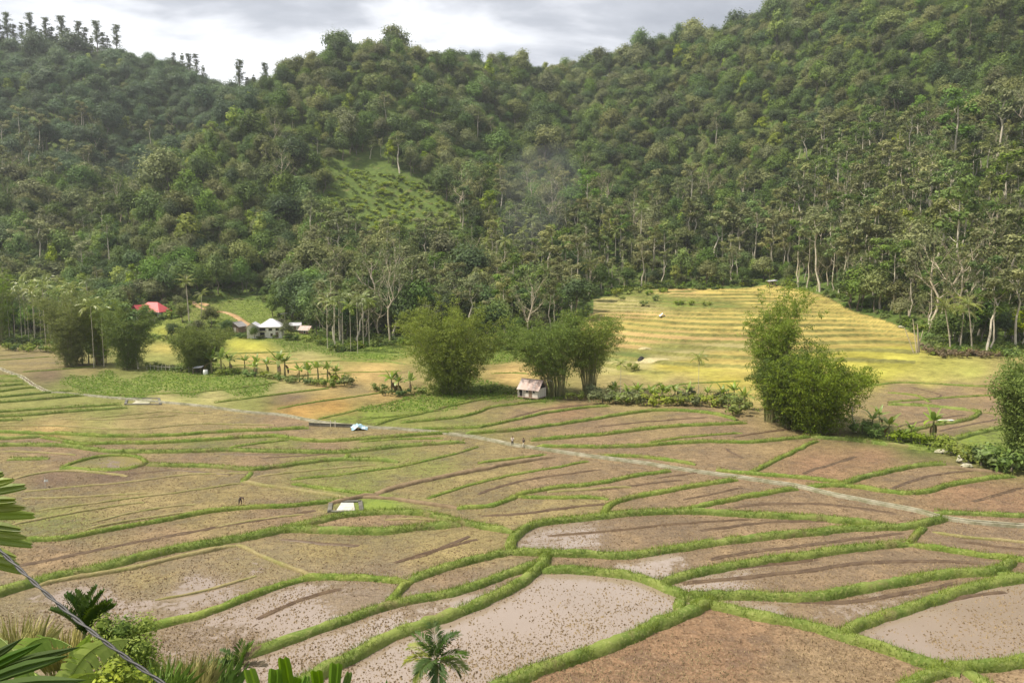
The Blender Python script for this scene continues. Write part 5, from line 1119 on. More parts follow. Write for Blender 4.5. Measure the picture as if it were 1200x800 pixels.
BANS = [(248,437,1.6),(259,438,1.75),(270,437,1.5),(287,434,1.2),(301,437,1.3),(313,439,1.3),(326,442,1.9),(334,441,1.7),(351,447,1.25),(361,448,1.3),(373,447,1.5),(384,448,1.5),(394,448,1.2),(298,441,1.1),
 (459,462,1.5),(467,463,1.3),(481,460,1.2),(721,465,.9),(736,471,.9),(747,470,1.0),(762,472,.9),(776,471,1.0),(791,470,.9),(806,470,1.0),(829,472,.9),(846,473,1.0),(860,472,1.1),(872,480,1.1),
 (1022,507,1.0),(1041,515,1.05),(1067,516,.8),(1093,514,1.25),(1030,500,.9),(82,427,1.5),(104,426,1.3),(112,428,1.5),(122,428,1.2),(97,427,1.1)]
bl = {}
for i, (px, py, s_) in enumerate(BANS):
    p = G(px, py)
    zone = 'in the row across the harvested fields' if 240 < px < 400 else 'beside the big rounded bamboo' if 450 < px < 490 else 'in the scrubby hedge below the terraces' if 700 < px < 880 else 'on the ditch bank right of the wide bamboo' if px > 1000 else 'at the foot of the left bamboo clump'
    o = banana(p, None, s_ * (1.12 if px < 500 else 1.2), i, 9, 'banana plants along the field edges', 2 if px > 440 else 1); bl.setdefault(zone, []).append((px, o))
NUMW = ['first', 'second', 'third', 'fourth', 'fifth', 'sixth', 'seventh', 'eighth', 'ninth', 'tenth', 'eleventh', 'twelfth', 'thirteenth', 'fourteenth', 'fifteenth']
for zone, lst in bl.items():
    for q, (px, o) in enumerate(sorted(lst, key=lambda a: a[0])): o['label'] = f"banana plant {zone}, {NUMW[q]} from left"
def areca(px, py, topy, label, v=0, group='slender areca palms', dark=False):
    p = G(px, py); s = hp(p, py - topy) / 12.6
    o = empty('areca_palm', p, random.random() * 6.28, 1); o.scale = (max(s, .75), max(s, .75), s); tag(o, label, 'palm tree', group)
    tk_ = link('trunk', ARECA[v % 3][0], o); tk_.scale = (.62, .62, 1); c = link('crown', ARECA[v % 3][1], o)
    return o
grove = [(18,402,352),(26,401,342),(34,402,356),(41,403,338),(48,401,349),(54,404,334),(60,402,346),(66,404,358),(72,403,340),(79,404,350),(86,405,336),(30,398,330),(57,398,328),(76,399,331),(92,405,345),(12,402,345)]
for q, (a, b, c) in enumerate(sorted(grove)): areca(a, b, c, f"areca palm of the dense grove on the left, {NUMW[q] if q < 15 else 'last'} from left", q, 'areca palms of the left grove')
areca(110,431,355,'lone areca palm with a thin pale stem before the left bamboo', 1); areca(122,430,362,'second thin-stemmed areca in front of the left bamboo', 2)
for q, (a, b, c) in enumerate([(384,408,350),(392,412,352),(402,411,345),(411,413,358),(419,414,350),(426,408,347),(433,406,352)]): areca(a, b, c, f"areca palm among the trees left of the tall bare tree, {NUMW[q]} from left", q, 'areca palms by the bare tree')
areca(818,471,417,'small dark areca palm alone in the hedge below the terraces', 0); areca(727,466,424,'short dark palm beside the upright bamboo', 1)
p = G(457, 402); o = tree_individual('bare', 0, p, hp(p, 112) / 14.2, 1.0, 'bare_tree', 'very tall bare pale tree standing behind the bright green field'); o.scale = (o.scale[0] * .62, o.scale[1] * .62, o.scale[2])
p = G(441, 388); tree_individual('bare', 2, p, hp(p, 100) / 14.2, 2.2, 'bare_tree', 'pale half-bare tree just left of the tallest bare tree')
for q, (bx, by, tx, ty, n_) in enumerate([(1114,415,1104,361,15),(1113,404,1117,349,14),(1125,411,1127,364,13),(1139,415,1131,357,14)]):
    p = G(bx, by); h_ = hp(p, by - ty); coconut(p, h_, (hp(p, tx - bx), 0), ['coconut palm leaning left at the forest edge on the right, leftmost of four', 'coconut palm behind its neighbours, second of four on the right', 'short coconut palm, third of the four at the right forest edge', 'coconut palm with a slanting trunk, rightmost of the four'][q], n_, 1.0, 'coconut palms at the right forest edge')
p = G(690, 352); coconut(p, hp(p, 32), (.5, 0), 'coconut palm rising behind the twin bamboo clumps', 16, 1.25)
p = G(222, 382); coconut(p, hp(p, 46), (-.6, 0), 'coconut palm on the slope right of the red-roofed house', 15, 1.1)
p = G(236, 372); coconut(p, hp(p, 30), (.6, 0), 'small coconut palm beside the orange dirt track', 12, .9)
p = G(1074, 413); o = empty('split_stumps', p); tag(o, 'cluster of splayed bare pale stumps at the right field edge', 'tree stump')
for (a, b, h_, c) in ((-.6, .2, 8, -3.2), (.1, 0, 10.5, -1.6), (.6, .1, 9, -.6), (1.1, .2, 8.5, -.9), (.3, .3, 7, 1.6)):
    t = np.linspace(0, 1, 5); MB().tube(np.c_[a + c * t, b + .3 * t, -.4 + h_ * t], .20 - .12 * t, 5).build('stem', M['trunk_bare'], o)
WH = [(1157,416,322),(1162,414,338),(1186,413,318),(1196,410,335),(1065,372,300),(1052,360,285),(1012,352,296),(1004,340,290),(1180,395,330),(1120,398,330)]
for q, (a, b, c) in enumerate(sorted(WH)):
    p = G(a, b); tree_individual('tall', q, p, hp(p, b - c) / 14.8, q * 1.3, 'pale_trunk_tree', f"tall white-trunked tree along the right forest edge, {NUMW[q]} from left", 'white-trunked trees on the right')
for q, (a, b, c) in enumerate([(832,322,252),(846,318,246),(854,317,238),(860,318,250),(872,317,248),(887,316,243),(905,318,256),(923,317,250),(806,300,238),(776,322,268)]):
    p = G(a, b); tree_individual('tall', q + 1, p, hp(p, b - c) / 14.8, q * 2.1, 'pale_trunk_tree', f"tall straight pale trunk above the golden terraces, {NUMW[sorted([832,846,854,860,872,887,905,923,806,776]).index(a)]} from left", 'pale trunks above the terraces')
CON = [(8,16),(19,20),(31,12),(56,20),(68,18),(80,22),(93,20),(105,22),(119,24),(133,26),(230,58),(295,76),(322,80),(3,8),(14,6),(24,12),(40,6),(50,9),(62,10),(74,14),(86,12),(98,16),(112,13),(126,18),(138,17),(148,26),(212,48),(222,44),(238,50),(246,54),(287,66),(303,70),(317,68),(329,76)]
CON.sort()
for q, (a, ty) in enumerate(CON):
    py_ = {0: 68}.get(0); 
    yy_ = np.arange(700, 860, 4.0); aa = (a - CX) / F * .99; zz_ = terrain(aa * yy_, yy_); i = int(np.argmax((zz_ - H) / yy_)); p = np.array([aa * yy_[i], yy_[i], zz_[i]])
    h_ = max(14, (proj(*p)[1] - ty) * mpp(p[1])); zone = 'on the far left ridge' if a < 160 else 'on the ridge above the left hill' if a < 260 else 'in the notch between the two hills'
    k_ = [c for c, _ in CON if (c < 160) == (a < 160) and (c < 260) == (a < 260)].index(a)
    tree_individual('pine', q, p, h_ / 15.2 * (.62, .86, .74, .55, .9, .68)[q % 6], q * 1.1, 'conifer', f"dark feathery conifer {zone}, {(NUMW + ['sixteenth', 'seventeenth', 'eighteenth', 'nineteenth', 'twentieth', 'twenty-first', 'twenty-second', 'twenty-third', 'twenty-fourth'])[k_]} from left", 'conifers along the ridges')
for q, (a, b, h_) in enumerate([(1098,112,62),(1122,104,66),(1146,98,60),(1172,100,70),(1194,118,66),(1180,64,60),(1136,58,56)]):
    p = G(a, b); tree_individual('pine', q, p, hp(p, h_) / 15.2, q, 'conifer', f"feathery olive conifer on the upper right slope, {NUMW[[1098,1122,1136,1146,1172,1180,1194].index(a)]} from left", 'conifers on the upper right slope')
SING = [('bright',0,222,300,52,'vivid yellow-green tree low on the central hill'),('bright',1,208,250,34,'bright yellow-green tree on the left flank of the central hill'),('bright',0,395,285,40,'rounded bright green tree left of the hillside clearing'),
 ('bright',1,275,160,34,'light green tree high on the left edge of the central hill'),('dense',0,400,392,62,'large leafy tree right of the white metal-roofed house'),('dense',3,372,398,48,'bushy tree beside the small rusty shed'),('dense',1,330,392,20,'small dark tree in front of the white metal-roofed house'),
 ('dense',1,214,378,24,'bushy tree hiding the slope right of the red-roofed house'),('dense',1,247,384,26,'bushy green tree below the orange dirt track'),('dense',2,266,393,20,'low dark tree left of the brown wooden house'),('dense',7,298,397,15,'small round tree before the left wing of the white house'),('dense',6,336,398,22,'pale olive tree before the white-roofed shed'),('dense',5,204,400,22,'dark small tree between the lime plots at left'),('dense',3,172,382,26,'bushy tree partly covering the red-roofed house'),('bright',0,352,380,26,'fresh green tree behind the white-roofed shed'),('dense',0,320,372,26,'leafy tree right behind the white metal-roofed house'),('dense',1,232,398,24,'mid green tree above the dark round bamboo'),
 ('olive' if False else 'tall',1,1003,506,72,'slender small-crowned tree on the ditch bank by the wide bamboo'),('tall',2,163,432,72,'pale forked trunk in front of the dark left bamboo'),('tall',0,45,330,70,'pale brownish tall tree on the lower left slope'),('tall',3,650,362,58,'pale double-trunked tree behind the twin bamboo'),('tall',0,615,358,60,'pale-trunked tree left of the coconut palm behind the bamboo'),
 ('tall',2,508,360,60,'straight pale trunk above the big rounded bamboo'),('dense',5,905,328,22,'small leafy tree beside the terrace hut'),('bare',1,585,352,62,'pale spreading tree above the gap between bamboo clumps'),('bare',0,1015,250,62,'pale dead-looking tree high on the right slope'),('bare',2,870,240,46,'pale bare tree on the middle right slope')]
for q, (kd, v, a, b, h_, lb) in enumerate(SING):
    p = G(a, b); tree_individual(kd, v, p, hp(p, h_) / {'bright': 10.3, 'dense': 10.2, 'tall': 14.8, 'bare': 14.2}[kd], q * .9, KW[kd][0], lb)
# shrubs of the hedges: each one a thing
HEDGE = [(700,466,1.5,'scrub'),(712,469,1.3,'scrub'),(722,473,1.2,'scrub_green'),(733,474,1.4,'scrub'),(752,474,1.2,'scrub'),(768,475,1.3,'scrub_green'),(783,474,1.2,'scrub'),(798,475,1.2,'scrub_green'),(812,475,1.0,'scrub'),(836,476,1.2,'scrub_green'),(853,478,1.3,'scrub_green'),(866,486,1.4,'scrub_green'),
 (676,468,1.2,'scrub_green'),(742,433,1.0,'scrub_green'),(1010,508,1.2,'dense'),(1025,511,1.1,'dense'),(1050,517,1.1,'scrub_green'),(1078,520,1.1,'scrub_green'),(1110,528,1.2,'scrub_green'),(1125,534,1.1,'scrub_green'),(1150,546,1.4,'dense'),(1168,548,1.6,'dense'),(1185,552,1.8,'dense'),(1140,542,1.1,'scrub_green'),
 (404,452,1.6,'scrub'),(398,449,1.5,'scrub_green'),(345,449,1.0,'scrub_green'),(445,458,1.1,'scrub_green'),(490,462,1.2,'scrub_green'),(575,461,1.3,'scrub_green'),(600,461,1.0,'scrub_green'),(180,432,1.2,'scrub_green'),(195,434,1.1,'scrub'),(212,436,1.2,'dense'),(270,390,1.2,'scrub_green'),(258,392,1.4,'scrub_green'),(290,396,1.1,'scrub_green'),(305,397,.9,'scrub'),(345,398,1.2,'dense'),(360,400,1.3,'scrub_green'),(245,392,1.5,'dense'),(225,398,1.5,'scrub_green'),(205,404,1.2,'scrub_green'),(175,402,1.3,'scrub_green'),(770,352,1.3,'scrub_green'),(755,358,1.1,'scrub_green'),(715,460,1.0,'scrub_green'),
 (10,410,1.6,'scrub_green'),(22,411,1.5,'dense'),(35,412,1.6,'scrub_green'),(48,412,1.5,'dense'),(60,413,1.6,'scrub_green'),(1100,416,1.2,'dead_leaf'),(1120,417,1.0,'dead_leaf'),(1145,418,1.1,'dead_leaf'),(1090,413,1.0,'dead_leaf'),(1165,419,1.0,'dead_leaf'),(1083,409,1.0,'dead_leaf'),(1095,416,.9,'dead_leaf'),(1108,419,1.0,'dead_leaf'),(1128,419,1.0,'dead_leaf'),(1138,416,1.1,'dead_leaf'),(1155,420,1.0,'dead_leaf'),(722,346,1.6,'scrub_green'),(735,344,1.5,'scrub_green'),(748,343,1.4,'scrub_green'),(762,345,1.4,'scrub_green'),(778,343,1.3,'scrub_green'),(728,352,1.2,'scrub_green'),(795,357,1.2,'scrub_green'),(812,357,1.2,'scrub_green'),(828,358,1.1,'scrub_green')]
SM = {m: [scrub_mesh(720 + i, m, 1.5, 1.25, 60, .36, .18, .45 + .1 * i) for i in range(2)] for m in ('scrub', 'scrub_green', 'dense', 'dead_leaf')}
STM = MB().tube([(0, 0, -.2), (.05, 0, .5), (0, .05, 1.0)], [.07, .05, .03], 4).mesh('shrub_stem', M['trunk'])
hz = {}
HEDGE += [(255,440,1.0,'scrub_green'),(265,439,1.1,'scrub_green'),(280,438,1.0,'scrub_green'),(293,441,1.1,'dense'),(308,442,1.1,'scrub_green'),(320,444,1.1,'scrub_green'),(330,446,1.0,'dense'),(340,448,1.0,'scrub_green'),(357,450,1.1,'scrub_green'),(368,451,1.1,'dense'),(379,452,1.1,'scrub_green'),(390,453,1.3,'scrub_green'),(452,464,1.0,'scrub_green'),(472,464,1.0,'dense'),
 (706,472,1.4,'scrub'),(744,470,1.3,'scrub'),(775,466,1.3,'scrub_green'),(805,468,1.3,'scrub'),(842,470,1.3,'scrub'),(860,474,1.3,'scrub_green'),(822,474,1.2,'scrub_green'),(322,396,1.0,'scrub_green'),(335,398,1.2,'dense'),(375,404,1.4,'scrub_green'),(388,406,1.4,'dense'),(283,396,1.2,'dense'),(265,396,1.2,'scrub_green'),(215,388,1.5,'scrub_green'),(200,384,1.2,'scrub_green'),(230,384,1.6,'dense'),(246,382,1.4,'scrub_green'),(258,380,1.3,'scrub_green'),(170,386,1.5,'scrub_green'),(180,398,1.4,'dense'),(195,398,1.3,'scrub_green')]
for q, (a, b, s_, m_) in enumerate(HEDGE):
    p = G(a, b); o = empty('shrub', p, q * 1.7, s_ * (1.35 if a > 690 else 1.15)); link('foliage', SM[m_][q % 2], o); link('stem', STM, o)
    wd_ = {'scrub': 'tangled pale green shrub', 'scrub_green': 'fresh green leafy shrub', 'dense': 'dark green shrub', 'dead_leaf': 'dry brown shrub'}[m_]
    zone = ('at the foot of the areca grove' if a < 70 else 'by the red-roofed house plot' if a < 240 and b < 420 else 'beside the small white lean-to' if a < 240 else 'before the white metal-roofed house' if a < 380 and b < 410 else 'in the banana row' if a < 420 else 'beside the big rounded bamboo' if a < 610 else
            'on the upper terraces' if b < 365 else 'in the hedge below the terraces' if a < 880 else 'along the right forest edge' if b < 425 else 'on the ditch bank at right')
    tag(o, None, 'shrub', 'shrubs along the field edges'); hz.setdefault(f"{wd_} {zone}", []).append((a, o))
for lb, lst in hz.items():
    for q, (a, o) in enumerate(sorted(lst, key=lambda t: t[0])): o['label'] = lb if len(lst) == 1 else f"{lb}, {NUMW[q]} from left"

# ------------------------------------------------------------------ buildings
def quadbox(mb, a, b, c, d, th, mat=0, tone=.5):
    """a slab over the quad abcd, thickness th downwards along its normal"""
    P = np.array([a, b, c, d], float); nv = np.cross(P[1] - P[0], P[3] - P[0]); nv /= np.linalg.norm(nv); Q = P - nv * th
    mb.add(np.r_[P, Q], [[0, 1, 2, 3], [7, 6, 5, 4], [0, 4, 5, 1], [1, 5, 6, 2], [2, 6, 7, 3], [3, 7, 4, 0]], mat, tone)
def roof_strips(mb, a, b, c, d, n, th, r_, mat=0):
    """corrugated sheets side by side from eave ab to ridge dc, each lapped a little proud"""
    a, b, c, d = map(lambda v: np.array(v, float), (a, b, c, d))
    for i in range(n):
        u, v = i / n, (i + 1) / n; off = np.array([0, 0, .012 * (i % 2)])
        quadbox(mb, a + (b - a) * u + off, a + (b - a) * v + off, d + (c - d) * v + off, d + (c - d) * u + off, th, mat, r_.random())
def gable(o, Lx, Wy, hw, rise, over, wall, roof, n=6, seed=0, zb=0.0, open_gable=False, planks=0):
    r_ = np.random.default_rng(seed); wl = MB(); x, y = Lx / 2, Wy / 2
    if planks:
        for s in (-1, 1):
            for i in range(planks):
                w_ = Lx / planks; wl.box((-x + w_ * (i + .5), s * y, zb + hw / 2), (w_ * .97, .10 + .015 * (i % 2), hw), 0, 0, r_.random())
        m_ = max(3, int(planks * Wy / Lx))
        for s in (-1, 1):
            for i in range(m_): w_ = Wy / m_; wl.box((s * x, -y + w_ * (i + .5), zb + hw / 2), (.10 + .015 * (i % 2), w_ * .97, hw), 0, 0, r_.random())
    else:
        wl.prism([(-x, -y), (x, -y), (x, y), (-x, y)], zb, zb + hw, 0)
    wl.build('wall', wall, o)
    gb = MB()
    for s in (-1, 1): gb.add([(s * x, -y, zb + hw), (s * x, y, zb + hw), (s * x, 0, zb + hw + rise), (s * (x - .12), -y, zb + hw), (s * (x - .12), y, zb + hw), (s * (x - .12), 0, zb + hw + rise)], [[0, 1, 2], [5, 4, 3]], 0)
    gb.build('gable_end', M['dark'] if open_gable else wall, o)
    rf = MB(); e = over; k = rise / y; zr = zb + hw + rise + .06; ze = zb + hw - k * e + .06
    roof_strips(rf, (-x - e, -y - e, ze), (x + e, -y - e, ze), (x + e, 0, zr), (-x - e, 0, zr), n, .05, r_)
    roof_strips(rf, (x + e, y + e, ze), (-x - e, y + e, ze), (-x - e, 0, zr), (x + e, 0, zr), n, .05, r_)
    R_ = rf.build('roof', roof, o)
    MB().box((0, 0, zr + .03), (Lx + 2 * e, .28, .07)).build('ridge_cap', roof, R_)
    return R_
def opening(o, name, c, w_, h_, rz, frame, pane, depth=.06):
    """frame proud of the wall with a pane or leaf set into it; c is on the wall face, rz turns its outward normal from -y"""
    f = MB(); t = .09
    for (dx, dz, a, b) in ((-w_ / 2, 0, t, h_ + t), (w_ / 2, 0, t, h_ + t), (0, h_ / 2, w_ - t, t), (0, -h_ / 2, w_ - t, t)): f.box((dx, -depth / 2, dz), (a, depth, b))
    fo = f.build(name, frame, o); fo.location = c; fo.rotation_euler = (0, 0, rz)
    pn = MB().box((0, -.012, 0), (w_ - t, .02, h_ - t)).build('pane' if name == 'window' else 'door_leaf', pane, fo)
    return fo
def hip(rf, x, y, z0, z1, ridge, e, r_, n=6):
    P = [(-x - e, -y - e, z0), (x + e, -y - e, z0), (x + e, y + e, z0), (-x - e, y + e, z0)]; a, b = (-ridge, 0, z1), (ridge, 0, z1)
    quadbox(rf, P[0], P[1], b, a, .06, 0, .3); quadbox(rf, P[2], P[3], a, b, .06, 0, .6)
    rf.add([P[1], P[2], b, np.array(P[1]) - [0, 0, .08], np.array(P[2]) - [0, 0, .08]], [[0, 1, 2], [0, 3, 4], [4, 1, 0]], 0, .45); rf.add([P[3], P[0], a, np.array(P[3]) - [0, 0, .08], np.array(P[0]) - [0, 0, .08]], [[0, 1, 2], [0, 3, 4], [4, 1, 0]], 0, .5)
# the hut
p = G(624, 466); s_ = mpp(p[1]); o = empty('field_hut', p, R(-33)); tag(o, 'pale plank hut with a rusty roof standing before the dark arching bamboo', 'hut')
gable(o, 4.9, 3.5, 2.0, 1.75, .45, M['wood_pale'], M['rust_roof'], 9, 3, .45, True, 14)
opening(o, 'window', (-.3, -1.82, 1.75), .62, .62, 0, M['wood_pale'], M['dark']); opening(o, 'window', (1.45, -1.82, 1.75), .62, .62, 0, M['wood_pale'], M['dark'])
opening(o, 'door', (.55, -1.82, 1.35), .72, 1.7, 0, M['wood'], M['wood'])
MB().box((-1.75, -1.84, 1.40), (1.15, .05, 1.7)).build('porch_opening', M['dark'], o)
fl_ = MB().box((0, -.15, .36), (5.3, 4.3, .14)); fl_.build('floor_deck', M['wood'], o)
for (a, b) in ((-2.5, -2.1), (-1.2, -2.1), (.6, -2.1), (2.5, -2.1), (2.5, 1.6), (-2.5, 1.6)): MB().box((a, b, .7 if b < 0 and a < 0 else .05), (.12, .12, 3.0 if b < 0 and a < 0 else .8)).build('post', M['wood_pale'], o)
MB().tube([(2.7, .6, 3.5), (4.0, .8, 4.3), (4.6, .9, 4.0)], .05, 4).build('roof_pole', M['wood_pale'], o)
# red-roofed house
p = G(180, 373); o = empty('house', p, R(-14)); tag(o, 'white house under a red hipped metal roof among trees at left', 'house')
MB().prism([(-5.6, -3.6), (5.6, -3.6), (5.6, 3.6), (-5.6, 3.6)], -1, 3.0).build('wall', M['white_paint'], o)
rf = MB(); hip(rf, 5.6, 3.6, 2.95, 6.9, 2.4, .8, rng); R_ = rf.build('roof', M['red_roof'], o); MB().box((0, 0, 6.94), (4.8, .25, .08)).build('ridge_cap', M['red_roof'], R_)
MB().box((0, -4.42, 2.86), (12.9, .06, .28)).build('fascia', M['white_paint'], o)
wg = MB(); wg.prism([(-5.4, -6.4), (-2.0, -6.4), (-2.0, -3.7), (-5.4, -3.7)], -1, 2.9); wg.build('porch_wall', M['white_paint'], o)
rf = MB(); quadbox(rf, (-6.0, -7.0, 3.0), (-3.7, -7.0, 5.9), (-3.7, -1.2, 5.9), (-6.0, -1.2, 3.0), .06, 0, .7); quadbox(rf, (-3.7, -7.0, 5.9), (-1.4, -7.0, 3.0), (-1.4, -1.2, 3.0), (-3.7, -1.2, 5.9), .06, 0, .4); rf.build('porch_roof', M['red_roof'], o)
for x_ in (-.6, 1.6, 4.2): opening(o, 'window', (x_, -3.61, 1.6), 1.1, 1.2, 0, M['wood'], M['glass'])
opening(o, 'door', (-1.4, -3.61, 1.05), .95, 2.1, 0, M['wood'], M['wood']); opening(o, 'window', (-3.7, -6.41, 1.6), 1.2, 1.2, 0, M['wood'], M['glass']); opening(o, 'window', (5.61, 0, 1.6), 1.1, 1.2, R(90), M['wood'], M['glass'])
# white house with zinc roof
p = G(313, 394); o = empty('house', p, R(10)); tag(o, 'large white two-level house with a pale grey metal roof above the lime field', 'house')
wl = MB(); wl.prism([(-2.6, -3.6), (6.0, -3.6), (6.0, 4.2), (-2.6, 4.2)], -1, 4.0); wl.prism([(-6.6, -5.0), (-2.62, -5.0), (-2.62, 2.6), (-6.6, 2.6)], -1, 3.9); wl.build('wall', M['white_paint'], o)
rf = MB(); e = .7
rf.add([(-3.3, -4.4, 3.9), (6.8, -4.4, 3.9), (6.8, 5.0, 3.9), (-3.3, 5.0, 3.9), (1.2, .2, 6.9), (2.2, .2, 6.9), (-3.3, -4.4, 3.82), (6.8, -4.4, 3.82), (6.8, 5, 3.82), (-3.3, 5, 3.82)], [[0, 1, 5, 4], [2, 3, 4, 5], [0, 6, 7, 1], [1, 7, 8, 2], [3, 9, 6, 0]], 0, .3); rf.add([(6.8, -4.4, 3.9), (6.8, 5.0, 3.9), (2.2, .2, 6.9), (-3.3, 5.0, 3.9), (-3.3, -4.4, 3.9), (1.2, .2, 6.9)], [[0, 1, 2], [3, 4, 5]], 0, .55)
rf.build('roof', M['zinc_roof'], o)
rf = MB(); quadbox(rf, (-7.2, -5.7, 3.75), (-4.6, -5.7, 5.6), (-4.6, 3.2, 5.6), (-7.2, 3.2, 3.75), .06, 0, .5); quadbox(rf, (-4.6, -5.7, 5.6), (-1.9, -5.7, 4.0), (-1.9, 3.2, 4.0), (-4.6, 3.2, 5.6), .06, 0, .2); rf.build('wing_roof', M['zinc_roof'], o)
gb = MB().add([(-6.6, -5.0, 3.9), (-2.62, -5.0, 3.9), (-4.6, -5.0, 5.5)], [[0, 1, 2]]); gb.build('gable_end', M['white_paint'], o)
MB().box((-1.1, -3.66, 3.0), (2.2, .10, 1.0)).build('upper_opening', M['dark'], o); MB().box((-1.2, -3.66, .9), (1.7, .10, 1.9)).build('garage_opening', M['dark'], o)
MB().box((-1.1, -4.2, 2.35), (2.8, 1.1, .14)).build('balcony', M['concrete'], o)
for x_ in (1.8, 4.4): opening(o, 'window', (x_, -3.61, 2.9), 1.3, .9, 0, M['wood'], M['glass'])
opening(o, 'window', (2.2, -3.61, .9), .8, 1.0, 0, M['wood'], M['glass']); opening(o, 'door', (4.2, -3.61, .9), 1.0, 2.0, 0, M['wood'], M['wood']); opening(o, 'window', (-4.6, -5.01, 2.4), 1.0, 1.1, 0, M['wood'], M['glass'])
# brown gabled house beside it
p = G(278, 389); o = empty('house', p, R(78)); tag(o, 'small brown wooden house with a grey gabled roof left of the white one', 'house')
gable(o, 5.5, 4.6, 2.6, 1.5, .55, M['wood'], M['grey_roof'], 5, 8, 0, False, 8)
opening(o, 'window', (-2.82, .9, 1.5), .8, .9, R(-90), M['wood_pale'], M['glass']); opening(o, 'door', (-2.82, -.8, 1.0), .9, 1.9, R(-90), M['wood_pale'], M['wood_pale'])
# sheds right of it
p = G(346, 388); o = empty('shed', p, R(12)); tag(o, 'low shed with a white metal roof right of the white house', 'shed')
gable(o, 4.2, 3.2, 2.0, .9, .5, M['white_paint'], M['zinc_roof'], 4, 9, .6); opening(o, 'door', (0, -1.61, 1.6), .9, 1.7, 0, M['wood'], M['wood'])
p = G(359, 391); o = empty('shed', p, R(-20)); tag(o, 'small brown-roofed shed with a white fascia beside the white-roofed one', 'shed')
gable(o, 4.6, 3.2, 1.7, 1.3, .4, M['wood'], M['rust_roof'], 5, 10, .2, False, 8); MB().box((0, -2.1, 1.55), (5.4, .05, .28)).build('fascia', M['white_paint'], o); opening(o, 'door', (.4, -1.66, 1.0), .8, 1.6, 0, M['wood_pale'], M['dark'])
# roof on a pole above
p = G(334, 377); o = empty('canopy', p, 0); tag(o, 'little white metal canopy on a single post above the white house', 'canopy')
MB().tube([(0, 0, -.3), (0, 0, 3.6)], .09, 6).build('post', M['white_paint'], o); rf = MB(); quadbox(rf, (-1.7, -1, 3.5), (1.5, -1, 3.9), (1.5, 1, 3.9), (-1.7, 1, 3.5), .06); rf.build('roof', M['zinc_roof'], o); MB().tube([(0, 0, 2.9), (.8, 0, 3.7)], .04, 4).build('brace', M['white_paint'], o)
# terrace hut
p = G(904, 336); o = empty('field_hut', p, R(14)); tag(o, 'small stilted hut with a pale tilted roof at the top of the terraces', 'hut')
MB().prism([(-1.7, -1.2), (1.7, -1.2), (1.7, 1.2), (-1.7, 1.2)], .9, 2.4).build('wall', M['wood'], o); rf = MB(); quadbox(rf, (-2.5, -1.7, 2.65), (2.4, -1.7, 3.1), (2.4, 1.7, 3.4), (-2.5, 1.7, 2.95), .07); rf.build('roof', M['zinc_roof'], o)
for a in (-1.6, 1.6):
    for b in (-1.1, 1.1): MB().box((a, b, 1.1), (.16, .16, 3.3)).build('post', M['wood_pale'], o)
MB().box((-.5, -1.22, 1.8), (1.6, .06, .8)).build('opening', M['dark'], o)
# white lean-to and water tank in front of the dark bamboo
p = G(233, 438); o = empty('lean_to', p, R(-8)); tag(o, 'tiny white-roofed lean-to on posts at the foot of the dark round bamboo', 'shelter')
rf = MB(); quadbox(rf, (-1.3, -.8, 1.7), (1.2, -.8, 1.9), (1.2, .8, 2.2), (-1.3, .8, 2.0), .05); rf.build('roof', M['zinc_roof'], o)
for a in (-1.1, 1.0):
    for b in (-.7, .7): MB().box((a, b, .9), (.09, .09, 2.0)).build('post', M['wood'], o)
p = G(241, 439); o = empty('water_tank', p); tag(o, 'white upright tank beside the tiny lean-to', 'tank'); MB().tube([(0, 0, 0), (0, 0, .1), (0, 0, 1.3), (0, 0, 1.45)], [.5, .62, .62, .4], 12).build('tank_body', M['tarp_white'], o); MB().tube([(0, 0, 1.45), (0, 0, 1.56), (0, 0, 1.57)], [.22, .22, .01], 10).build('lid', M['concrete_dark'], o)
# blue tarp shelter and the grey wall along the channel
def cloth(o, name, mat, w_, d_, zf, seed, lay=False):
    nx, ny = 14, 10; u, v = np.meshgrid(np.linspace(-.5, .5, nx), np.linspace(-.5, .5, ny)); x, y = u * w_, v * d_; z = zf(u, v) + (terrain(x + o.location.x, y + o.location.y) - o.location.z if lay else 0) + (fbm(x * 1.9 + seed, y * 1.9, seed) - .5) * .35
    q = [[j * nx + i, j * nx + i + 1, (j + 1) * nx + i + 1, (j + 1) * nx + i] for j in range(ny - 1) for i in range(nx - 1)]
    return MB().add(np.stack([x, y, z], -1).reshape(-1, 3), q, 0, .5, False).build(name, mat, o)
p = G(421, 503); o = empty('tarp_shelter', p, R(18)); tag(o, 'crumpled light blue tarp shelter beside the irrigation channel', 'tarp')
cloth(o, 'tarp', M['tarp_blue'], 3.0, 2.2, lambda u, v: 1.15 - 1.3 * np.abs(u + .1) - .9 * np.abs(v) + .25 * np.sin(u * 14) * np.cos(v * 9), 5); MB().tube([(-.3, -.9, 0), (-.3, -.9, 1.0)], .04, 5).build('pole', M['wood'], o); MB().tube([(-.3, .9, 0), (-.3, .9, 1.0)], .04, 5).build('pole', M['wood'], o)
a, b = G(362, 499), G(416, 501); o = empty('low_wall', (a + b) / 2, math.atan2(b[1] - a[1], b[0] - a[0])); ln_ = np.linalg.norm(b - a); tag(o, 'low dark grey wall beside the blue tarp', 'wall')
MB().box((0, .1, .35), (ln_, .22, .6)).build('wall_body', M['concrete_dark'], o); MB().box((0, .1, .68), (ln_ + .1, .34, .06)).build('coping', M['concrete'], o)
for x_ in (-.2, .7): MB().box((x_, -.1, .5), (.09, .09, 1.5)).build('post', M['wood_pale'], o)
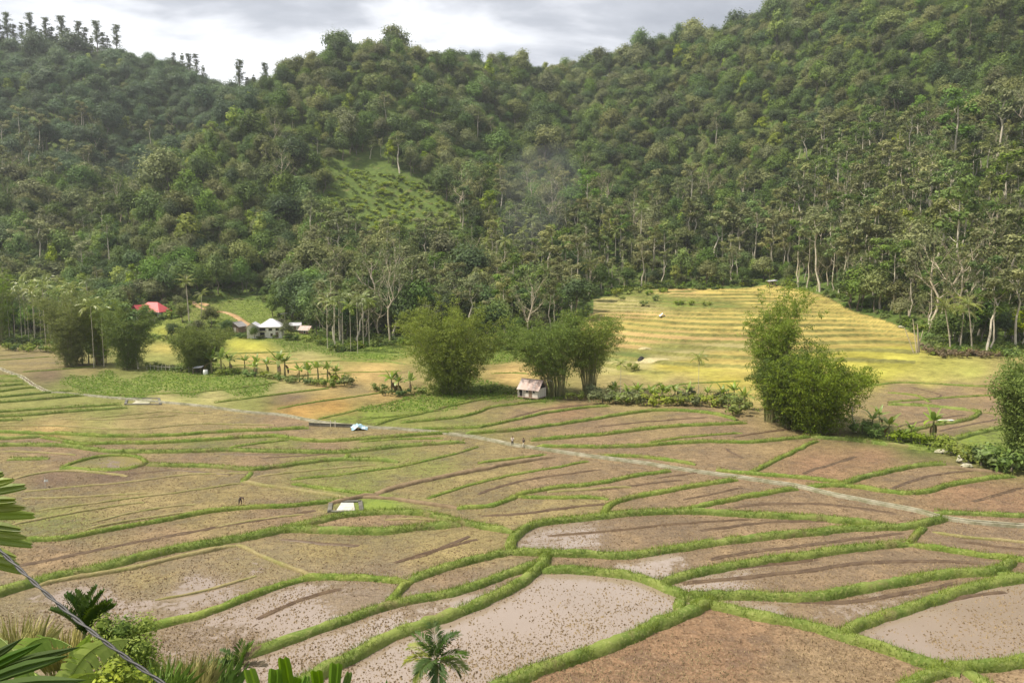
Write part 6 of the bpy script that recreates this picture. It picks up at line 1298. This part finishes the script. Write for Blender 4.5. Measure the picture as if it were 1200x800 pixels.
# basins
M['pale_slab'] = simple('pale_slab', (0.58, 0.56, 0.50), (0.42, 0.40, 0.34), scale=1.2)
for (x0, x1, y0, y1, lb) in ((386,424,588,600,'small pale-bottomed basin with grey banks among the near paddies'), (147,188,467,474,'grey concrete sluice basin on the channel at left')):
    a, b, c_, d_ = G(x0, y1), G(x1, y1), G(x1 - 2, y0), G(x0 + 2, y0); ctr = (a + b + c_ + d_) / 4; o = empty('sluice_basin', ctr); tag(o, lb, 'basin', 'sluice basins'); P = [q - ctr for q in (a, b, c_, d_)]
    for i in range(4):
        u, v = P[i], P[(i + 1) % 4]; m_ = (u + v) / 2; MB().box((m_[0], m_[1], -.02), (np.linalg.norm(v - u) + .3, .5, .42), 0, math.atan2(v[1] - u[1], v[0] - u[0])).build('basin_wall', M['concrete_dark'], o)
    wl = MB(); k_ = .5 if x0 > 300 else .45; quadbox(wl, *[(q[0] * k_ + .3 * (i_ % 2), q[1] * (.8 - .12 * (i_ // 2)), .14) for i_, q in enumerate(P)], .3); wl.build('basin_surface', M['pale_slab' if x0 > 300 else 'concrete'], o)
# straw, tarps and stones out in the fields
p = G(764, 421); o = empty('straw_bed', p, R(-3)); tag(o, 'pale spread of threshed straw on the lower terraces', 'straw'); cloth(o, 'straw_layer', M['straw'], 10, 4, lambda u, v: .30 - 1.0 * u * u - 1.2 * v * v, 7, True)
p = G(751, 421); o = empty('dark_heap', p); tag(o, 'dark covered heap at the left end of the straw', 'heap'); cloth(o, 'cover', M['dark'], 2.2, 1.6, lambda u, v: .9 - 3.6 * u * u - 3.4 * v * v, 8, True)
p = G(756, 409); o = empty('straw_heap', p); tag(o, 'low pale straw heap above the spread straw', 'straw'); cloth(o, 'straw_layer', M['straw'], 4.5, 2.2, lambda u, v: .7 - 3 * u * u - 2 * v * v, 9, True)
p = G(776, 371); o = empty('tarp_shelter', p, R(5)); tag(o, 'small grey-white tarp shelter on the upper terraces', 'tarp'); cloth(o, 'tarp', M['tarp_white'], 2.6, 1.8, lambda u, v: 1.4 - 2.2 * np.abs(u) - .6 * np.abs(v), 10); MB().box((0, -.5, .6), (.08, .08, 1.3)).build('pole', M['wood'], o)
def boulder(p, s, sq, label, mat='rock', seed=0):
    r_ = np.random.default_rng(800 + seed); n_, m_ = 14, 10; V = []; q = []
    for j in range(m_):
        for i in range(n_):
            th, ph = i / n_ * 6.283, (j / (m_ - 1) - .5) * 3.1; V.append((math.cos(th) * math.cos(ph), math.sin(th) * math.cos(ph), math.sin(ph)))
    V = np.array(V); V *= (1 + (fbm(V[:, 0] * 2 + seed * 3, V[:, 1] * 2 + V[:, 2] * 2.3, seed) - .5) * .9)[:, None]
    q = [[j * n_ + i, j * n_ + (i + 1) % n_, (j + 1) * n_ + (i + 1) % n_, (j + 1) * n_ + i] for j in range(m_ - 1) for i in range(n_)]
    o = MB().add(V * s * np.array(sq) + [0, 0, s * sq[2] * .5], q, 0, .5, False).build('boulder', M[mat]); o.location = p; o.rotation_euler = (0, 0, r_.random() * 6); tag(o, label, 'rock')
    return o
boulder(G(1130, 541), 1.1, (1.4, .9, .7), 'big pale boulder on the ditch bank left of the right-edge bamboo', 'concrete', 1); boulder(G(1133, 547), .6, (1.2, .9, .6), 'smaller pale stone just below the big boulder', 'concrete', 2); boulder(G(1107, 530), .9, (1.6, .8, .4), 'flat pale slab of stone above the big boulder', 'concrete', 3)
p = G(1108, 495); o = empty('concrete_slab', p, R(6)); tag(o, 'white concrete slab on the bank between the right paddies', 'slab'); MB().box((0, 0, .45), (3.1, .7, .14)).build('slab_top', M['white_paint'], o)
for x_ in (-1.2, 0, 1.2): MB().box((x_, 0, .1), (.2, .5, .6)).build('support', M['concrete_dark'], o)
boulder(G(1056, 384), .8, (1.5, .8, .6), 'white stone at the end of the golden terraces', 'concrete', 4)
M['cliff'] = simple('cliff_rock', (0.20, 0.155, 0.115), (0.075, 0.06, 0.05), scale=.16, bump=1.0)
p = G(1172, 150); boulder(p, 7.0, (1.3, .7, 1.0), 'dark brown rock outcrop high on the right slope', 'cliff', 5)
p = G(1166, 152); o = empty('broken_trunk', p); tag(o, 'thick pale broken trunk in front of the brown outcrop', 'tree trunk'); t = np.linspace(0, 1, 6); MB().tube(np.c_[t * .5, t * 0 - 3.5, -1 + 17 * t], 1.25 - .5 * t, 8).build('trunk', M['palm_trunk'], o); MB().tube([(.4, -3.5, 13), (2.2, -3.6, 16), (3.0, -3.5, 19)], [.5, .35, .15], 5).build('limb', M['palm_trunk'], o)
# dirt track up the cut slope
tr = line3([(222,352),(233,360),(246,364),(262,365),(276,370),(289,379),(300,388)], 1.2, .1); z0 = terrain(tr[:, 0], tr[:, 1]); V, Q, _ = ribbon(tr, [(-1.7, -.4), (-1.3, .26), (0, .32), (1.3, .26), (1.7, -.4)], z0, .1)
tag(MB().add(V, Q, 0, .5, True).build('dirt_track', M['earth']), 'orange dirt track on the cut slope above the houses', kind='structure')
p = G(237, 357); boulder(p - np.array([0, -1.0, 1.2]), 2.4, (1.4, .9, .5), 'bare orange earth bank at the bend of the dirt track', 'earth', 6)
# stake fence behind the green field
a, b = G(172, 433), G(226, 437); o = empty('wooden_fence', a); tag(o, 'thin stake fence in front of the gap below the red-roofed house', 'fence')
for i in range(13):
    q = (b - a) * i / 12; z_ = terrain(a[0] + q[0], a[1] + q[1]) - a[2]; MB().tube([(q[0], q[1], z_ - .2), (q[0] + random.uniform(-.1, .1), q[1], z_ + 1.5 + random.random() * .4)], .05, 4).build('stake', M['wood_pale'], o)
MB().tube([(0, 0, 1.1), tuple((b - a) / 2 + [0, 0, 1.15]), tuple(b - a + [0, 0, 1.1])], .035, 4).build('rail', M['wood_pale'], o)
p = G(53, 571); o = empty('marker_stake', p); tag(o, 'stake with a scrap of white cloth in the brown left paddy', 'stake'); MB().tube([(0, 0, -.2), (.03, 0, 1.5)], .03, 5).build('stake', M['wood_pale'], o); cl_ = cloth(o, 'cloth_scrap', M['tarp_white'], .5, .3, lambda u, v: .1 - np.abs(u), 12); cl_.location = (0, -.05, .95); cl_.rotation_euler = (R(80), 0, 0)

# ------------------------------------------------------------------ people
def skinmesh(name, V, E, rad, mat, parent, sub=2):
    me = bpy.data.meshes.new(name); me.from_pydata([tuple(v) for v in V], E, []); me.materials.append(mat); o = link(name, me, parent)
    sk = o.modifiers.new('skin', 'SKIN'); sk.use_smooth_shade = True
    if not me.skin_vertices: me.attributes  # layer is made by the modifier
    for i, r_ in enumerate(rad): me.skin_vertices[0].data[i].radius = (r_, r_) if not isinstance(r_, tuple) else r_
    me.skin_vertices[0].data[0].use_root = True
    ss = o.modifiers.new('smooth', 'SUBSURF'); ss.levels = sub; ss.render_levels = sub
    return o
def person(p, rz, label, J, shirt, trousers, hat=None, sc=1.0):
    o = empty('person', p, rz, sc); tag(o, label, 'person')
    n = ['pel', 'spine', 'chest', 'neck', 'head', 'crown', 'shL', 'elL', 'wrL', 'haL', 'shR', 'elR', 'wrR', 'haR', 'hiL', 'knL', 'anL', 'toL', 'hiR', 'knR', 'anR', 'toR']
    ix = {k: i for i, k in enumerate(n)}; V = [J[k] for k in n]
    ch = [('pel', 'spine'), ('spine', 'chest'), ('chest', 'neck'), ('neck', 'head'), ('head', 'crown')]
    for s in 'LR': ch += [('chest', 'sh' + s), ('sh' + s, 'el' + s), ('el' + s, 'wr' + s), ('wr' + s, 'ha' + s), ('pel', 'hi' + s), ('hi' + s, 'kn' + s), ('kn' + s, 'an' + s), ('an' + s, 'to' + s)]
    rd = dict(pel=(.15, .11), spine=(.13, .10), chest=(.16, .11), neck=.055, head=.095, crown=.075)
    for s in 'LR': rd.update({'sh' + s: .065, 'el' + s: .042, 'wr' + s: .03, 'ha' + s: .035, 'hi' + s: .088, 'kn' + s: .058, 'an' + s: .04, 'to' + s: .038})
    E = [(ix[a], ix[b]) for a, b in ch]; Fv = [np.array(v, float) for v in V]; k0 = len(V)
    Vv, Ee, Rr = list(V), list(E), [rd[k] for k in n]
    for s in 'LR':                                                    # four fingers and a thumb on each hand
        h_, w_ = np.array(J['ha' + s], float), np.array(J['wr' + s], float); d = nrm(h_ - w_); sd = nrm(np.cross(d, [.3, 1, .2]))
        for f in range(5):
            off = sd * (-.03 + .02 * f) if f < 4 else -sd * .045; ln = [.075, .085, .08, .065, .05][f]; e1 = h_ + off + d * (ln * .6 if f < 4 else .0); e2 = e1 + d * ln * .5 + np.array([0, .012, -.01])
            Vv += [tuple(e1), tuple(e2)]; Rr += [.0095, .008]; Ee += [(ix['ha' + s], len(Vv) - 2), (len(Vv) - 2, len(Vv) - 1)]
    skinmesh('body', Vv, Ee, Rr, M['skin'], o)
    g = lambda a, b, t: tuple(np.array(J[a], float) * (1 - t) + np.array(J[b], float) * t)
    tv = [J['spine'], g('pel', 'spine', .05), J['chest'], g('chest', 'neck', .5)]; te = [(0, 1), (0, 2), (2, 3)]; trr = [(.155, .125), (.175, .135), (.185, .135), .085]
    for s in 'LR': k_ = len(tv); tv += [J['sh' + s], g('sh' + s, 'el' + s, .85)]; te += [(2, k_), (k_, k_ + 1)]; trr += [.085, .062]
    skinmesh('shirt', tv, te, trr, shirt, o)
    tv = [J['pel'], g('pel', 'spine', .35)]; te = [(0, 1)]; trr = [(.165, .13), (.155, .12)]
    for s in 'LR': k_ = len(tv); tv += [J['hi' + s], J['kn' + s], g('kn' + s, 'an' + s, .9)]; te += [(0, k_), (k_, k_ + 1), (k_ + 1, k_ + 2)]; trr += [.105, .075, .058]
    skinmesh('trousers', tv, te, trr, trousers, o)
    c = np.array(J['crown'], float); hd = np.array(J['head'], float); up = nrm(c - hd)
    hm = MB(); V_, F_ = ico(c + up * .005, .103, rng, (1, 1, .95), .03); hm.add(V_, F_, 0, .5, True); hm.build('hair', M['hair'], o)
    if hat: MB().tube([c + up * .03, c + up * .05, c + up * .12, c + up * .16], [.24, .20, .10, .02], 12).build('hat', hat, o)
    fr_ = nrm(np.array(J['nose'], float) - hd); fm = MB(); V_, F_ = ico(hd + fr_ * .10, .018, rng); fm.add(V_, F_); fm.build('nose', M['skin'], o)
    sd = nrm(np.cross(fr_, up)); em = MB()
    for s in (-1, 1): V_, F_ = ico(hd + fr_ * .088 + sd * .032 * s + up * .035, .011, rng); em.add(V_, F_)
    em.build('eyes', M['hair'], o); mm = MB(); V_, F_ = ico(hd + fr_ * .088 - up * .045, .016, rng, (1.3, 1, .4)); mm.add(V_, F_); mm.build('mouth', M['cloth_dark'], o)
    er = MB()
    for s in (-1, 1): V_, F_ = ico(hd + sd * .098 * s + up * .01, .022, rng, (.5, 1, 1.3)); er.add(V_, F_)
    er.build('ears', M['skin'], o)
    return o
STAND = dict(pel=(0, 0, .88), spine=(0, .01, 1.08), chest=(0, 0, 1.28), neck=(0, .01, 1.44), head=(0, -.01, 1.54), crown=(0, 0, 1.62), nose=(0, -.2, 1.53),
 shL=(.19, .0, 1.36), elL=(.24, .03, 1.08), wrL=(.23, -.07, .86), haL=(.23, -.10, .78), shR=(-.19, 0, 1.36), elR=(-.25, .02, 1.09), wrR=(-.20, -.12, .92), haR=(-.19, -.17, .86),
 hiL=(.10, 0, .84), knL=(.11, -.03, .46), anL=(.11, .04, .08), toL=(.12, -.12, .035), hiR=(-.10, 0, .84), knR=(-.11, .03, .46), anR=(-.11, .10, .08), toR=(-.12, -.06, .035))
WALK = dict(STAND, knL=(.10, -.20, .48), anL=(.10, -.22, .09), toL=(.10, -.38, .04), knR=(-.10, .05, .47), anR=(-.10, .28, .13), toR=(-.10, .16, .04), elL=(.25, .16, 1.10), wrL=(.24, .10, .88), haL=(.24, .06, .80), elR=(-.24, -.08, 1.09), wrR=(-.2, -.26, .96), haR=(-.2, -.33, .92))
BEND = dict(pel=(0, .12, .84), spine=(0, -.02, 1.0), chest=(0, -.22, 1.06), neck=(0, -.38, 1.06), head=(0, -.48, 1.03), crown=(0, -.54, 1.07), nose=(0, -.58, .9),
 shL=(.19, -.27, 1.05), elL=(.23, -.33, .78), wrL=(.17, -.42, .56), haL=(.15, -.45, .48), shR=(-.19, -.27, 1.05), elR=(-.23, -.30, .78), wrR=(-.16, -.40, .55), haR=(-.13, -.43, .47),
 hiL=(.10, .12, .80), knL=(.13, -.02, .44), anL=(.12, .06, .08), toL=(.13, -.10, .035), hiR=(-.10, .12, .80), knR=(-.12, .10, .44), anR=(-.12, .20, .08), toR=(-.13, .05, .035))
def onbed(px, py):
    p = G(px, py); return p
person(G(600.5, 522.5), R(165), 'person in a pale shirt and dark trousers standing by the channel', STAND, M['cloth_white'], M['cloth_dark'])
person(G(613.5, 524.5), R(-60), 'person in a dark top and cream trousers walking by the channel', WALK, M['cloth_dark'], M['cloth_pale'])
person(G(282, 592), R(55), 'person in dark clothes bending over in the brown paddy', BEND, M['cloth_dark'], M['cloth_dark'])

# ------------------------------------------------------------------ foreground plants and the cable
def fg_areca(px, py, Y, label, nfr, L_, el0, el1, droop, mat, nl=20, ll=.5, lw=.07, seed=0, special=None, trunk=True, sag=.25, vee=.35, name='areca_palm', cat='palm tree', azs=None):
    r_ = np.random.default_rng(900 + seed); c = W(px, py, Y); g = float(terrain(c[0], c[1])); o = empty(name, (c[0], c[1], g)); tag(o, label, cat); h_ = c[2] - g
    if trunk: MB().tube([(0, 0, -.4), (.04, 0, h_ * .5), (0, 0, h_ - .5)], [.11, .085, .075], 8).build('trunk', M['palm_trunk'], o); MB().tube([(0, 0, h_ - .9), (0, 0, h_ - .5), (0, 0, h_)], [.08, .12, .05], 8).build('crownshaft', M['stem_green'], o)
    for i in range(nfr):
        mb = MB(); az = azs[i] if azs else i * 2.399 + r_.normal(0, .2); f = i / max(1, nfr - 1)
        frond(mb, L_ * r_.uniform(.9, 1.1) * (1 - .15 * f), az, R(el0 + (el1 - el0) * f), droop * r_.uniform(.8, 1.2), nl, ll, lw, 0, 0, r_, vee, r_.uniform(.3, .7), (0, 0, h_ - .05), sag)
        mb.build('frond', M[(special or {}).get(i, mat)], o)
    return o
A = math.pi
fg_areca(511, 772, 33, 'dark green areca palm crown with lime tips in the bottom centre foreground', 12, 1.62, 86, -30, .9, 'palm_dark', 34, .66, .085, 1, {4: 'palm_lime', 7: 'palm_lime', 8: 'palm_lime', 11: 'palm_lime'}, azs=[1.9, .1, .35, 2.6, 2.95, -.3, 4.2, 3.05, -.15, 4.9, .2, 3.5])
fg_areca(99, 742, 23, 'dark upright palm crown behind the cable at lower left', 9, 1.55, 89, 52, .55, 'palm_dark', 20, .42, .13, 2, azs=[2.8, .1, 3.1, .3, 2.9, -.1, .05, 3.3, .2], sag=.05, vee=.9)
fg_areca(281, 783, 27, 'stunted palm with brown dead fronds at the bottom edge', 9, 1.15, 85, -10, .5, 'palm_dark', 16, .40, .10, 3, {2: 'dead_leaf', 4: 'dead_leaf', 6: 'dead_leaf', 8: 'dead_leaf'}, azs=[1.3, .35, 2.0, 2.9, .9, 3.2, .1, 4.4, 1.8], sag=.1, vee=.55)
def blades_plant(name, px, py, Y, label, specs, mat, cat, seed=0, stem=True):
    """stiff broad blades fanning from one point: (azimuth in the picture plane in degrees, length px, width px, lean back)"""
    r_ = np.random.default_rng(950 + seed); c = W(px, py, Y); g = float(terrain(c[0], c[1])); o = empty(name, (c[0], c[1], g)); tag(o, label, cat); h_ = c[2] - g; m_ = mpp(Y)
    if stem: MB().tube([(0, 0, -.3), (0, 0, h_ * .6), (0, 0, h_)], [.12, .09, .05], 8).build('stem', M['stem_green'], o)
    for (ang, ln, wd_, lb, ox, oy, endw) in specs:
        a = R(ang); d = np.array([math.cos(a), lb, math.sin(a)]); s = np.array([-math.sin(a), 0, math.cos(a)]); n = 7; t = np.linspace(0, 1, n); b = np.array([ox * m_, 0, h_ + oy * m_]); mb = MB()
        P = b + d * (t * ln * m_)[:, None] + np.array([0, 0, -1.]) * (t ** 2.2 * ln * m_ * .12)[:, None]
        wv = wd_ * m_ / 2 * np.interp(t, [0, .25, .75, 1], [.3, .8, 1, endw]); K = 5; rows = []
        for k in range(K):
            f = k / (K - 1) * 2 - 1; rows.append(P + s * (f * wv)[:, None] + np.array([0, -1., 0]) * (wv * .35 * (1 if k % 2 else -.2))[:, None] + d * ((.06 * ln * m_ * (k % 2)) * (t > .9))[:, None])
        V = np.concatenate(rows); q = [[k * n + i, k * n + i + 1, (k + 1) * n + i + 1, (k + 1) * n + i] for k in range(K - 1) for i in range(n - 1)]
        mb.add(V, q, 0, np.clip(r_.uniform(.2, .9) + r_.normal(0, .05, len(V)), 0, 1), False); mb.build('leaf', M[mat], o)
    return o
blades_plant('fan_palm', 330, 830, 13, 'bright green broad-bladed palm leaves at the bottom edge left of centre', [(104, 60, 17, .1, -26, -4, .9), (86, 58, 18, .0, -10, 0, .95), (70, 50, 15, .1, 2, -4, .7), (97, 72, 17, .05, 12, 0, .85), (78, 52, 13, .1, 20, -6, .6)], 'fishtail', 'palm tree', 1)
blades_plant('fan_palm', 384, 835, 12, 'second clump of bright green broad palm blades at the bottom edge', [(94, 66, 15, 0, -8, -4, 1.0), (86, 70, 16, .05, 6, 0, 1.0), (78, 60, 10, .1, 14, -3, .8), (100, 50, 9, .1, -16, -6, .5)], 'fishtail', 'palm tree', 2)
blades_plant('fan_palm', 455, 835, 12, 'pair of narrow green leaf tips at the bottom edge beside the areca crown', [(88, 48, 7, .0, -3, 0, .15), (72, 46, 7, .1, 6, -2, .1), (110, 34, 6, .1, -8, -4, .1)], 'fishtail', 'palm tree', 3)
blades_plant('pandan_plant', -45, 812, 7.5, 'long dark strap-like leaves at the bottom left corner', [(27, 150, 17, -.05, 0, 0, .05), (34, 125, 14, .05, -8, 4, .05), (17, 160, 20, -.1, 4, -3, .05), (9, 165, 18, 0, 6, -8, .05), (3, 150, 17, .1, 5, -14, .05), (41, 105, 12, .1, -10, 6, .05), (22, 140, 15, .15, 0, 10, .05), (-6, 140, 15, .1, 0, -16, .05)], 'palm_dark', 'plant', 4)
o = blades_plant('palm_frond_plant', -34, 655, 9.5, 'pleated dark palm frond poking in at the left edge', [(24 - 3.6 * i, 50 + 12 * math.sin(i / 10 * 3.1) + (i % 3) * 3, 13, .12 * (i % 3), 0, 92 - 8.4 * i, (.5, .3, .6)[i % 3]) for i in range(12)], 'palm', 'palm tree', 5)
MB().tube([W(-36, 700, 9.5) - np.array(o.location), W(-33, 620, 9.5) - np.array(o.location), W(-30, 545, 9.5) - np.array(o.location)], [.03, .022, .01], 5).build('midrib', M['stem_green'], o)
# banana plant at the lower left: its leaves reach up into the picture
c = W(70, 835, 13.0); g = float(terrain(c[0], c[1])); o = empty('banana_plant', (c[0], c[1], g)); tag(o, 'large banana plant with pale lime leaves at the lower left', 'banana plant'); h_ = c[2] - g
MB().tube([(0, 0, -.3), (.05, 0, h_ * .5), (0, 0, h_)], [.16, .13, .09], 9).build('pseudostem', M['stem_green'], o)
def torn_leaf(path, wpx, Y, mat, seed, hang=(.5, 1.0), torn=.8):
    """banana leaf along a line of sight points: midrib with blade strips torn apart along the veins"""
    r_ = np.random.default_rng(seed); K_ = np.array([W(a, b, Y + d) for a, b, d in path]) - np.array(o.location); s_ = np.r_[0, np.cumsum(np.linalg.norm(np.diff(K_, axis=0), axis=1))]
    u = np.linspace(0, s_[-1], 60); C = np.stack([np.interp(u, s_, K_[:, i]) for i in range(3)], 1)
    for _ in range(2): C = np.stack([np.convolve(np.pad(C[:, i], 5, mode='reflect', reflect_type='odd'), np.ones(11) / 11, 'valid') for i in range(3)], 1)
    T = nrm(np.gradient(C, axis=0)); mb = MB(); mb.tube(C, .020 * (1.05 - np.linspace(0, 1, 60) ** 1.5) + .004, 5, 0, .85)
    side = nrm(np.cross(T, [0, 1., 0.3])); f = np.linspace(0, 1, 60); wv = wpx * mpp(Y) * np.sin(np.clip(.12 + f * .9, 0, 1) * math.pi) ** .5
    for sd, hg in ((1, hang[0]), (-1, hang[1])):
        i = 2
        while i < 57:
            k = int(r_.integers(2, 6)); j = min(i + k, 58); gap = .25 if r_.random() < torn else 0.0
            d = nrm(side[i] * sd * (1 - .45 * hg) + np.array([0, -.25 * sd, 0]) + np.array([0, 0, -hg * .9]) + T[i] * .35 + r_.normal(0, .06, 3))
            a_, b_ = C[i], C[j] - (C[j] - C[i]) * gap * .3; w1, w2 = wv[i] * r_.uniform(.9, 1.08), wv[min(j, 59)] * r_.uniform(.9, 1.08); dn = np.array([0, 0, -.12 * hg])
            V = [a_, b_, a_ + d * w1 * .55, b_ + d * w2 * .55, a_ + d * w1 + dn * w1 * 3, b_ + d * w2 - (b_ - a_) * gap + dn * w2 * 3]
            mb.add(V, [[0, 1, 3, 2], [2, 3, 5, 4]], 0, np.clip(r_.uniform(.35, .75), 0, 1)); i = j
    return mb.build('leaf', M[mat], o)
torn_leaf([(62, 825, .2), (30, 790, .1), (22, 764, 0), (40, 748, -.1), (62, 745, -.2), (84, 757, -.4)], 17, 12.6, 'banana_lime', 11, (.35, 1.0))
torn_leaf([(70, 825, .2), (82, 792, .1), (100, 766, 0), (122, 752, -.1), (152, 748, -.3)], 20, 12.4, 'banana_lime', 12, (.3, .75), .5)
torn_leaf([(72, 830, .3), (84, 790, .4), (92, 764, .5), (106, 742, .6)], 13, 13.4, 'banana_lime', 13, (.6, .6), .4)
torn_leaf([(66, 830, .2), (50, 796, .5), (20, 775, .8), (-14, 772, 1.0)], 20, 13.4, 'banana_lime', 14, (.3, 1.0), .6)
torn_leaf([(60, 832, -.2), (74, 806, -.6), (96, 790, -.9), (118, 788, -1.1)], 14, 12.0, 'banana', 15, (.3, .8), .6)
torn_leaf([(55, 832, .5), (40, 790, 1.0), (4, 748, 1.4), (-20, 738, 1.6)], 17, 13.8, 'banana', 16, (.4, .9), .6)
def bush(px, py, Y, wpx, hpx, label, mat, name='bush', seed=0, n=300, ln=.14, wd_=.08, cat='bush', grassy=False):
    r_ = np.random.default_rng(980 + seed); b = W(px, py, Y); g = float(terrain(b[0], b[1])); z0_ = min(g, b[2]); m_ = mpp(Y); o = empty(name, (b[0], b[1], z0_)); tag(o, label, cat); wr, hh = wpx * m_ / 2, hpx * m_; dz = b[2] - z0_
    mb = MB()
    if grassy:
        k = n; a = r_.random(k) * 6.283; q = np.sqrt(r_.random(k)) * wr; base_ = np.c_[np.cos(a) * q, np.sin(a) * q, dz + 0 * a - .2]; out = np.c_[np.cos(a), np.sin(a), 0 * a] * (r_.random(k) * wr * .8)[:, None] + r_.normal(0, .1, (k, 3)); hh_ = hh * r_.uniform(.5, 1.05, k)
        s = np.c_[-np.sin(a), np.cos(a), 0 * a] * .02; mid = base_ + out * .35 + np.c_[0 * a, 0 * a, hh_ * .65]; tip = base_ + out + np.c_[0 * a, 0 * a, hh_]
        mb.add(np.stack([base_ - s, base_ + s, mid + s * .8, tip, mid - s * .8], 1).reshape(-1, 3), np.arange(5 * k).reshape(-1, 5), 0, np.repeat(r_.random(k), 5)); mb.build('stalks', M[mat], o)
    else:
        lob = [((r_.normal(0, wr * .42), r_.normal(0, wr * .42), dz + hh * u), wr * r_.uniform(.38, .6) * (1.1 - .45 * u), .9) for u in np.linspace(.08, .86, 13)] + [((0, 0, dz + hh * .45), wr * .72, 1.1)]
        lobes_crown(mb, lob, n, ln, wd_, r_, core=.68, spread=.16, tbase=.5); mb.build('foliage', M[mat], o)
        t_ = MB(); branchy(t_, (0, 0, -.3), (0, 0, dz + hh * .75), .05, r_, 5, wr * .6, .3, 5, .4, 1); t_.build('stem', M['trunk'], o)
    return o
bush(147, 812, 23, 84, 108, 'dense rounded olive-yellow bush behind the cable at lower left', 'bush', seed=1, n=1500, ln=.105, wd_=.06)
bush(128, 818, 20, 66, 40, 'low yellowish leafy bush below the rounded one at the bottom edge', 'bush', seed=2, n=420, ln=.20, wd_=.10)
bush(216, 814, 25, 60, 48, 'tuft of dry olive weeds right of the rounded bush', 'drygrass', 'weed_tuft', 3, 420, cat='weeds', grassy=True); bush(78, 778, 25, 46, 48, 'greyish dry weeds left of the dark upright palm', 'drygrass', 'weed_tuft', 4, 380, cat='weeds', grassy=True); bush(246, 812, 26, 60, 46, 'yellow-green weeds left of the stunted palm', 'crop', 'weed_tuft', 5, 380, cat='weeds', grassy=True)
bush(20, 770, 22, 60, 50, 'sparse yellowish weeds behind the banana plant at far left', 'drygrass', 'weed_tuft', 6, 380, cat='weeds', grassy=True); bush(185, 815, 21, 60, 40, 'green weeds beside the low yellowish bush', 'crop', 'weed_tuft', 7, 380, cat='weeds', grassy=True)
K = np.array([W(*q) for q in [(-900,-250,13.5),(-420,235,10.6),(-200,455,8.9),(-60,588,7.7),(0,643,7.2),(40,686,6.9),(90,731,6.6),(140,766,6.3),(190,800,6.0),(260,850,5.6),(360,905,5.2),(520,960,4.6)]])
s_ = np.r_[0, np.cumsum(np.linalg.norm(np.diff(K, axis=0), axis=1))]; u = np.linspace(0, s_[-1], 520); C = np.stack([np.interp(u, s_, K[:, i]) for i in range(3)], 1)
for _ in range(3): C = np.stack([np.convolve(np.pad(C[:, i], 14, mode='reflect', reflect_type='odd'), np.ones(29) / 29, 'valid') for i in range(3)], 1)
o = empty('overhead_cable', C[0]); tag(o, 'twisted black electric cable hanging across the lower left corner', 'cable'); C0 = C - C[0]; T = nrm(np.gradient(C0, axis=0)); S_ = nrm(np.cross(T, [0, 0, 1.])); U_ = np.cross(S_, T)
for ph in (0, math.pi):
    a = u * 6.283 / .48 + ph; MB().tube(C0 + (S_ * np.cos(a)[:, None] + U_ * np.sin(a)[:, None]) * .0108, .0100, 7).build('strand', M['cable'], o)
# ------------------------------------------------------------------ the air
zt = float(zz.max()) if False else max(float(terrain(_a * _b, _a).max()) + 60, 120.0)
m, t, o_ = newmat('air'); pv = N(t, 'ShaderNodeVolumePrincipled', Density=0.000115, Anisotropy=0.25); pv.inputs['Color'].default_value = (0.90, 0.95, 1.0, 1); L(t, pv.outputs[0], o_.inputs['Volume'])
hz_ = MB().box((0, 465, (zt - 2.4) / 2), (3600, 1790, zt + 2.4)).build('haze', m); tag(hz_, 'thin humid air over the valley', kind='stuff')
# thin smoke rising from the foot of the hill
m, t, o_ = newmat('smoke'); pv = N(t, 'ShaderNodeVolumePrincipled', Density=0.0045, Anisotropy=0.2); pv.inputs['Color'].default_value = (0.85, 0.90, 0.95, 1); L(t, pv.outputs[0], o_.inputs['Volume'])
sm = MB(); rg = np.random.default_rng(5)
for (a, b, rx, rz_) in ((604, 296, 10, 12), (612, 268, 15, 17), (622, 238, 20, 20), (634, 208, 24, 19)):
    c = W(a, b, 395); n_ = 20; th = np.arange(n_) / n_ * 6.283; ph = np.linspace(-1.5, 1.5, 12)
    V = np.array([(math.cos(q) * math.cos(p_), math.sin(q) * math.cos(p_), math.sin(p_)) for p_ in ph for q in th]); V *= (1 + .5 * (fbm(V[:, 0] * 1.5 + a, V[:, 1] * 1.5 + V[:, 2] * 1.7, 3) - .5))[:, None]
    sm.add(V * [rx, 10, rz_] + c, [[j * n_ + i, j * n_ + (i + 1) % n_, (j + 1) * n_ + (i + 1) % n_, (j + 1) * n_ + i] for j in range(11) for i in range(n_)])
tag(sm.build('smoke', m), 'thin bluish smoke drifting up before the central hill', 'smoke', kind='stuff')
